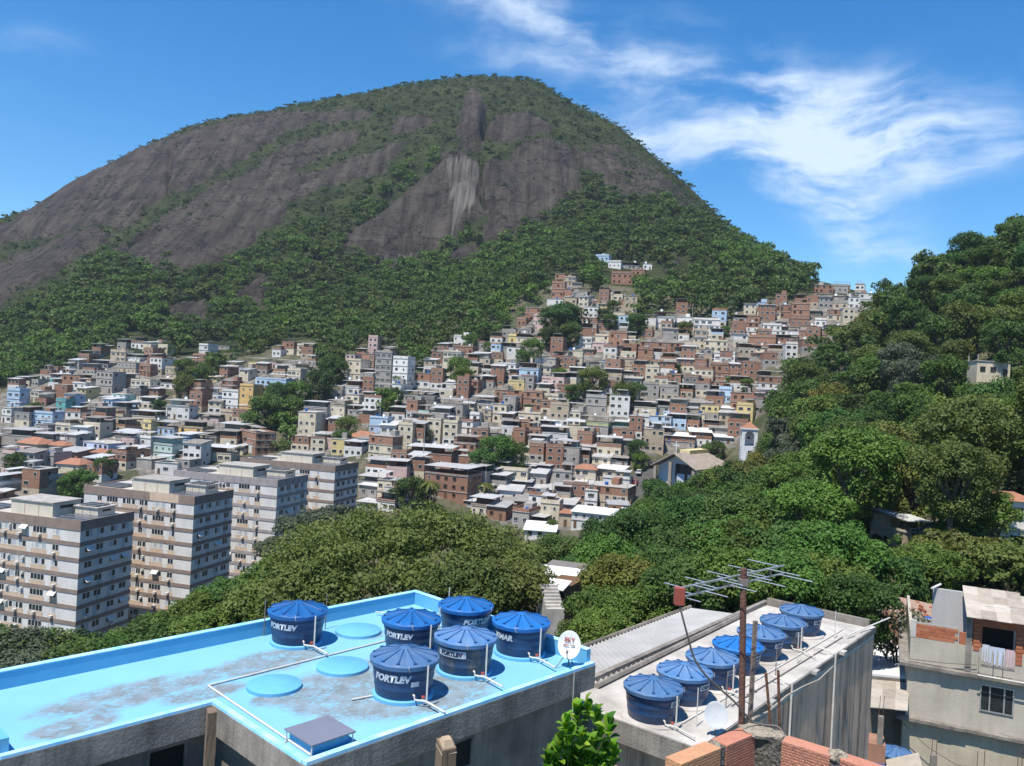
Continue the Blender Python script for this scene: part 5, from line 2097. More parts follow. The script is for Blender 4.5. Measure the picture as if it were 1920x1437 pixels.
for i in np.nonzero(okv)[0]:
    if isfor[i]:
        if rkv[i] > -2 or slope_keep[i] < .12 or V_[i] > 930:
            continue
        R = RM.uniform(3.4, 6.4)
        it = (X_[i], Y_[i], Zg[i] + R * RM.uniform(.5, 1.25), R, RM.uniform(.85, 1.2))
        (light if tone[i] + RM.uniform(-.25, .25) > .16 else forest).append(it)
    else:
        if rkv[i] > 1.5 and slope_keep[i] > .03:
            continue
        if rkv[i] > -4 and slope_keep[i] > .6:
            continue
        big_ = RM.random() < (.22 if rkv[i] < -6 else .08)
        R = RM.uniform(2.6, 4.6) if big_ else RM.uniform(1.2, 2.5)
        it = (X_[i], Y_[i], Zg[i] + R * .35, R, .75)
        scrub.append(it)
print('forest', len(forest), len(light), 'scrub', len(scrub))
merged_trees('mountain_forest', forest, 170, .29, 'dark', nlobe=11)
merged_trees('mountain_forest_lighter', light, 170, .29, 'mid', nlobe=11)
merged_trees('mountain_scrub', scrub, 34, .55, 'dark', nlobe=4)
merged_trees('mountain_shrubs', [(x + 2.5, y - 1.5, z, R * .9, h) for x, y, z, R, h in scrub[::2]], 34, .55, 'dark', nlobe=4)

# -- undergrowth of the right hill and the valley floor
RU = np.random.default_rng(19)
under = []
gx, gy = np.meshgrid(np.arange(-150, 330, 3.6), np.arange(44, 350, 3.6))
gx = (gx + RU.uniform(-1.6, 1.6, gx.shape)).ravel()
gy = (gy + RU.uniform(-1.6, 1.6, gy.shape)).ravel()
gz = ground(gx, gy)
gu, gv = to_px(np.stack([gx, gy, gz], -1))
okh = in_poly(gu, gv, HILL + []) & (gu > 960)
for a, b_, c, d_ in [(q[0], q[2], q[1], q[3]) for q in CLEAR]:
    okh &= ~((np.abs(gu - a) < b_) & (np.abs(gv - c) < d_))
okh |= (gv > 1010) & (gy < 128) & (gu < 2100) & ~((gx > -75) & (gx < -25) & (gy > 120))
okh &= ~((gu > 995) & (gu < 1085) & (gy < 88))
okh &= ~((gu > 1640) & (gu < 1930) & (gy < 58))
for i in np.nonzero(okh)[0]:
    R = RU.uniform(.8, 1.5)
    under.append((gx[i], gy[i], gz[i] + R * .5, R, 1.0))
print('under', len(under))
merged_trees('undergrowth', under, 60, .42, 'dark', nlobe=5)

# -- bare tree, palms
def bare_tree(u, v, depth, R, label):
    C = at(u, v, depth)
    g = float(ground(C[0], C[1]))
    t = thing('bare_tree', label, 'tree', (C[0], C[1], g))
    h = C[2] - g
    R_ = random.Random(4)
    mb = MB()
    mb.tube([(0, 0, -.5), (0, 0, h * .6)], .3, 8, 0, .2)
    mb.build('trunk', M_BARE, t, True)
    mb = MB()
    for i in range(26):
        a = R_.uniform(0, 6.28)
        e = R_.uniform(.2, 1.4)
        l = R * R_.uniform(.7, 1.1)
        p0 = Vector((0, 0, h * R_.uniform(.45, .62)))
        d_ = Vector((math.cos(a) * math.cos(e), math.sin(a) * math.cos(e), math.sin(e)))
        p1 = p0 + d_ * l * .5 + Vector((R_.uniform(-.5, .5), R_.uniform(-.5, .5), .3))
        p2 = p0 + d_ * l
        mb.tube([p0, p1, p2], .12, 5, 0, .04)
        for q in range(5):
            b0 = p1.lerp(p2, R_.random())
            d2_ = (d_ + Vector((R_.uniform(-.9, .9), R_.uniform(-.9, .9), R_.uniform(-.2, .8)))).normalized()
            mb.tube([b0, b0 + d2_ * l * .3], .05, 4, 0, .02)
    o = mb.build('branches', M_BARE, t, True)
    return t


bare_tree(1518, 888, 148, 5.0, 'leafless pale grey tree in the middle of the right hill forest')


def palm(u, v, depth, R, label):
    C = at(u, v, depth)
    g = float(ground(C[0], C[1]))
    t = thing('palm_tree', label, 'palm tree', (C[0], C[1], g))
    h = C[2] - g
    mb = MB()
    mb.tube([(0, 0, -.5), (.2, 0, h * .5), (0, 0, h)], .22, 8, 0, .15)
    mb.build('trunk', M_BARK, t, True)
    R_ = random.Random(6)
    for i in range(13):
        a = 2 * math.pi * i / 13 + R_.uniform(-.2, .2)
        up = R_.uniform(.1, .8)
        mb = MB()
        pts = []
        for k_ in range(7):
            s_ = k_ / 6
            pts.append(Vector((math.cos(a) * R * s_, math.sin(a) * R * s_, h + R * (up * s_ - 1.0 * s_ * s_))))
        w_ = Vector((-math.sin(a), math.cos(a), 0))
        for k_ in range(6):
            wa, wb = .5 * math.sin(math.pi * (k_ + .3) / 6.6), .5 * math.sin(math.pi * (k_ + 1.3) / 6.8)
            for s_ in (-1, 1):
                mb.face([pts[k_], pts[k_ + 1], pts[k_ + 1] + w_ * s_ * wb - Vector((0, 0, .35 * wb)), pts[k_] + w_ * s_ * wa - Vector((0, 0, .35 * wa))])
        o = mb.build('frond', LEAF['yellow'], t)
    return t


palm(808, 905, 236, 3.6, 'yellowish palm tree in front of the large brick building with the wide tin roof')
palm(912, 908, 250, 3.2, 'palm tree at the left end of the lower cluster of tin roofs')
#@@SECTION4
# ------------------------------------------------------------------ near rooftops
TH_A = math.radians(46.5)
ZA = CAMZ - 6.85


def blue_paint():
    m = mat('blue_roof_paint', (.165, .41, .58), (.20, .45, .61), .35, .55, .12, 9, spec=.35)
    nt = m.node_tree
    N, L = nt.nodes, nt.links
    b = N['Principled BSDF']
    src = b.inputs['Base Color'].links[0].from_socket
    tc = N.new('ShaderNodeTexCoord')

    def spot(cx, cy, rx, ry):
        mp = N.new('ShaderNodeMapping')
        mp.inputs['Location'].default_value = (-cx / rx, -cy / ry, 0)
        mp.inputs['Scale'].default_value = (1 / rx, 1 / ry, 0)
        L.new(tc.outputs['Object'], mp.inputs[0])
        ln = N.new('ShaderNodeVectorMath')
        ln.operation = 'LENGTH'
        L.new(mp.outputs[0], ln.inputs[0])
        r = N.new('ShaderNodeMapRange')
        r.inputs[1].default_value = 1.25
        r.inputs[2].default_value = .25
        L.new(ln.outputs['Value'], r.inputs[0])
        return r.outputs[0]

    def add(a, c):
        n = N.new('ShaderNodeMath')
        n.operation = 'ADD'
        L.new(a, n.inputs[0])
        if isinstance(c, float):
            n.inputs[1].default_value = c
        else:
            L.new(c, n.inputs[1])
        return n.outputs[0]

    def noise(sc, det, rough, stretch=(1, 1, 1)):
        mp = N.new('ShaderNodeMapping')
        mp.inputs['Scale'].default_value = stretch
        mp.inputs['Rotation'].default_value = (0, 0, .7)
        L.new(tc.outputs['Object'], mp.inputs[0])
        n = N.new('ShaderNodeTexNoise')
        n.inputs['Scale'].default_value = sc
        n.inputs['Detail'].default_value = det
        n.inputs['Roughness'].default_value = rough
        L.new(mp.outputs[0], n.inputs['Vector'])
        return n.outputs['Fac']

    def rng(x, a, c, d_=0., e=1.):
        r = N.new('ShaderNodeMapRange')
        r.inputs[1].default_value = a
        r.inputs[2].default_value = c
        r.inputs[3].default_value = d_
        r.inputs[4].default_value = e
        L.new(x, r.inputs[0])
        return r.outputs[0]
    # worn and dirty areas: (along, across) centres in metres
    tot = None
    for s_ in ((10.6, 13.9, 1.5, 1.2), (12.0, 12.9, 1.4, .7), (11.0, 14.9, 2.2, .9), (12.4, 14.2, 1.3, 1.2), (7.0, 17.0, 1.9, .65), (10.2, 17.0, 1.4, .7), (9.2, 15.0, .55, .3), (5.6, 16.1, .8, .4), (13.1, 17.5, .6, .6), (8.2, 16.1, .9, .35), (11.2, 15.6, .5, .5)):
        q = spot(*s_)
        tot = q if tot is None else add(tot, q)
    n1 = noise(1.6, 9, .68, (1, 1.7, 1))
    n2 = noise(7, 8, .7, (1, 2.2, 1))
    mixn = N.new('ShaderNodeMixRGB')
    mixn.inputs[0].default_value = .52
    L.new(n1, mixn.inputs[1])
    L.new(n2, mixn.inputs[2])
    mul = N.new('ShaderNodeMath')
    mul.operation = 'MULTIPLY'
    L.new(rng(mixn.outputs[0], .38, .58), mul.inputs[0])
    L.new(rng(tot, .02, .55), mul.inputs[1])
    gen = rng(mixn.outputs[0], .585, .72, 0, .4)
    mx = add(rng(mul.outputs[0], .10, .60, 0, .97), gen)
    dirt = N.new('ShaderNodeMixRGB')
    L.new(rng(noise(2.5, 6, .6), .4, .6), dirt.inputs[0])
    dirt.inputs[1].default_value = (.17, .135, .10, 1)
    dirt.inputs[2].default_value = (.22, .23, .24, 1)
    fin = N.new('ShaderNodeMixRGB')
    cl = rng(mx, 0., 1., 0., .80)
    L.new(cl, fin.inputs[0])
    L.new(src, fin.inputs[1])
    L.new(dirt.outputs[0], fin.inputs[2])
    L.new(fin.outputs[0], b.inputs['Base Color'])
    return m


M_BLUE = blue_paint()
M_BLUE2 = mat('blue_paint_clean', (.105, .35, .58), (.135, .40, .62), 1.2, .6)
M_BLUEW = mat('blue_paint_worn_edge', (.42, .66, .82), (.20, .54, .82), 2.2, .7)
M_CONC = mat('plaster_grey', (.27, .245, .215), (.14, .125, .11), 1.1, .92, .3, 18, .5, (.07, .062, .055))
M_CONC2 = mat('plaster_dark', (.25, .22, .18), (.135, .118, .098), .9, .92, .3, 14, .5, (.06, .055, .05))
M_CONC_L = mat('screed_light', (.50, .475, .44), (.31, .29, .265), .8, .9, .15, 16, 0)
M_PVC = mat('white_pvc', (.60, .58, .54), (.48, .45, .41), 5, .5)
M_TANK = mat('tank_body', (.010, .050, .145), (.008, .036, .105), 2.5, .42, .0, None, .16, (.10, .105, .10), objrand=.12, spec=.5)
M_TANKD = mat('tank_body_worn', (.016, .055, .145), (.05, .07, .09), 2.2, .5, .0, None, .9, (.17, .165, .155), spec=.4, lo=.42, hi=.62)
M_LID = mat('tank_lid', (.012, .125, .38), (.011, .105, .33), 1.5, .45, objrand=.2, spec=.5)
M_LIDF = mat('tank_lid_faded', (.050, .145, .32), (.105, .19, .33), 2.2, .55, objrand=.2, spec=.45)
M_INK = mat('lettering_white', (.50, .55, .60), (.26, .33, .42), 14, .6, lo=.42, hi=.7)
M_INKD = mat('lettering_dark', (.012, .03, .07), None, 4, .6)
M_STICK = mat('sticker', (.50, .53, .56), (.40, .43, .46), 25, .6)
M_ALU = mat('aluminium', (.62, .63, .65), (.52, .53, .55), 6, .35, metal=.7)
M_RED = mat('red_plastic', (.36, .085, .06), (.28, .07, .05), 6, .5)
M_HATCH = mat('hatch_sheet', (.165, .18, .235), (.145, .16, .205), 2.0, .6)
M_WOOD = mat('weathered_wood', (.20, .145, .10), (.115, .085, .062), 3, .9, .35, 30, .4, (.06, .045, .035), stretch=(1, 1, .15))

bldA = thing('building_with_blue_roof', 'grey rendered building whose flat roof is painted bright blue, carrying six water tanks', 'building', (0, 0, ZA), TH_A)
a0, a1, an, b0, bn, b1 = 4.3, 16.15, 8.02, 12.05, 15.5, 18.9
m = MB()
m.hexa([(a0, bn, -.30), (an, bn, -.30), (an, b1, -.30), (a0, b1, -.30), (a0, bn, 0), (an, bn, 0), (an, b1, 0), (a0, b1, 0)])
m.hexa([(an, b0, -.30), (a1, b0, -.30), (a1, b1, -.30), (an, b1, -.30), (an, b0, 0), (a1, b0, 0), (a1, b1, 0), (an, b1, 0)])
m.v = m.v
m.build('roof', M_BLUE, bldA)
ct = .13


def curb(name, x0, x1, y0, y1, h, top=M_BLUEW, z0=0.002):
    mm = MB()
    mm.box(x0, x1, y0, y1, z0, h)
    return mm.build(name, top, bldA)


curb('curb', an, a1 + .05, b0 - .02, b0 + .12, .07)
curb('curb', an - .02, an + .11, b0 + .123, bn - .003, .06)
curb('curb', a0 - .05, an + .11, bn - .02, bn + .11, .06)
curb('parapet', a0, a1, b1 - .12, b1 + .03, .36, M_BLUE2)
curb('parapet', a1 - .12, a1 + .03, b0 + .123, b1 - .123, .36, M_BLUE2)
curb('parapet', a0 - .05, a0 + .1, bn + .115, b1 - .123, .30, M_BLUE2)
for x0, x1, y0, y1 in ((a0 - .01, a1 + .04, b1 - .13, b1 + .04), (a1 - .13, a1 + .04, b0 + .123, b1 - .133)):
    curb('parapet_cap', x0, x1, y0, y1, .385, M_BLUEW, .363)
# concrete edge beam under the roof and the walls set back below it
for nm, x0, x1, y0, y1 in (('edge_beam', an - .03, a1 + .06, b0 - .03, b0 + .2), ('edge_beam', an - .03, an + .2, b0 + .203, bn - .033), ('edge_beam', a0 - .06, an + .17, bn - .03, bn + .2), ('edge_beam', a0 - .06, a0 + .2, bn + .203, b1 - .203), ('edge_beam', a0 - .06, a1 + .06, b1 - .2, b1 + .04), ('edge_beam', a1 - .2, a1 + .06, b0 + .203, b1 - .203)):
    m = MB()
    m.box(x0, x1, y0, y1, -.56, -.003)
    m.build(nm, M_CONC, bldA)
m = MB()
wi = .28
m.box(an + wi, a1 - wi + .2, b0 + wi, b1 - wi, -9, -.305)
m.box(a0 + wi, an + wi - .003, bn + wi, b1 - wi, -9, -.305)
m.build('wall', M_CONC2, bldA)
M_SHADE = mat('opening_shade', (.012, .011, .010), (.02, .018, .016), 1, .9)  # near-black paint standing in for the unlit inside of openings


def opening(x0, x1, z0, z1, face, parent, fixed, sill=True):
    """near-black face painting the shade of a window opening, set 3 mm proud of a wall with a rim of plaster; face 'b' looks to -b, 'a' looks to -a"""
    mm = MB()
    t = .06
    if face == 'b':
        q = lambda p, d_, z: (p, fixed - d_, z)
    else:
        q = lambda p, d_, z: (fixed - d_, p, z)
    mm.face([q(x0, .004, z0), q(x1, .004, z0), q(x1, .004, z1), q(x0, .004, z1)] if face == 'b' else [q(x1, .004, z0), q(x0, .004, z0), q(x0, .004, z1), q(x1, .004, z1)], 0)
    for u0, u1, w0, w1 in ((x0 - t, x1 + t, z0 - t, z0), (x0 - t, x1 + t, z1, z1 + t), (x0 - t, x0, z0, z1), (x1, x1 + t, z0, z1)):
        A_ = q(u0, .05, w0)
        B_ = q(u1, 0, w1)
        mm.box(min(A_[0], B_[0]), max(A_[0], B_[0]), min(A_[1], B_[1]), max(A_[1], B_[1]), w0, w1, 1)
    return mm.build('window', [M_SHADE, M_CONC], parent)


opening(11.55, 12.3, -1.35, -.78, 'b', bldA, b0 + wi)
opening(14.6, 15.3, -2.9, -2.2, 'b', bldA, b0 + wi)
opening(5.4, 6.1, -1.7, -1.1, 'b', bldA, bn + wi)
opening(6.9, 7.6, -1.5, -.75, 'b', bldA, bn + wi)
# pedestals cast on the roof, three of them empty
for x, y, r_ in ((9.44, 15.55, .58), (11.25, 15.62, .60), (13.1, 17.58, .60), (11.4, 17.85, .66), (13.25, 15.6, .66), (15.2, 15.68, .66), (13.37, 13.74, .66), (11.35, 13.52, .66), (15.35, 13.79, .66)):
    m = MB()
    m.lathe([(r_, .002), (r_, .07), (r_ - .02, .085)], 40, 0, (x, y, 0))
    m.build('tank_pedestal', M_BLUE2, bldA, True)

# ---- water tanks -----------------------------------------------------------
NR = 12


def tank_lid_mesh(name, R=.75, z0=.74, ph=0.0):
    mb = MB()
    sub = 10
    n = NR * sub
    rows = [(1.0, 0), (1.0, 1), (.94, 2), (.70, 3), (.42, 4), (.17, 5), (.13, 6)]
    V0 = []
    for (f_, kind) in rows:
        k0 = len(mb.v)
        V0.append(k0)
        for j in range(n):
            t = 2 * math.pi * j / n + ph
            s_ = (j % sub) / sub          # 0 at a rib
            dd = min(s_, 1 - s_) * 2      # 0 at rib, 1 mid panel
            ribh = 1.0 if (j % sub) in (0,) else (.55 if (j % sub) in (1, sub - 1) else 0)
            sag = dd * dd
            r_ = R * f_
            z = z0 + .19 * (1 - f_) ** .9
            if kind == 0:
                z = z0 - .085
                r_ = R * .985
            elif kind == 1:
                z = z0 - .005 + .010 * (1 - sag)
            elif kind == 2:
                z = z0 + .022 + .020 * (1 - sag)
            elif kind in (3, 4):
                z += .016 * (1 - sag) + .010 * ribh
            elif kind == 5:
                z = z0 + .185
            else:
                z = z0 + .205
            mb.v.append((r_ * math.cos(t), r_ * math.sin(t), z))
    for a in range(len(rows) - 1):
        for j in range(n):
            mb.f.append((V0[a] + j, V0[a] + (j + 1) % n, V0[a + 1] + (j + 1) % n, V0[a + 1] + j))
            mb.m.append(0)
    mb.f.append(tuple(V0[-1] + j for j in range(n)))
    mb.m.append(0)
    # dark feet at the outer end of every rib
    for q in range(NR):
        t = 2 * math.pi * q / NR + ph
        c, s = math.cos(t), math.sin(t)
        w_ = .034
        for sg in (1,):
            p = [(R * .93, -w_ * 1.3), (R * .93, w_ * 1.3), (R * .83, w_ * .25), (R * .83, -w_ * .25)]
            za, zb = z0 + .050, z0 + .068
            lo_ = [(x * c - y * s, x * s + y * c, za - .02) for x, y in p]
            hi_ = [(x * c - y * s, x * s + y * c, zb + (0 if i < 2 else .004)) for i, (x, y) in enumerate(p)]
            mb.hexa(lo_[::-1] + hi_[::-1] if False else lo_ + hi_, 1)
    # dark tubes along the rib flanks: groove shade put into colour
    for q in range(NR):
        t = 2 * math.pi * q / NR + ph
        for sg in (-1, 1):
            pts = []
            for r_, zz in ((R * .90, z0 + .062), (R * .70, z0 + .092), (R * .42, z0 + .142), (R * .17, z0 + .190)):
                tt = t + sg * .022 / max(r_ / R, .3) * .6
                pts.append((r_ * math.cos(tt), r_ * math.sin(tt), zz))
            mb.tube(pts, .0065, 4, 1, .005, False)
    return mb.mesh(name, [M_LID, mat('tank_lid_feet_groove_shade', (.008, .06, .20), (.007, .05, .17), 2, .5)], True)


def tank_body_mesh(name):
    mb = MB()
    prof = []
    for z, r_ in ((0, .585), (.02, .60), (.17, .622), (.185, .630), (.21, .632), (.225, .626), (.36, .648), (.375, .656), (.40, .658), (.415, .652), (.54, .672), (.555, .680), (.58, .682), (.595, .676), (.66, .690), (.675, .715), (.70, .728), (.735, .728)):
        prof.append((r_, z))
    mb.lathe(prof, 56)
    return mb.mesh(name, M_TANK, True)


ME_LID = [tank_lid_mesh('tank_lid_fresh', ph=.1), tank_lid_mesh('tank_lid_dull', ph=.32)]
for s_ in range(1):
    ME_LID[1].materials[0] = M_LIDF
ME_BODY = tank_body_mesh('tank_body')


def text_mesh(txt, size, bold=.012, shear=.0, name='text', mt=None, space=1.0):
    cu = bpy.data.curves.new(name, 'FONT')
    cu.body = txt
    cu.size = size
    cu.offset = bold
    cu.shear = shear
    cu.space_character = space
    cu.align_x = 'CENTER'
    cu.extrude = 0.0
    cu.resolution_u = 4
    o = bpy.data.objects.new(name, cu)
    COL.objects.link(o)
    dg = bpy.context.evaluated_depsgraph_get()
    me = bpy.data.meshes.new_from_object(o.evaluated_get(dg))
    bpy.data.objects.remove(o)
    bpy.data.curves.remove(cu)
    me.name = name
    me.materials.clear()
    if mt:
        me.materials.append(mt)
    return me


def wrap(me, zc, ang0, r_of):
    """bend a flat text mesh (x along, y up) round the tank wall, centred at angle ang0"""
    ys = [v.co.y for v in me.vertices]
    ym = (min(ys) + max(ys)) / 2
    for v in me.vertices:
        x, y = v.co.x, v.co.y - ym
        r_ = r_of(zc + y)
        t = ang0 + x / r_
        v.co = (r_ * math.cos(t), r_ * math.sin(t), zc + y)
    me.update()
    return me


rof = lambda z: .607 + .135 * z + .012
TANKS = []


def tank(pos, rotz, label, lid=0, word='FORTLEV', wang=-2.2, worn=False, group='blue water tanks on the blue roof', size=.19, box=False, pipe_ang=-.6, scale=1.0, wz=.50):
    t = thing('water_tank', label, 'water tank', pos, 0, group)
    t.scale = (scale,) * 3
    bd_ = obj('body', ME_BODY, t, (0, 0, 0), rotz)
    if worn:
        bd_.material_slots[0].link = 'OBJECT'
        bd_.material_slots[0].material = M_TANKD
    obj('lid', ME_LID[lid], t, (0, 0, 0), rotz)
    if box:
        bm_ = MB()
        wl, hl = box
        n = 10
        for i in range(n):
            x0, x1 = -wl / 2 + wl * i / n, -wl / 2 + wl * (i + 1) / n
            bm_.face([(x0, -hl / 2, 0), (x1, -hl / 2, 0), (x1, hl / 2, 0), (x0, hl / 2, 0)])
        pm = wrap(bm_.mesh('label_plate', M_INK), wz, wang, lambda z: rof(z) - .003)
        obj('label_plate', pm, t)
        pm = wrap(text_mesh(word, size, .008, .12, 'lettering', M_INKD), wz, wang, rof)
    else:
        pm = wrap(text_mesh(word, size, .012, .22, 'lettering', M_INK, 1.02), wz, wang, rof)
    obj('lettering', pm, t)
    # riser pipe, outlet elbow and valve
    if pipe_ang is not None:
        c, s = math.cos(pipe_ang), math.sin(pipe_ang)
        mb = MB()
        mb.tube([(.86 * c, .86 * s, .03), (.86 * c, .86 * s, .78)], .02, 8)
        mb.build('vent_pipe', M_PVC, t, True)
        mb = MB()
        c2, s2 = math.cos(pipe_ang - .25), math.sin(pipe_ang - .25)
        mb.tube([(.60 * c2, .60 * s2, .12), (.68 * c2, .68 * s2, .12), (.70 * c2, .70 * s2, .05), (.86 * c, .86 * s, .035), (1.5 * c, 1.5 * s, .03)], .022, 8)
        mb.build('outlet_pipe', M_PVC, t, True)
        mb = MB()
        mb.box(.735 * c - .035, .735 * c + .035, .735 * s - .035, .735 * s + .035, .06, .11)
        mb.build('valve', M_RED, t)
    # tie on the rim
    mb = MB()
    ta = wang + .55
    mb.tube([(.765 * math.cos(ta), .765 * math.sin(ta), .80), (.775 * math.cos(ta), .775 * math.sin(ta), .73), (.76 * math.cos(ta + .03), .76 * math.sin(ta + .03), .66)], .008, 5)
    mb.build('lid_tie', M_PVC, t)
    TANKS.append(t)
    return t


def la(x, y, z=0.0):
    c, s = math.cos(TH_A), math.sin(TH_A)
    return (x * c - y * s, x * s + y * c, ZA + z)


def facing(pos):
    return math.atan2(-pos[1], -pos[0])


for (x, y, lab, lid, word, wo, worn, sz, bx_, pa) in (
        (11.35, 13.52, 'front blue water tank with faded lid, white lettering and small sticker, nearest the grey hatch', 1, 'FORTLEV', -.42, False, .20, None, .62),
        (13.37, 13.74, 'weathered water tank with peeling whitish stains and lettering on a white plate', 1, 'FORTLEV', -.50, True, .135, (.74, .17), .62),
        (15.35, 13.79, 'blue water tank nearest the satellite dish, bold white lettering at its left', 0, 'TIMAR', -.72, False, .19, None, .62),
        (13.25, 15.6, 'blue water tank in the middle of the roof behind the front tank', 0, 'FORTLEV', -.50, False, .18, None, .60),
        (15.2, 15.68, 'blue water tank standing closest to the far right parapet of the blue roof', 0, 'FORTLEV', .52, False, .19, None, -.9),
        (11.4, 17.85, 'blue water tank standing alone by the far left parapet', 0, 'FORTLEV', -.62, False, .19, None, .52)):
    P = la(x, y, .087)
    f_ = facing(P)
    tk = tank(P, random.uniform(0, .4), lab, lid, word, f_ + wo, worn, 'blue water tanks on the blue roof', sz, bx_, f_ + pa, 1.0, .47 if not worn else .50)
    if 'sticker' in lab:
        bm_ = MB()
        for i in range(5):
            bm_.face([(-.09 + .036 * i, -.055, 0), (-.09 + .036 * (i + 1), -.055, 0), (-.09 + .036 * (i + 1), .055, 0), (-.09 + .036 * i, .055, 0)])
        obj('sticker', wrap(bm_.mesh('sticker', M_STICK), .36, f_ + .38, rof), tk)

# ---- loose things on the blue roof ------------------------------------------------
h_ = thing('roof_hatch_cover', 'flat grey square hatch cover on short legs at the near corner of the blue roof', 'hatch cover', (0, 0, ZA), TH_A)
m = MB()
m.box(8.22, 9.17, 12.20, 13.12, .22, .245)
m.build('sheet', M_HATCH, h_)
m = MB()
m.box(8.30, 9.10, 12.32, 13.05, .003, .16)
m.build('frame_box', M_BLUE2, h_)
for x, y in ((8.25, 12.24), (9.13, 12.24), (9.13, 13.08), (8.25, 13.08)):
    m = MB()
    m.tube([(x, y, .003), (x, y, .22)], .013, 6)
    m.tube([(x, y, .02), (x - .05, y - .03, .012)], .013, 6)
    m.build('leg', M_PVC, h_)


def pipe_thing(label, pts, r_=.02, mt=None, name='water_pipe', cat='pipe'):
    o = thing(name, label, cat, pts[0])
    mb = MB()
    p0 = Vector(pts[0])
    mb.tube([Vector(p) - p0 for p in pts], r_, 8)
    mb.build('tube', mt or M_PVC, o, True)
    return o


pipe_thing('long white pipe crossing the blue roof behind the empty round pedestals', [la(8.36, 16.42, .03), la(13.0, 16.52, .03), la(15.9, 16.6, .03)], .02)
pipe_thing('thin white pipe running beside the left edge curb of the blue roof', [la(8.37, 16.38, .025), la(8.28, 12.3, .025)], .022)
pipe_thing('thin white pipe lying near the far corner of the blue roof', [la(14.4, 18.55, .1), la(15.0, 17.4, .1), la(15.75, 16.4, .1)], .02)
pipe_thing('short white pipe stub lying left of the front water tank', [la(10.3, 13.9, .03), la(10.75, 13.8, .03)], .02)
for k_, (x, y) in enumerate(((12.55, 18.3), (15.7, 16.9), (11.0, 18.75))):
    pipe_thing(('upright thin vent pipe behind the middle water tank', 'upright white vent pipe behind the tank at the far right parapet', 'upright thin vent pipe behind the lone far left tank')[k_], [la(x, y, .0), la(x, y, .95)], .014, M_STEEL if k_ != 1 else M_PVC, 'vent_pipe', 'pipe')


def dish(pos, look, rx, ry, label, text=False, arm=True, mt=None, name='satellite_dish'):
    """offset dish: look = direction the bowl faces"""
    t = thing(name, label, 'satellite dish', pos)
    f_ = Vector(look).normalized()
    s_ = f_.cross(Vector((0, 0, 1))).normalized()
    s_ = -s_
    u_ = f_.cross(s_)
    u_ = u_ if u_.z > 0 else -u_
    M_ = Matrix((s_, u_, f_)).transposed().to_4x4()
    M_.translation = Vector((0, 0, ry + .22))
    mb = MB()
    n = 40
    prof = [(.02, 0), (.3, .012), (.6, .045), (.85, .095), (1.0, .135), (1.02, .128), (.6, .032), (.02, -.014)]
    k0 = 0
    for r_, z in prof:
        for j in range(n):
            t_ = 2 * math.pi * j / n
            mb.v.append((r_ * rx * math.cos(t_), r_ * ry * math.sin(t_), z * rx * 1.3))
    for i in range(len(prof) - 1):
        for j in range(n):
            mb.f.append((i * n + j, i * n + (j + 1) % n, (i + 1) * n + (j + 1) % n, (i + 1) * n + j))
            mb.m.append(0)
    o = mb.build('reflector', mt or M_DISHW, t, True)
    o.matrix_local = M_
    if text:
        for tx, sz, x, y, mt_ in (('SKY', .15, .00, .07, M_RED), ('HDTV', .05, -.075, -.03, M_RED), ('LIVRE', .042, .085, -.025, M_STEEL)):
            me = text_mesh(tx, sz, .004, 0, 'lettering', mt_)
            for v in me.vertices:
                v.co.z += .03
            q = obj('lettering', me, t)
            q.matrix_local = M_ @ Matrix.Translation((x, y, .012)) @ Matrix.Diagonal((1, 1, 1, 1))
    mb = MB()
    mb.tube([(0, 0, 0), (0, 0, ry + .2)] if not arm else [M_ @ Vector((0, 0, -.02)), M_ @ Vector((0, -.1, -.16)), (0, 0, .02)], .018, 8)
    mb.build('mast', M_STEEL, t, True)
    if arm:
        mb = MB()
        mb.tube([M_ @ Vector((0.02, -ry * 1.0, .05)), M_ @ Vector((.02, -ry * .95, .3)), M_ @ Vector((.02, -ry * .5, .46))], .012, 6)
        mb.build('feed_arm', M_STEEL, t, True)
        mb = MB()
        mb.tube([M_ @ Vector((.02, -ry * .52, .44)), M_ @ Vector((.02, -ry * .38, .40))], .03, 8)
        mb.build('feed_horn', M_STEEL, t, True)
        mb = MB()
        mb.tube([M_ @ Vector((0, -.1, -.14)), Vector((-.32, -.12, .01))], .012, 6)
        mb.tube([M_ @ Vector((0, -.1, -.14)), Vector((.12, .25, .01))], .012, 6)
        mb.build('brace', M_STEEL, t)
    return t


dp = la(15.55, 12.35, .0)
dish(dp, (-.22, -.92, .26), .275, .33, 'white satellite dish with red SKY lettering at the right corner of the blue roof', True)

pipe_thing('thin white cable hanging down the grey wall under the satellite dish', [la(15.35, b0 - .05, .05), la(15.35, b0 - .06, -2.2)], .008, M_PVC, 'hanging_cable', 'cable')

# ---- white terrace below the notch of the blue roof and wooden posts
tr_ = thing('lower_terrace', 'bright white terrace floor with low wall below the notch of the blue roof', 'terrace', (0, 0, ZA), TH_A)
m = MB()
m.box(3.0, an + .2, 10.5, 14.05, -1.45, -1.2)
m.build('floor', M_WHITE_ROOF, tr_)
m = MB()
m.box(3.0, an - .05, 14.053, 14.2, -1.6, -.98)
m.build('low_wall', M_CONC_L, tr_)
m = MB()
m.box(3.1, an + .1, 10.6, 14.0, -9, -1.453)
m.build('wall', M_CONC2, tr_)


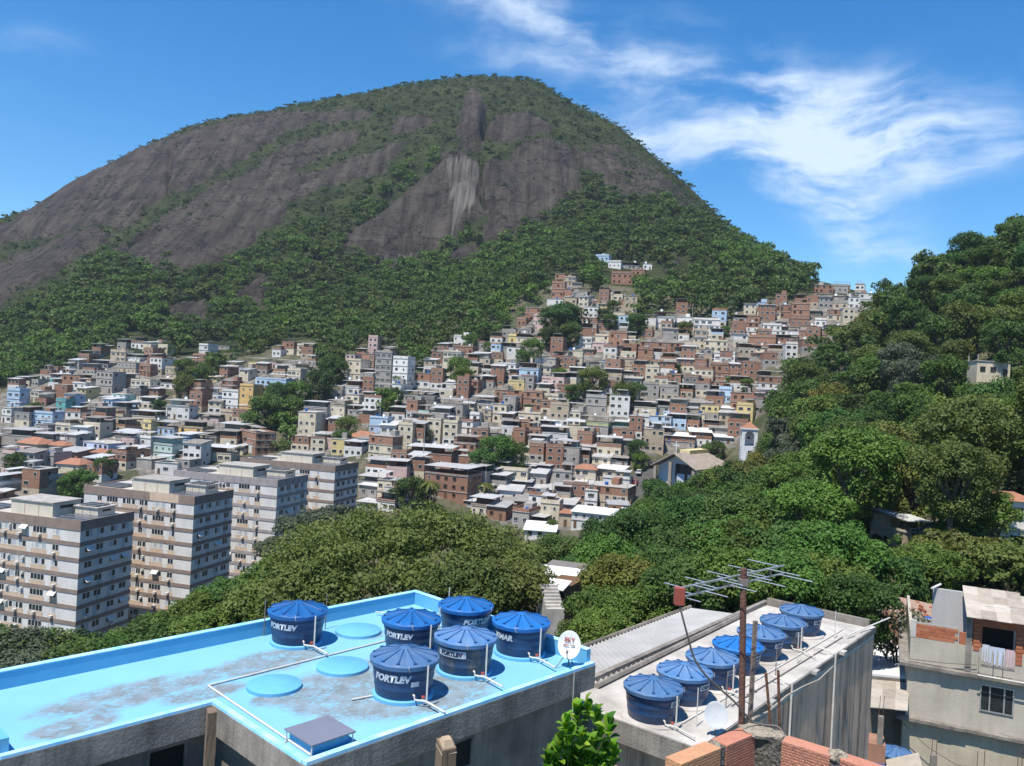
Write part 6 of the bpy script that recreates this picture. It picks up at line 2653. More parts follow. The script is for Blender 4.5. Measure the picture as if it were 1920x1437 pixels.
def wood_post(u, v, depth, w, label, slant=.03):
    P = at(u, v, depth)
    t = thing('wooden_post', label, 'wooden post', (P[0], P[1], P[2] - 1.6), .5)
    mb = MB()
    hw = w / 2
    n = 6
    R_ = random.Random(int(u))
    rings = []
    for i in range(n + 1):
        z = 1.6 * i / n
        o1, o2 = R_.uniform(-.004, .004), R_.uniform(-.004, .004)
        s_ = 1.0 if i < n else .97
        rings.append([(-hw * s_ + o1, -hw * s_ + o2, z), (hw * s_ + o2, -hw * s_ + o1, z), (hw * s_ + o1, hw * s_, z + (slant if i == n else 0)), (-hw * s_, hw * s_ + o2, z + (slant if i == n else 0))])
    for i in range(n):
        for j in range(4):
            mb.face([rings[i][j], rings[i][(j + 1) % 4], rings[i + 1][(j + 1) % 4], rings[i + 1][j]])
    mb.face(rings[n])
    mb.build('post', M_WOOD, t)
    return t


wood_post(397, 1334, 6.4, .072, 'tall grey brown wooden post in front of the notch in the blue roof', .02)
wp = wood_post(837, 1399, 4.2, .085, 'short wooden post with pale pointed top in front of the dark grey wall', .03)
m = MB()
w_ = .0425
m.hexa([(-w_, -w_, 1.575), (w_, -w_, 1.575), (w_, w_, 1.60), (-w_, w_, 1.60), (-.02, -.02, 1.64), (.02, -.02, 1.64), (.02, .02, 1.645), (-.02, .02, 1.645)])
m.build('cut_end', mat('cut_wood', (.42, .33, .23), (.33, .25, .17), 8, .85), wp)

# ------------------------------------------------------------------ grey roof with seven tanks
TH_B = math.radians(50.6)
ZB = CAMZ - 8.2
cB, sB = math.cos(TH_B), math.sin(TH_B)


def lbx(P):
    return P[0] * cB + P[1] * sB, -P[0] * sB + P[1] * cB


def lb(x, y, z=0.0):
    return (x * cB - y * sB, x * sB + y * cB, ZB + z)


pr = [lbx(at_z(u, v, ZB)) for u, v in ((1123, 1277), (1387, 1150), (1429.7, 1133), (1645, 1178), (1560, 1231), (1406, 1338))]
bl = (pr[0][1] + pr[1][1] + pr[2][1]) / 3
br_ = (pr[3][1] + pr[4][1] + pr[5][1]) / 3
bf = (pr[2][0] + pr[3][0]) / 2
bn0 = 17.45
bldB = thing('building_with_grey_roof', 'long building with bare cement roof carrying a row of seven blue water tanks', 'building', (0, 0, ZB), TH_B)
m = MB()
m.box(bn0, bf, br_, bl, -.35, 0)
m.build('roof', M_CONC_L, bldB)
for nm, x0, x1, y0, y1, h in (('parapet', bn0, bf, bl - .15, bl + .02, .16), ('parapet', bf - .15, bf + .02, br_ + .16, bl - .153, .28), ('kerb', bn0, bf - .003, br_ - .02, br_ + .13, .07), ('kerb', bn0 - .02, bn0 + .12, br_ + .133, bl - .153, .05)):
    m = MB()
    m.box(x0, x1, y0, y1, .002, h)
    m.build(nm, M_CONC if nm == 'parapet' else M_CONC_L, bldB)
m = MB()
m.box(bn0 - .05, bf + .05, br_ - .06, br_ - .001, -.16, .05)
m.box(bn0 - .05, bn0 - .001, br_, bl, -.5, .03)
m.build('edge_beam', M_CONC, bldB)
M_MAUVE = mat('plaster_mauve', (.80, .50, .34), (.58, .375, .26), 1.2, .92, .12, 6, .97, (.075, .055, .042), stretch=(.5, .5, .5))
m = MB()
m.box(bn0 + .3, bf - .02, br_ - .01, bl - .05, -10, -.353)
m.build('wall', M_MAUVE, bldB)
# little gutter boxes and downpipes on the right wall
for i, x in enumerate((bn0 + 4.0, bn0 + 7.4, bn0 + 10.0)):
    m = MB()
    m.box(x - .15, x + .15, br_ - .22, br_ - .063, .0, .1)
    m.build('gutter_spout', M_CONC_L, bldB)
for x, mt_ in ((bn0 + 5.6, M_PVC), (bn0 + 9.4, M_PVC)):
    m = MB()
    m.tube([(x, br_ + .5, .2), (x, br_ - .09, .18), (x, br_ - .1, -6)], .03, 8)
    m.build('downpipe', mt_, bldB, True)
TBPX = [(1222, 1342), (1281, 1310), (1333, 1281), (1381, 1255), (1425, 1230), (1466, 1207), (1501, 1185)]
BL = ['nearest blue tank of the row on the grey roof', 'second blue tank from the near end of the grey roof row', 'third blue tank of the grey roof row, with a bent white pipe', 'fourth tank of the grey roof row, brighter blue lid, behind the rusty mast', 'fifth tank of the grey roof row, pale lid, just right of the mast', 'sixth tank of the grey roof row, chalky stained body', 'farthest blue tank of the row on the grey roof']
for i, (u, v) in enumerate(TBPX):
    P = at_z(u, v, ZB + .05)
    x, y = lbx(P)
    m = MB()
    m.lathe([(.78, .002), (.77, .045), (.74, .055)], 40, 0, (x, y, 0))
    m.build('tank_pedestal', M_CONC_L, bldB, True)
    f_ = facing(P)
    tank((P[0], P[1], ZB + .057), random.uniform(0, .5), BL[i], 0 if i == 3 else 1, 'CASA', f_ + (.95 if i else 1.0), i in (5,), 'blue water tanks on the grey roof', .12, (.40, .15), f_ + .75 if i in (0, 2, 5) else None, 1.0, .5)
    if i in (1, 3, 4, 6, 0):
        c_ = lbx(P)
        pipe_thing('thin upright pipe beside ' + ['the nearest', 'the second', '', 'the fourth', 'the fifth', '', 'the farthest'][i] + ' tank of the grey roof', [lb(c_[0] + .35, c_[1] - 1.05, .01), lb(c_[0] + .35, c_[1] - 1.05, .95)], .014, M_STEEL if i % 2 else M_PVC, 'vent_pipe', 'pipe')
pipe_thing('long grey pipe laid along the right side of the grey roof', [lb(bn0 + 1.0, br_ + .95, .03), lb(bf - 1.2, br_ + .75, .03)], .022, M_PVC)
pipe_thing('second thin pipe along the right edge of the grey roof', [lb(bn0 + 3.0, br_ + .55, .03), lb(bf - 2.2, br_ + .45, .03)], .016, M_STEEL)
pipe_thing('long stiff pipe poking out past the far right corner of the grey roof', [lb(bf - 2.2, br_ + .3, .12), lb(bf + .8, br_ - .3, .3)], .025, M_PVC)
P = at_z(1340, 1383, ZB)
dish((P[0], P[1], ZB), (-.15, -.9, .4), .27, .31, 'plain light grey satellite dish just above the foreground bricks', False, False, mat('dish_grey', (.45, .47, .49), (.40, .42, .44), 3, .55))

# corrugated roof between the two buildings
cs = thing('corrugated_roof', 'pale corrugated metal roof between the blue roof and the grey roof', 'roof', (0, 0, 0))
n1, n2, n3, n4 = [np.array(at_z(u, v, CAMZ + z)) for u, v, z in ((1075, 1222, -8.45), (1295, 1140, -8.5), (1394, 1153, -8.15), (1119, 1288, -8.15))]
M_CORR = mat('corrugated_sheet', (.42, .41, .395), (.30, .295, .285), .8, .5, .05, 20, spec=.4, lo=.3, hi=.75)
NS = 4
for s_ in range(NS):
    mb = MB()
    nw = 9
    per = 8
    rows = []
    for i in range(nw * per + 1):
        f_ = (s_ + i / (nw * per)) / NS
        pa, pb = n1 + (n2 - n1) * f_, n4 + (n3 - n4) * f_
        z = .04 * math.sin(2 * math.pi * i / per) + .015 * s_ * 0
        rows.append((pa + [0, 0, z], pb + [0, 0, z]))
    for i in range(nw * per):
        mb.face([rows[i][0], rows[i][1], rows[i + 1][1], rows[i + 1][0]])
    mb.build('sheet', M_CORR, cs, True)
mb = MB()
mb.tube([n1 + [0, 0, .06], n2 + [0, 0, .06]], .06, 6)
mb.build('ridge_trim', M_CONC2, cs)
mb = MB()
mb.tube([n4 + [0, 0, .02], n3 + [0, 0, .02]], .085, 6)
mb.build('edge_flashing', M_CONC, cs)
mb = MB()
for a_, b_ in ((n1, n4),):
    pass
w0 = [n1 - [0, 0, .045], n2 - [0, 0, .045], n3 - [0, 0, .045], n4 - [0, 0, .045]]
k_ = [p - np.array([0, 0, 9.0]) for p in w0]
mb.hexa([k_[3], k_[2], k_[1], k_[0], w0[3], w0[2], w0[1], w0[0]])
mb.build('shed_wall', M_CONC2, cs)

# ------------------------------------------------------------------ right hand house
HX = at(1703, 1240, 41)
rh = thing('rendered_house', 'grey beige rendered house at right edge with dark sliding window and brick parapet', 'house', tuple(HX), math.radians(-25))
M_BEIGE = mat('render_beige', (.44, .40, .335), (.355, .32, .265), .55, .92, .2, 10, .22, (.2, .17, .13))
M_BEIGE2 = mat('render_beige_lower', (.43, .385, .29), (.34, .30, .225), .7, .92, .2, 10, .25, (.2, .16, .1))
FH = 2.72
m = MB()
m.box(0, 14, .0, 10, -FH, -.15)
m.build('upper_wall', M_BEIGE, rh)
m = MB()
m.box(-.1, 14, .02, 10, -FH * 2.6, -FH - .15)
m.build('lower_wall', M_BEIGE2, rh)
for z in (0, -FH):
    m = MB()
    n = 24
    R_ = random.Random(3)
    for i in range(n):
        x0, x1 = -.4 + 14.6 * i / n, -.4 + 14.6 * (i + 1) / n
        e = -.36 + R_.uniform(-.04, .04)
        m.box(x0, x1 - .0005, e, 9.9, z - .148, z + R_.uniform(-.012, .012))
    m.build('floor_slab', M_CONC, rh)
m = MB()
m.box(.05, 14, 0.02, .16, .02, 1.25)
m.build('terrace_wall', M_BEIGE, rh)
m = MB()
m.box(.05, .2, .163, 9.8, .02, 1.25)
m.build('terrace_wall', M_BEIGE, rh)
# brick parapet laid brick by brick
M_BRK = [mat('clay_brick_%d' % i, c, tuple(x * .8 for x in c), 8, .9, .3, 30, lo=.3, hi=.7) for i, c in enumerate([(.40, .135, .065), (.36, .115, .055), (.44, .165, .085)])]
M_MORT = mat('mortar', (.36, .33, .29), (.26, .24, .21), 9, .95, .4, 25)
bb = MB()
bb.box(0, .27, 0, .12, 0, .155)
BRK = [bb.mesh('hollow_brick', q) for q in M_BRK]
m = MB()
m.box(.10, 2.15, .045, .15, 1.253, 2.02)
m.build('mortar_bed', M_MORT, rh)
R_ = random.Random(9)
for r_ in range(4):
    for i in range(10):
        x = .30 + i * .285 - (.14 if r_ % 2 else 0)
        if x + .27 > 2.16:
            continue
        obj('brick', R_.choice(BRK), rh, (x, .025 + R_.uniform(-.008, .006), 1.27 + r_ * .172), 0)
m = MB()
m.box(.02, .28, .0, .17, 1.256, 2.1)
m.build('corner_column', M_CONC_L, rh)
m = MB()
m.box(2.48, 2.74, -.03, .3, .02, 2.75)
m.build('column', M_CONC, rh)
# brick room with laundry window
m = MB()
m.box(2.2, 2.478, .05, .2, 1.253, 1.85)
m.box(2.743, 3.17, .05, .2, 1.0, 2.75)
m.box(4.58, 4.95, .05, .2, .6, 2.75)
m.box(3.173, 4.577, .06, .2, 2.30, 2.75)
m.build('room_wall', mat('clay_room_wall', (.36, .13, .07), (.28, .10, .055), 3, .9, .3, 12), rh)  # plain clay red, close to the laid bricks
for r_ in range(7):
    for i in range(1):
        obj('brick', R_.choice(BRK), rh, (2.80 + i * .21 + (.02 if r_ % 2 else 0), -.012, 1.10 + r_ * .19))
        obj('brick', R_.choice(BRK), rh, (4.6 + i * .17, -.012, .72 + r_ * .2))
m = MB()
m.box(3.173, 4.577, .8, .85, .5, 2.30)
m.build('room_shade_board', M_SHADE, rh)  # near-black board, the room's inner shade put into its colour
m = MB()
m.box(3.17, 4.58, .0, .8, .40, .5)
m.build('window_sill', M_CONC, rh)
# fibre cement sheets on the room
M_FIB = [mat('fibre_sheet_%d' % i, c, tuple(x * .8 for x in c), 2.5, .9, .15, 14) for i, c in enumerate([(.40, .35, .29), (.36, .31, .255), (.45, .40, .34), (.31, .265, .22)])]
for j in range(4):
    for i in range(4):
        x0, x1 = 2.42 + i * .63, 2.42 + (i + 1) * .63 + .04
        y0, y1 = -.55 + j * .8, -.55 + (j + 1) * .8 + .06
        zf = lambda y: 2.78 + (y + .55) * .26
        m = MB()
        e = .012 * ((i + j) % 2) + .004 * i
        m.hexa([(x0, y0, zf(y0) + e), (x1, y0, zf(y0) + e), (x1, y1, zf(y1) + e), (x0, y1, zf(y1) + e), (x0, y0, zf(y0) + e + .03), (x1, y0, zf(y0) + e + .03), (x1, y1, zf(y1) + e + .03), (x0, y1, zf(y1) + e + .03)])
        m.build('roof_sheet', M_FIB[(i * 3 + j * 2 + (i * j) % 3) % 4], rh)
m = MB()
m.box(3.3, 4.7, .75, .8, 3.17, 3.21)
m.build('roof_batten', M_FRAME_W, rh)
m = MB()
m.hexa([(1.1, 3.0, .02), (3.0, 3.0, .02), (3.0, 3.2, .02), (1.1, 3.2, .02), (1.1, 3.0, 3.25), (3.0, 3.0, 3.25), (3.0, 3.2, 3.25), (1.1, 3.2, 3.25)])
m.build('back_wall', mat('render_pale_grey', (.42, .41, .41), (.37, .36, .355), .7, .9, .15, 10, .12, (.2, .2, .2)), rh)
m = MB()
m.tube([(1.0, 2.6, 3.3), (1.45, 3.3, 3.45)], .06, 8)
m.build('roof_pipe', M_PVC, rh)
m = MB()
m.box(4.953, 14, .4, 9, .02, 2.3)
m.build('side_room', M_BEIGE, rh)
m = MB()
m.box(5.02, 14, -.2, 5, 2.303, 2.42)
m.build('side_roof', M_FIB[1], rh)
# window
w_ = thing_w = None
m = MB()
X0, X1, Z0, Z1 = 3.2, 4.62, -FH + .95, -FH + 2.25
t_ = .055
m.box(X0, X1, -.06, -.002, Z0, Z0 + t_)
m.box(X0, X1, -.06, -.002, Z1 - t_, Z1)
m.box(X0, X0 + t_, -.06, -.002, Z0 + t_, Z1 - t_)
m.box(X1 - t_, X1, -.06, -.002, Z0 + t_, Z1 - t_)
for f_ in (.29, .72):
    x = X0 + (X1 - X0) * f_
    m.box(x - .03, x + .03, -.055, -.002, Z0 + t_, Z1 - t_)
wf = m.build('window', M_ALU, rh)
for f0, f1 in ((0, .29), (.29, .72), (.72, 1)):
    m = MB()
    xa, xb = X0 + (X1 - X0) * f0 + .035, X0 + (X1 - X0) * f1 - .035
    m.box(xa, xb, -.03, -.012, Z0 + t_, Z1 - t_)
    m.build('pane', M_GLASS, wf)
# rods on the slab edge, rebar columns below
for x, h in ((3.05, .9), (3.65, 1.25), (4.05, 1.15)):
    m = MB()
    m.tube([(x, -.35, 0), (x, -.35, h)], .014, 5)
    m.build('slab_rod', M_STEEL, rh)
m = MB()
m.tube([(3.0, -.5, .06), (10, -.55, .05)], .035, 6)
m.build('slab_pipe', M_PVC, rh)

# cables sagging across the wall
for k_, (pts_, lab_) in enumerate((([(-.2, -.5, -2.9), (1.0, -.45, -3.9), (2.3, -.4, -4.5), (3.2, -.4, -4.55), (4.6, -.4, -5.4)], 'dark sagging cable across the lower wall of the beige house'), ([(.0, -.1, .15), (1.6, -.12, .25), (3.0, -.1, .42)], 'thin dark cable along the terrace wall of the beige house'))):
    ca_, sa_ = math.cos(math.radians(-25)), math.sin(math.radians(-25))
    pipe_thing(lab_, [(HX[0] + x * ca_ - y * sa_, HX[1] + x * sa_ + y * ca_, HX[2] + z) for x, y, z in pts_], .016, M_FRAME_D, 'cable', 'cable')

# laundry in the opening
ca, sa = math.cos(math.radians(-25)), math.sin(math.radians(-25))


def lr(x, y, z):
    return (HX[0] + x * ca - y * sa, HX[1] + x * sa + y * ca, HX[2] + z)


def cloth(x0, x1, z0, z1, colr, label, ph):
    P0 = lr(x0, .02, z0)
    t = thing('hanging_towel', label, 'laundry', P0, math.radians(-25), 'laundry hung in the brick window opening')
    mb = MB()
    n = 14
    for i in range(n):
        xa, xb = (x1 - x0) * i / n, (x1 - x0) * (i + 1) / n
        za, zb = .04 * math.sin(i * .9 + ph), .04 * math.sin((i + 1) * .9 + ph)
        ya, yb = -.03 * math.sin(i * 1.3 + ph), -.03 * math.sin((i + 1) * 1.3 + ph)
        h = z1 - z0
        mb.hexa([(xa, ya - .01, za), (xb, yb - .01, zb), (xb, yb, zb), (xa, ya, za), (xa, ya * .3 - .01, h), (xb, yb * .3 - .01, h), (xb, yb * .3, h), (xa, ya * .3, h)])
    mb.build('cloth', mat('cloth_' + label.split()[0], colr, tuple(x * .85 for x in colr), 3, .9), t)


cloth(3.2, 3.5, .62, 1.45, (.55, .57, .63), 'lavender sheet hung at the left of the brick opening', .3)
cloth(3.51, 4.15, .55, 1.40, (.50, .55, .66), 'bluish wide sheet hung in the middle of the brick opening', 1.2)
cloth(4.18, 4.55, .55, 1.38, (.60, .42, .47), 'pink towel hung at the right of the brick opening', 2.0)

# neighbours of that house: white roof, grey sheet roof, alley with tank, columns
wr = thing('white_sheet_roof', 'glaring white sheet roof between the grey roof and the beige house', 'roof', (0, 0, 0))
q = [np.array(at(u, v, d_)) for u, v, d_ in ((1632, 1263, 44), (1705, 1270, 43), (1712, 1214, 52), (1632, 1204, 53))]
m = MB()
m.hexa([p - [0, 0, .12] for p in q] + q)
m.build('sheet', M_WHITE_ROOF, wr)
m = MB()
m.hexa([p - [0, 0, 5] for p in q] + [p - [0, 0, .125] for p in q])
m.build('wall', M_CONC2, wr)
fr_ = thing('fibre_sheet_roof', 'grey fibre cement lean-to roof below the glaring white roof', 'roof', (0, 0, 0))
q = [np.array(at(u, v, d_)) for u, v, d_ in ((1630, 1327, 38.5), (1702, 1334, 38.5), (1705, 1282, 42.5), (1630, 1275, 42.5))]
for i in range(3):
    for j in range(3):
        f0, f1, g0, g1 = i / 3, (i + 1) / 3, j / 3, (j + 1) / 3
        bil = lambda f_, g_: (q[0] * (1 - f_) + q[1] * f_) * (1 - g_) + (q[3] * (1 - f_) + q[2] * f_) * g_
        p4 = [bil(f0, g0), bil(f1, g0), bil(f1, g1), bil(f0, g1)]
        e = np.array([0, 0, .012 * ((i + j) % 2) + .03 * j * 0])
        m = MB()
        m.hexa([p + e for p in p4] + [p + e + [0, 0, .035] for p in p4])
        m.build('roof_sheet', M_FIB[(i + 2 * j) % 4], fr_)
m = MB()
m.hexa([q[3] - [0, 0, 5], q[2] - [0, 0, 5], q[2] + [0, .3, -5], q[3] + [0, .3, -5], q[3] - [0, 0, .05], q[2] - [0, 0, .05], q[2] + [0, .3, -.05], q[3] + [0, .3, -.05]])
m.build('back_wall', M_CONC2, fr_)


def column(u, v, depth, w, h, label, rods=2):
    P = at(u, v, depth)
    t = thing('concrete_column', label, 'concrete column', (P[0], P[1], P[2] - h), -.4)
    mb = MB()
    mb.box(-w / 2, w / 2, -w / 2, w / 2, 0, h)
    mb.build('shaft', M_CONC, t)
    for i in range(rods):
        x = -w / 3 + 2 * w / 3 * i / max(1, rods - 1)
        mb = MB()
        mb.tube([(x, 0, h), (x + .01, 0, h + .85)], .012, 5)
        mb.build('reinforcing_bar', M_RUST, t)


column(1652, 1343, 34, .22, 3.5, 'grey concrete column with rods beside the dark alley')
column(1751, 1415, 33, .24, 2.0, 'short concrete column with two rods in front of the beige house')
for k_, (u, v, lab) in enumerate(((1832, 1437, 'bare steel rod standing before the beige house under its window'), (1845, 1437, 'second bare steel rod standing right under the beige house window'), (1908, 1437, 'bare steel rod standing at the bottom right corner'), (1916, 1437, 'last steel rod at the bottom right picture edge'))):
    P = at(u, v, 33)
    pipe_thing(lab, [(P[0], P[1], P[2] - 1), (P[0], P[1], P[2] + (.62 if k_ < 2 else .75))], .014, M_RUST, 'steel_rod', 'steel rod')
P = at(1680, 1404, 36)
gt = tank((P[0], P[1], P[2] - .9), .3, 'greyish old water tank half hidden in the alley below the lean-to roof', 1, 'TANK' if False else 'CASA', facing(P) + 2.9, True, None, .12, None, None, 1.0)
P = at(1672, 1437, 34)
sw = thing('alley_shed', 'small brick shed painted orange and blue in the dark alley', 'shed', (P[0] - .9, P[1], P[2] - 1.2), math.radians(-20))
m = MB()
m.box(-.4, .55, 0, 1.2, 0, 2.1)
m.build('wall', WALLS['BR'], sw)
m = MB()
m.box(-.41, .56, -.02, 0, .9, 1.35)
m.build('painted_panel', M_TANKB, sw)
m = MB()
m.hexa([(.6, -.4, 1.0), (1.9, -.4, 1.6), (1.9, .9, 1.7), (.6, .9, 1.1), (.6, -.4, 1.06), (1.9, -.4, 1.66), (1.9, .9, 1.76), (.6, .9, 1.16)])
m.build('tilted_roof', M_FIB[0], sw)

# broken brick ruin with debris behind
P = at(1690, 1215, 53)
ru = thing('brick_ruin', 'half demolished orange brick house with rubble behind the thin tree', 'ruin', tuple(P), math.radians(-20))
m = MB()
m.hexa([(-1.7, 0, -3), (-1.2, 0, -3), (-1.2, 3, -3), (-1.7, 3, -3), (-1.7, 0, 3.1), (-1.2, 0, 3.1), (-1.2, 3, 3.1), (-1.7, 3, 3.1)])
m.build('side_wall', M_CONC, ru)
m = MB()
m.hexa([(-.9, 1, -3), (2.0, 1, -3), (2.0, 1.2, -3), (-.9, 1.2, -3), (-.9, 1, 2.0), (2.0, 1, .9), (2.0, 1.2, .9), (-.9, 1.2, 2.0)])
m.build('broken_wall', WALLS['BR'], ru)
R_ = random.Random(12)
for i in range(46):
    o = obj('brick', R_.choice(BRK), ru, (R_.uniform(-1.1, 2.2), R_.uniform(1.2, 3.0), R_.uniform(1.75, 2.35)), R_.uniform(0, 3))
    o.rotation_euler = (R_.uniform(-.5, .5), R_.uniform(-.5, .5), R_.uniform(0, 3))
m = MB()
m.hexa([(-1.0, 1.21, -3), (2.3, 1.21, -3), (2.3, 3.2, -3), (-1.0, 3.2, -3), (-1.0, 1.21, 2.1), (2.3, 1.21, 1.6), (2.3, 3.2, 2.4), (-1.0, 3.2, 2.7)])
m.build('rubble_heap', mat('rubble', (.36, .25, .19), (.22, .15, .12), 4, .95, .8, 9), ru)
m = MB()
m.tube([(-1.9, -.2, 3.2), (-.6, -.2, .2)], .08, 6)
m.tube([(-1.3, -.4, .6), (-.9, -.4, -.2)], .06, 6)
m.build('fallen_pipe', M_PVC, ru)
m = MB()
m.lathe([(.0, .25), (.3, .2), (.45, .05), (.46, 0)], 14, 0, (1.7, .9, 1.8))
m.build('blue_tub', M_TANKB, ru)

# small buildings half buried in the right hill forest
def forest_house(u, v, depth, w, h, walls, roof, lab, yaw=-10):
    P = at(u, v, depth)
    return house(P, yaw, w, 6, h, max(1, int(h / 2.7)), walls, roof, lab, int(u), 6.0)


forest_house(1862, 708, 186, 7.0, 3.6, ['CR'], 'raw', 'lone cream house with flat roof high in the right hill forest')
forest_house(1713, 1030, 96, 2.6, 3.6, ['TN'], 'tin', 'small open shelter with pale roof buried in the right hill forest', 15)
forest_house(1905, 1045, 78, 3.0, 5.4, ['W', 'W'], 'tile', 'narrow white house with red tiled roof behind leaves at right edge', -10)
for (u0, u1, v0, v1, d_, lab) in ((1008, 1086, 1062, 1073, 82, 'upper white roof edge with a dark window band below it, between two tree crowns'), (1016, 1066, 1086, 1100, 76, 'lower white roof of a small brown walled building seen between two tree crowns')):
    Pa, Pb = np.array(at(u0, v0, d_)), np.array(at(u1, v0 + 11, d_ * .985))
    yw = math.atan2(Pb[1] - Pa[1], Pb[0] - Pa[0])
    L_ = float(np.hypot(Pb[0] - Pa[0], Pb[1] - Pa[1]))
    t = thing('low_building', lab, 'building', tuple(Pa), yw)
    m = MB()
    m.hexa([(0, -1.3, -.45), (L_, -1.3, -.45), (L_, .9, -.02), (0, .9, -.02), (0, -1.3, -.38), (L_, -1.3, -.38), (L_, .9, .05), (0, .9, .05)])
    m.build('roof', M_WHITE_ROOF, t)
    m = MB()
    m.box(.1, L_ - .1, -.9, 6, -6, -.48)
    m.build('wall', M_WOOD_D if d_ < 80 else WALLS['DK'], t)
    for q in range(3):
        m = MB()
        m.box(.3 + q * L_ * .33, .3 + q * L_ * .33 + L_ * .26, -.95, -.903, -1.5, -.7)
        m.build('window', M_GLASS, t)
P = at(1042, 1142, 62)
stp = thing('concrete_steps', 'pale concrete steps going down between the tree crowns behind the blue roof', 'steps', tuple(P), .2)
for i in range(8):
    m = MB()
    m.box(-.7, .7, i * .35, i * .35 + .36, -2, .17 * i)
    m.build('step', M_CONC_L, stp)

# ------------------------------------------------------------------ foreground brick wall with mast
ZW = CAMZ - 1.87
fw = thing('brick_wall', 'unfinished wall of ribbed hollow clay bricks at the bottom edge', 'wall', (0, 0, ZW))
cols_ = [(.50, .215, .145), (.55, .29, .16), (.47, .20, .135), (.52, .235, .16)]
M_FB = [mat('ribbed_brick_%d' % i, c, tuple(x * .75 for x in c), 14, .88, .35, 80, lo=.3, hi=.7) for i, c in enumerate(cols_)]


def ribbed_brick(L_, seed):
    """hollow clay block lying along x, ribbed on both faces, 0.19 high, 0.10 thick, top at z=0"""
    mb = MB()
    prof = [(0, 0), (.10, 0)]
    n = 12
    side = []
    for i in range(n):
        z0 = -.006 - .178 * i / n
        z1 = -.006 - .178 * (i + 1) / n
        side += [(0, z0), (0, z0 - .0095), (.005, z0 - .0105), (.005, z1)]
    front = [(0, 0)] + side + [(0, -.19)]
    back = [(.10 - y, z) for y, z in reversed(front)]
    poly = front + back
    k_ = len(poly)
    for x in (0, L_):
        for y, z in poly:
            mb.v.append((x, y, z))
    for i in range(k_):
        j = (i + 1) % k_
        mb.f.append((i, k_ + i, k_ + j, j))
        mb.m.append(0)
    mb.f.append(tuple(reversed(range(k_))))
    mb.f.append(tuple(range(k_, 2 * k_)))
    mb.m += [0, 0]
    bmm = mb.mesh('ribbed_brick', M_FB[seed % 4])
    return bmm


def lay(p, q, ndrop, seed, name='brick', rows=2, flip=False):
    """brick whose visible top inner edge runs from p to q (world xy at z=ZW)"""
    p, q = np.array(p[:2]), np.array(q[:2])
    L_ = float(np.hypot(*(q - p)))
    me = ribbed_brick(L_, seed)
    a_ = math.atan2(q[1] - p[1], q[0] - p[0])
    for r_ in range(rows):
        obj(name, me, fw, (p[0], p[1], -.205 * r_ - ndrop), a_)


wpt = lambda u, v: at_z(u, v, ZW)
cin, cin2 = wpt(1417, 1376), wpt(1466, 1390)
# left arm: from lower left towards the corner (inner edge), body lies to the left of travel
p0, p1, p2, p3 = wpt(1210, 1466), wpt(1277, 1434), wpt(1352, 1403), wpt(1363, 1399)
lay(wpt(1195, 1490), wpt(1270, 1455), .035, 2)
lay(p1, p2, 0.0, 1)
lay(p3, cin, 0.0, 0)
# right arm: from corner to lower right
r0, r1, r2 = cin2, wpt(1556, 1418), wpt(1575, 1424)
lay(r0, r1, 0.0, 3)
lay(r2, wpt(1668, 1455), 0.0, 0)


def lump(c, r_, h, seed, mt=None, name='mortar', par=None, n=14):
    """irregular dab of mortar"""
    R_ = random.Random(seed)
    mb = MB()
    rings = []
    for k_, (f_, z) in enumerate(((1.0, 0), (.95, h * .5), (.65, h * .9), (.2, h))):
        ring = []
        for j in range(n):
            t_ = 2 * math.pi * j / n
            q_ = f_ * (1 + R_.uniform(-.22, .22))
            ring.append((c[0] + r_[0] * q_ * math.cos(t_), c[1] + r_[1] * q_ * math.sin(t_), c[2] + z + R_.uniform(-.15, .15) * h))
        rings.append(ring)
    for a_ in range(3):
        for j in range(n):
            mb.face([rings[a_][j], rings[a_][(j + 1) % n], rings[a_ + 1][(j + 1) % n], rings[a_ + 1][j]])
    mb.face(rings[3])
    return mb.build(name, mt or M_FMORT, par or fw)


M_FMORT = mat('cement_mortar', (.40, .345, .27), (.27, .235, .185), 22, .95, .8, 60)
M_FCEM = mat('rough_cement', (.17, .155, .135), (.085, .078, .068), 16, .95, 1.0, 45)
# cement filled corner, rough
cc = (cin[:2] + cin2[:2]) / 2
dirA = cin[:2] - p3[:2]
dirA /= np.hypot(*dirA)
dirB = r1[:2] - cin2[:2]
dirB /= np.hypot(*dirB)
perp = np.array([-dirA[1], dirA[0]])
perpB = np.array([-dirB[1], dirB[0]])
mb = MB()
R_ = random.Random(17)
NZ, NX = 10, 9
grid = []
for i in range(NZ + 1):
    row = []
    for j in range(NX + 1):
        f_ = j / NX
        p = cin[:2] * (1 - f_) + cin2[:2] * f_
        off = (perp + perpB) / 2 * (.004 + R_.uniform(-.008, .008))
        row.append((p[0] + off[0], p[1] + off[1], -.002 - .42 * i / NZ))
    grid.append(row)
for i in range(NZ):
    for j in range(NX):
        mb.face([grid[i][j], grid[i + 1][j], grid[i + 1][j + 1], grid[i][j + 1]])
oc = cin[:2] + perp * .10 + dirA * .02
oc2 = cin2[:2] + perpB * .10 - dirB * .02
ou = (oc + oc2) / 2 + (perp + perpB) * .02
bot = -.42
mb.face([(cin[0], cin[1], -.002), (cin2[0], cin2[1], -.002), (oc2[0], oc2[1], -.002), (ou[0], ou[1], -.002), (oc[0], oc[1], -.002)])
mb.build('corner_cement', M_FCEM, fw)
lump((ou[0] - .03, ou[1] - .03, -.012), (.10, .07), .035, 1)
lump((cc[0] + .02, cc[1] + .04, -.012), (.10, .05), .03, 2)
m12 = (p2 + p3) / 2
pv = perp * .05
lump((m12[0] + pv[0] - .0, m12[1] + pv[1], -.02), (.022, .05), .028, 3)
m12 = (r1 + r2) / 2
pv = perpB * .05
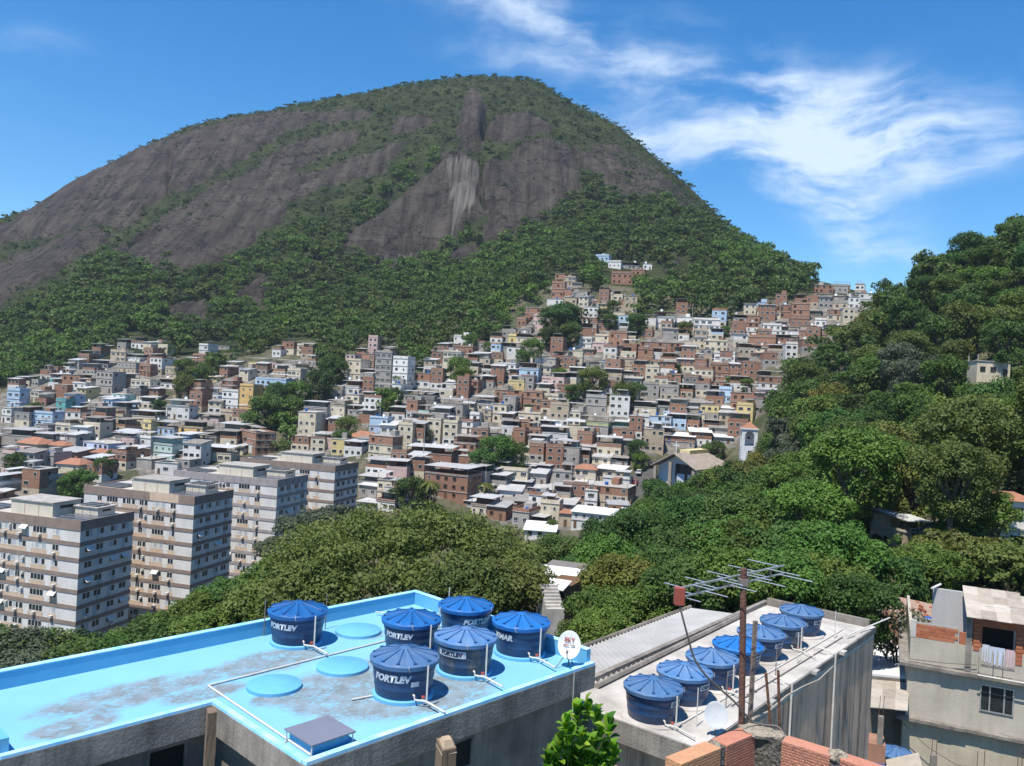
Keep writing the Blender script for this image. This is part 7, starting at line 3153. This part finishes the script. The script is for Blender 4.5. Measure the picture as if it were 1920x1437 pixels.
lump((m12[0] + pv[0], m12[1] + pv[1], -.015), (.05, .05), .035, 4)
mb = MB()
for a_, b_ in ((p2, p3), (r1, r2)):
    d_ = (b_ - a_)[:2]
    pq = np.array([-d_[1], d_[0]]) / np.hypot(*d_)
    a2, b2 = a_[:2] + pq * .006, b_[:2] + pq * .006
    a3, b3 = a_[:2] + pq * .095, b_[:2] + pq * .095
    mb.hexa([(a2[0], a2[1], -.40), (b2[0], b2[1], -.40), (b3[0], b3[1], -.40), (a3[0], a3[1], -.40), (a2[0], a2[1], -.006), (b2[0], b2[1], -.006), (b3[0], b3[1], -.006), (a3[0], a3[1], -.006)])
for o_ in [mb.build('joint_mortar', M_FCEM, fw)]:
    o_['kind'] = 'stuff'
# beam the wall stands on (below the picture)
mb = MB()
for a_, b_ in ((p0, cin), (cin2, r2 + (r2 - r1))):
    d_ = (b_ - a_)[:2]
    d_ = d_ / np.hypot(*d_)
    pq = np.array([-d_[1], d_[0]])
    c4 = [a_[:2] - pq * .02, b_[:2] - pq * .02, b_[:2] + pq * .12, a_[:2] + pq * .12]
    mb.hexa([(x[0], x[1], -3.0) for x in c4] + [(x[0], x[1], -.42) for x in c4])
mb.build('base_wall', M_CONC, fw)

# antenna on its rusty mast
mp_, mt_ = at(1391, 1362, 4.72), at(1394.5, 1066, 4.72)
an_ = thing('television_antenna', 'comb shaped aluminium television antenna with red end box on a rusty brown mast', 'antenna', tuple(mp_))
L0 = Vector(mp_)
mb = MB()
mb.tube([(0, 0, -.05), Vector(mt_) - L0], .0185, 14)
mb.build('mast', mat('rusty_mast', (.165, .085, .062), (.10, .052, .042), 9, .7, .25, 60, .3, (.05, .03, .025)), an_, True)
bL, bR = Vector(at(1275, 1103, 4.34)), Vector(at(1470, 1060.5, 5.12))
dirb = (bR - bL).normalized()
perpb = dirb.cross(Vector((0, 0, 1))).normalized()
mb = MB()
for dz in (0, -.05):
    a_ = bL - L0 + Vector((0, 0, dz))
    b_ = bR - L0 + Vector((0, 0, dz))
    hw_ = .0042
    up = Vector((0, 0, .0045))
    mb.hexa([a_ - perpb * hw_ - up, b_ - perpb * hw_ - up, b_ + perpb * hw_ - up, a_ + perpb * hw_ - up, a_ - perpb * hw_ + up, b_ - perpb * hw_ + up, b_ + perpb * hw_ + up, a_ + perpb * hw_ + up])
    mb.build('boom', M_ALU, an_)
    mb = MB()
NEL = 9
for i in range(NEL):
    f_ = .02 + .93 * (i / (NEL - 1)) ** 1.1
    hl = .115 + .11 * f_
    for s_, dz in ((1, 0), (-1, -.05)) if i % 2 else ((1, -.05), (-1, 0)):
        c = bL.lerp(bR, f_) - L0 + Vector((0, 0, dz))
        mb = MB()
        mb.tube([c, c + perpb * (hl * s_)], .0033, 6)
        mb.build('element', M_ALU, an_, True)
mb = MB()
for f_ in (.15, .42, .62, .85):
    c = bL.lerp(bR, f_) - L0
    mb.box(c.x - .006, c.x + .006, c.y - .006, c.y + .006, c.z - .05, c.z)
o_ = mb.build('spacer', M_FRAME_D, an_)
o_['kind'] = 'stuff'
mb = MB()
c = bL - L0
mb.box(c.x - .028, c.x + .022, c.y - .03, c.y + .02, c.z - .085, c.z + .004)
mb.build('end_box', M_RED, an_)
mb = MB()
c = Vector(mt_) - L0
mb.box(c.x - .024, c.x + .024, c.y - .026, c.y + .026, c.z - .10, c.z - .06)
mb.build('clamp', M_STEEL, an_)

sp2 = at(1406, 1355, 4.78)
st_ = thing('wooden_strip', 'thin weathered wooden strip tied to the right of the rusty mast', 'wooden strip', tuple(sp2), .4)
mb = MB()
mb.box(-.012, .012, -.008, .008, -.05, .60)
mb.build('strip', mat('grey_strip', (.26, .20, .165), (.16, .12, .10), 12, .9, .3, 40), st_)
mb = MB()
for z in (.18, .40):
    mb.tube([(-.06, -.03, z), (.015, -.03, z + .01), (.015, .02, z + .01)], .003, 5)
mb.build('wire_tie', M_FRAME_D, st_)

cpts = [(1272, 1122, 4.34), (1278, 1150, 4.32), (1290, 1195, 4.34), (1302, 1235, 4.36), (1322, 1265, 4.38), (1350, 1292, 4.42), (1376, 1315, 4.46), (1396, 1338, 4.50), (1412, 1354, 4.54), (1436, 1360, 4.56), (1456, 1362, 4.56), (1468, 1374, 4.52), (1472, 1392, 4.45)]
pts = [Vector(at(*c)) for c in cpts]
sm = []
for i in range(len(pts) - 1):
    pa, pb = pts[max(i - 1, 0)], pts[min(i + 2, len(pts) - 1)]
    for k_ in range(4):
        t_ = k_ / 4
        q0, q1 = pts[i], pts[i + 1]
        m0, m1 = (q1 - pa) / 2, (pb - q0) / 2
        sm.append(q0 * (2 * t_ ** 3 - 3 * t_ ** 2 + 1) + m0 * (t_ ** 3 - 2 * t_ ** 2 + t_) + q1 * (-2 * t_ ** 3 + 3 * t_ ** 2) + m1 * (t_ ** 3 - t_ ** 2))
sm.append(pts[-1])
pipe_thing('dark cable sagging from the red antenna box to the brick wall', sm, .0055, mat('cable_grey', (.16, .145, .13), (.11, .10, .09), 8, .7), 'antenna_cable', 'cable')
rp_ = [Vector(at(*c)) for c in ((1412, 1348, 4.7), (1440, 1335, 5.2), (1475, 1305, 6.5), (1505, 1288, 8), (1535, 1275, 9.5), (1562, 1250, 11))]
pipe_thing('light rope strung along in front of the mauve stained wall', rp_, .008, mat('rope', (.42, .37, .30), (.33, .28, .22), 20, .9), 'rope', 'rope')
for u0, v0, u1, v1, lab in ((1446, 1375, 1436, 1262, 'left of two rusty steel bars sticking up behind the bricks'), (1462, 1372, 1459, 1257, 'right of two rusty steel bars sticking up behind the bricks')):
    pipe_thing(lab, [at(u0, v0, 4.62), at(u1, v1, 4.62)], .008, M_RUST, 'reinforcing_bar', 'steel bar')

# ------------------------------------------------------------------ leafy shrub in the foreground
M_LF = [leaf_material('shrub_leaf_%d' % i, c, tuple(x * 1.25 for x in c), .35) for i, c in enumerate([(.085, .19, .018), (.13, .26, .022), (.05, .125, .016), (.17, .28, .035)])]


def big_leaf(seed):
    mb = MB()
    n = 7
    L_, W_ = .125, .036
    prev = None
    for i in range(n + 1):
        s_ = i / n
        w_ = W_ * (math.sin(math.pi * min(1, s_ ** 1.25 * .97 + .03))) ** .8
        z = .035 * math.sin(s_ * 2.0) - .02 * s_ * s_
        row = [(L_ * s_, -w_, z + w_ * .35), (L_ * s_, 0, z), (L_ * s_, w_, z + w_ * .35)]
        if prev:
            mb.face([prev[0], row[0], row[1], prev[1]])
            mb.face([prev[1], row[1], row[2], prev[2]])
        prev = row
    me = mb.mesh('shrub_leaf', M_LF[seed % 4], True)
    a_ = me.attributes.new('tint', 'FLOAT', 'POINT')
    a_.data.foreach_set('value', np.random.default_rng(seed).random(len(me.vertices)).astype(np.float32) * .3 + .35)
    return me


LEAVES = [big_leaf(i) for i in range(4)]
SC_ = Vector(at(1085, 1500, 6.0))
sh = thing('leafy_shrub', 'bright green shrub with upright glossy leaves between the blue roof and the grey roof', 'shrub', tuple(SC_))
R_ = random.Random(31)
TIPS = [(1060, 1345), (1082, 1322), (1102, 1316), (1120, 1330), (1142, 1350), (1048, 1382), (1030, 1412), (1060, 1392), (1090, 1372), (1112, 1382), (1135, 1392), (1150, 1398), (1075, 1415), (1100, 1412), (1125, 1418), (1045, 1432), (1140, 1430), (1022, 1440), (1085, 1440), (1112, 1445), (1070, 1365), (1125, 1360), (1040, 1400), (1062, 1428), (1098, 1428), (1128, 1440), (1075, 1450), (1105, 1465), (1050, 1455), (1130, 1462), (1085, 1395), (1110, 1400)]
mb = MB()
for (u, v) in TIPS:
    tip = Vector(at(u, v + 14, 6.0 + R_.uniform(-.18, .18))) - SC_
    mid = tip * .5 + Vector((R_.uniform(-.03, .03), R_.uniform(-.03, .03), -.05))
    mb.tube([(tip.x * .15, tip.y * .15, -.1), mid, tip], .006, 5, 0, .003)
    nl = R_.randint(9, 12)
    for i in range(nl):
        az = 2 * math.pi * i * .618 + R_.uniform(-.3, .3)
        el = 1.15 - 1.15 * (i / nl) + R_.uniform(-.2, .2)
        d_ = Vector((math.cos(az) * math.cos(el), math.sin(az) * math.cos(el), math.sin(el)))
        base = tip - Vector((0, 0, 1)) * (.011 * i)
        o = obj('leaf', R_.choice(LEAVES), sh)
        q_ = d_.to_track_quat('X', 'Z')
        s_ = R_.uniform(.72, 1.08) * (1 - .012 * i)
        o.matrix_local = Matrix.Translation(base) @ q_.to_matrix().to_4x4() @ Matrix.Diagonal((s_, s_ * 1.1, s_, 1))
o = mb.build('stems', mat('green_stem', (.10, .14, .04), (.07, .09, .03), 9, .7), sh)
# ------------------------------------------------------------------ air
mb = MB()
mb.box(-1400, 1400, -60, 1650, -35, 480)
hz = bpy.data.materials.new('air')
hz.use_nodes = True
nt = hz.node_tree
nt.nodes.remove(nt.nodes['Principled BSDF'])
pv = nt.nodes.new('ShaderNodeVolumePrincipled')
pv.inputs['Color'].default_value = (.72, .84, 1.0, 1)
pv.inputs['Density'].default_value = HAZE
pv.inputs['Anisotropy'].default_value = .2
nt.links.new(pv.outputs[0], nt.nodes['Material Output'].inputs['Volume'])
hb = mb.build('haze', hz)
hb['kind'] = 'stuff'
#@@SECTION5
# ------------------------------------------------------------------ labels: what sets each thing apart
ANCH = [  # (u, v, words) things one can find in the picture
    (900, 500, 'the rock face'), (1406, 835, 'the bell tower'), (1290, 875, 'the church'), (1112, 712, 'the round tree'), (840, 905, 'the large brick building'), (600, 700, 'the blue-topped block'),
    (990, 700, 'the light-blue house'), (745, 680, 'the tall white house'), (200, 905, 'the second tower'), (60, 950, 'the nearest tower'), (440, 885, 'the grey banded tower'), (600, 860, 'the farthest tower'), (290, 840, 'the mint green house'), (180, 845, 'the pale lilac house'),
    (1110, 970, 'the white-roofed house'), (1110, 795, 'the green house'), (1270, 655, 'the long brick row'), (1490, 600, 'the brick crest block'), (1620, 560, 'the white saddle house'), (1190, 490, 'the highest house cluster'), (1060, 540, 'the steep brick cluster'), (1030, 620, 'the dark mid-slope trees'),
    (500, 770, 'the dark tree clump'), (400, 650, 'the white forest-edge house'), (255, 650, 'the left slope top'), (60, 770, 'the left picture edge'), (1465, 690, 'the right forest edge'), (1075, 830, 'the curved shed roof'), (1380, 745, 'the pale-columned brick house'), (1380, 620, 'the upper ridge street'), (690, 815, 'the red-tiled white house'),
    (1862, 690, 'the lone cream house'), (1518, 888, 'the leafless tree'), (1394, 1066, 'the antenna'), (1040, 1075, 'the white roof strips'), (760, 1010, 'the giant olive tree'), (1500, 1150, 'the farthest grey-roof tank'), (1860, 1130, 'the beige house'), (300, 1130, 'the second tower foot'), (500, 1180, 'the lone left tank'), (1880, 440, 'the right skyline'), (1700, 540, 'the saddle skyline'), (120, 1200, 'the nearest tower foot'), (1713, 1010, 'the open shelter'),
]


def where(u, v):
    best, w_ = 1e9, None
    for a, b_, t in ANCH:
        d_ = math.hypot(u - a, (v - b_) * 1.15)
        if d_ < best:
            best, w_ = d_, (a, b_, t)
    a, b_, t = w_
    dx, dy = u - a, v - b_
    if best < 14:
        return 'right at ' + t
    if abs(dx) > 1.8 * abs(dy):
        r_ = 'right of ' if dx > 0 else 'left of '
    elif abs(dy) > 1.8 * abs(dx):
        r_ = 'below ' if dy > 0 else 'above '
    else:
        r_ = ('below-' if dy > 0 else 'above-') + ('right of ' if dx > 0 else 'left of ')
    return r_ + t


STO = {1: 'one-storey', 2: 'two-storey', 3: 'three-storey', 4: 'four-storey', 5: 'five-storey', 6: 'six-storey', 7: 'seven-storey'}
RFN = {'tin': 'tin-roofed', 'slab': 'flat-roofed', 'raw': 'unfinished', 'shed': 'lean-to', 'tile': 'red-tiled', 'white': 'white-roofed', 'barrel': 'curved-roof'}
ORD = ['first', 'second', 'third', 'fourth', 'fifth', 'sixth', 'seventh', 'eighth', 'ninth', 'tenth', 'eleventh', 'twelfth']


def make_unique(items):
    """items: (object, stem, u). alike stems are told apart by their order from the left"""
    by = {}
    for o, s_, u in items:
        by.setdefault(s_, []).append((u, o))
    for s_, l_ in by.items():
        l_.sort(key=lambda q: q[0])
        if len(l_) == 1:
            l_[0][1]['label'] = s_
        elif len(l_) == 2:
            l_[0][1]['label'] = s_ + ', the left one'
            l_[1][1]['label'] = s_ + ', the right one'
        else:
            for i, (u, o) in enumerate(l_):
                o['label'] = s_ + (', leftmost' if i == 0 else ', rightmost' if i == len(l_) - 1 else ', ' + ORD[i] + ' from left')


its = []
for t, inf in HOUSES:
    t['group'] = 'houses crowded on the hillside' if not (inf['label'] and 'forest' in inf['label']) else 'buildings half hidden in the right forest'
    if inf['label']:
        continue
    w_ = inf['walls']
    ns = inf['st']
    used = [w_[min(i, len(w_) - 1)] for i in range(ns)]
    c0, c1 = [WNAME[x].replace(' concrete', '').replace('bare ', '').replace(' ', '-') for x in (used[0], used[-1])]
    colour = c0 if c0 == c1 else c1 + ' over ' + c0
    its.append((t, '%s %s %s house %s' % (RFN[inf['roof']], STO[ns], colour, where(inf['u'], inf['v'])), inf['u']))
make_unique(its)

TINT = {'dark': 'dark green', 'mid': 'mid green', 'bright': 'bright green', 'olive': 'olive green', 'grey': 'greyish green', 'yellow': 'yellowish green', 'pale': 'pale flowering'}
its = []
for t, inf in TREES:
    t['group'] = 'trees on the slopes and in the valley'
    if inf['label']:
        continue
    kind = {'near': 'leafy tree', 'mid': 'round tree', 'flat': 'flat topped tree', 'loose': 'thin tree', 'big': 'giant tree'}[inf['lod']]
    its.append((t, '%s %s %s' % (TINT[inf['tint']], kind, where(inf['u'], inf['v'])), inf['u']))
make_unique(its)

its = []
for o, kind, t in ROOFTOPS:
    o['category'] = 'water tank' if kind else 'satellite dish'
    o['group'] = 'small blue tanks on hillside roofs' if kind else 'small white dishes on hillside roofs'
    u, v = to_px(np.array(o.location))
    its.append((o, ('small blue water tank on a roof ' if kind else 'small white satellite dish on a roof ') + where(float(u), float(v)), float(u)))
make_unique(its)
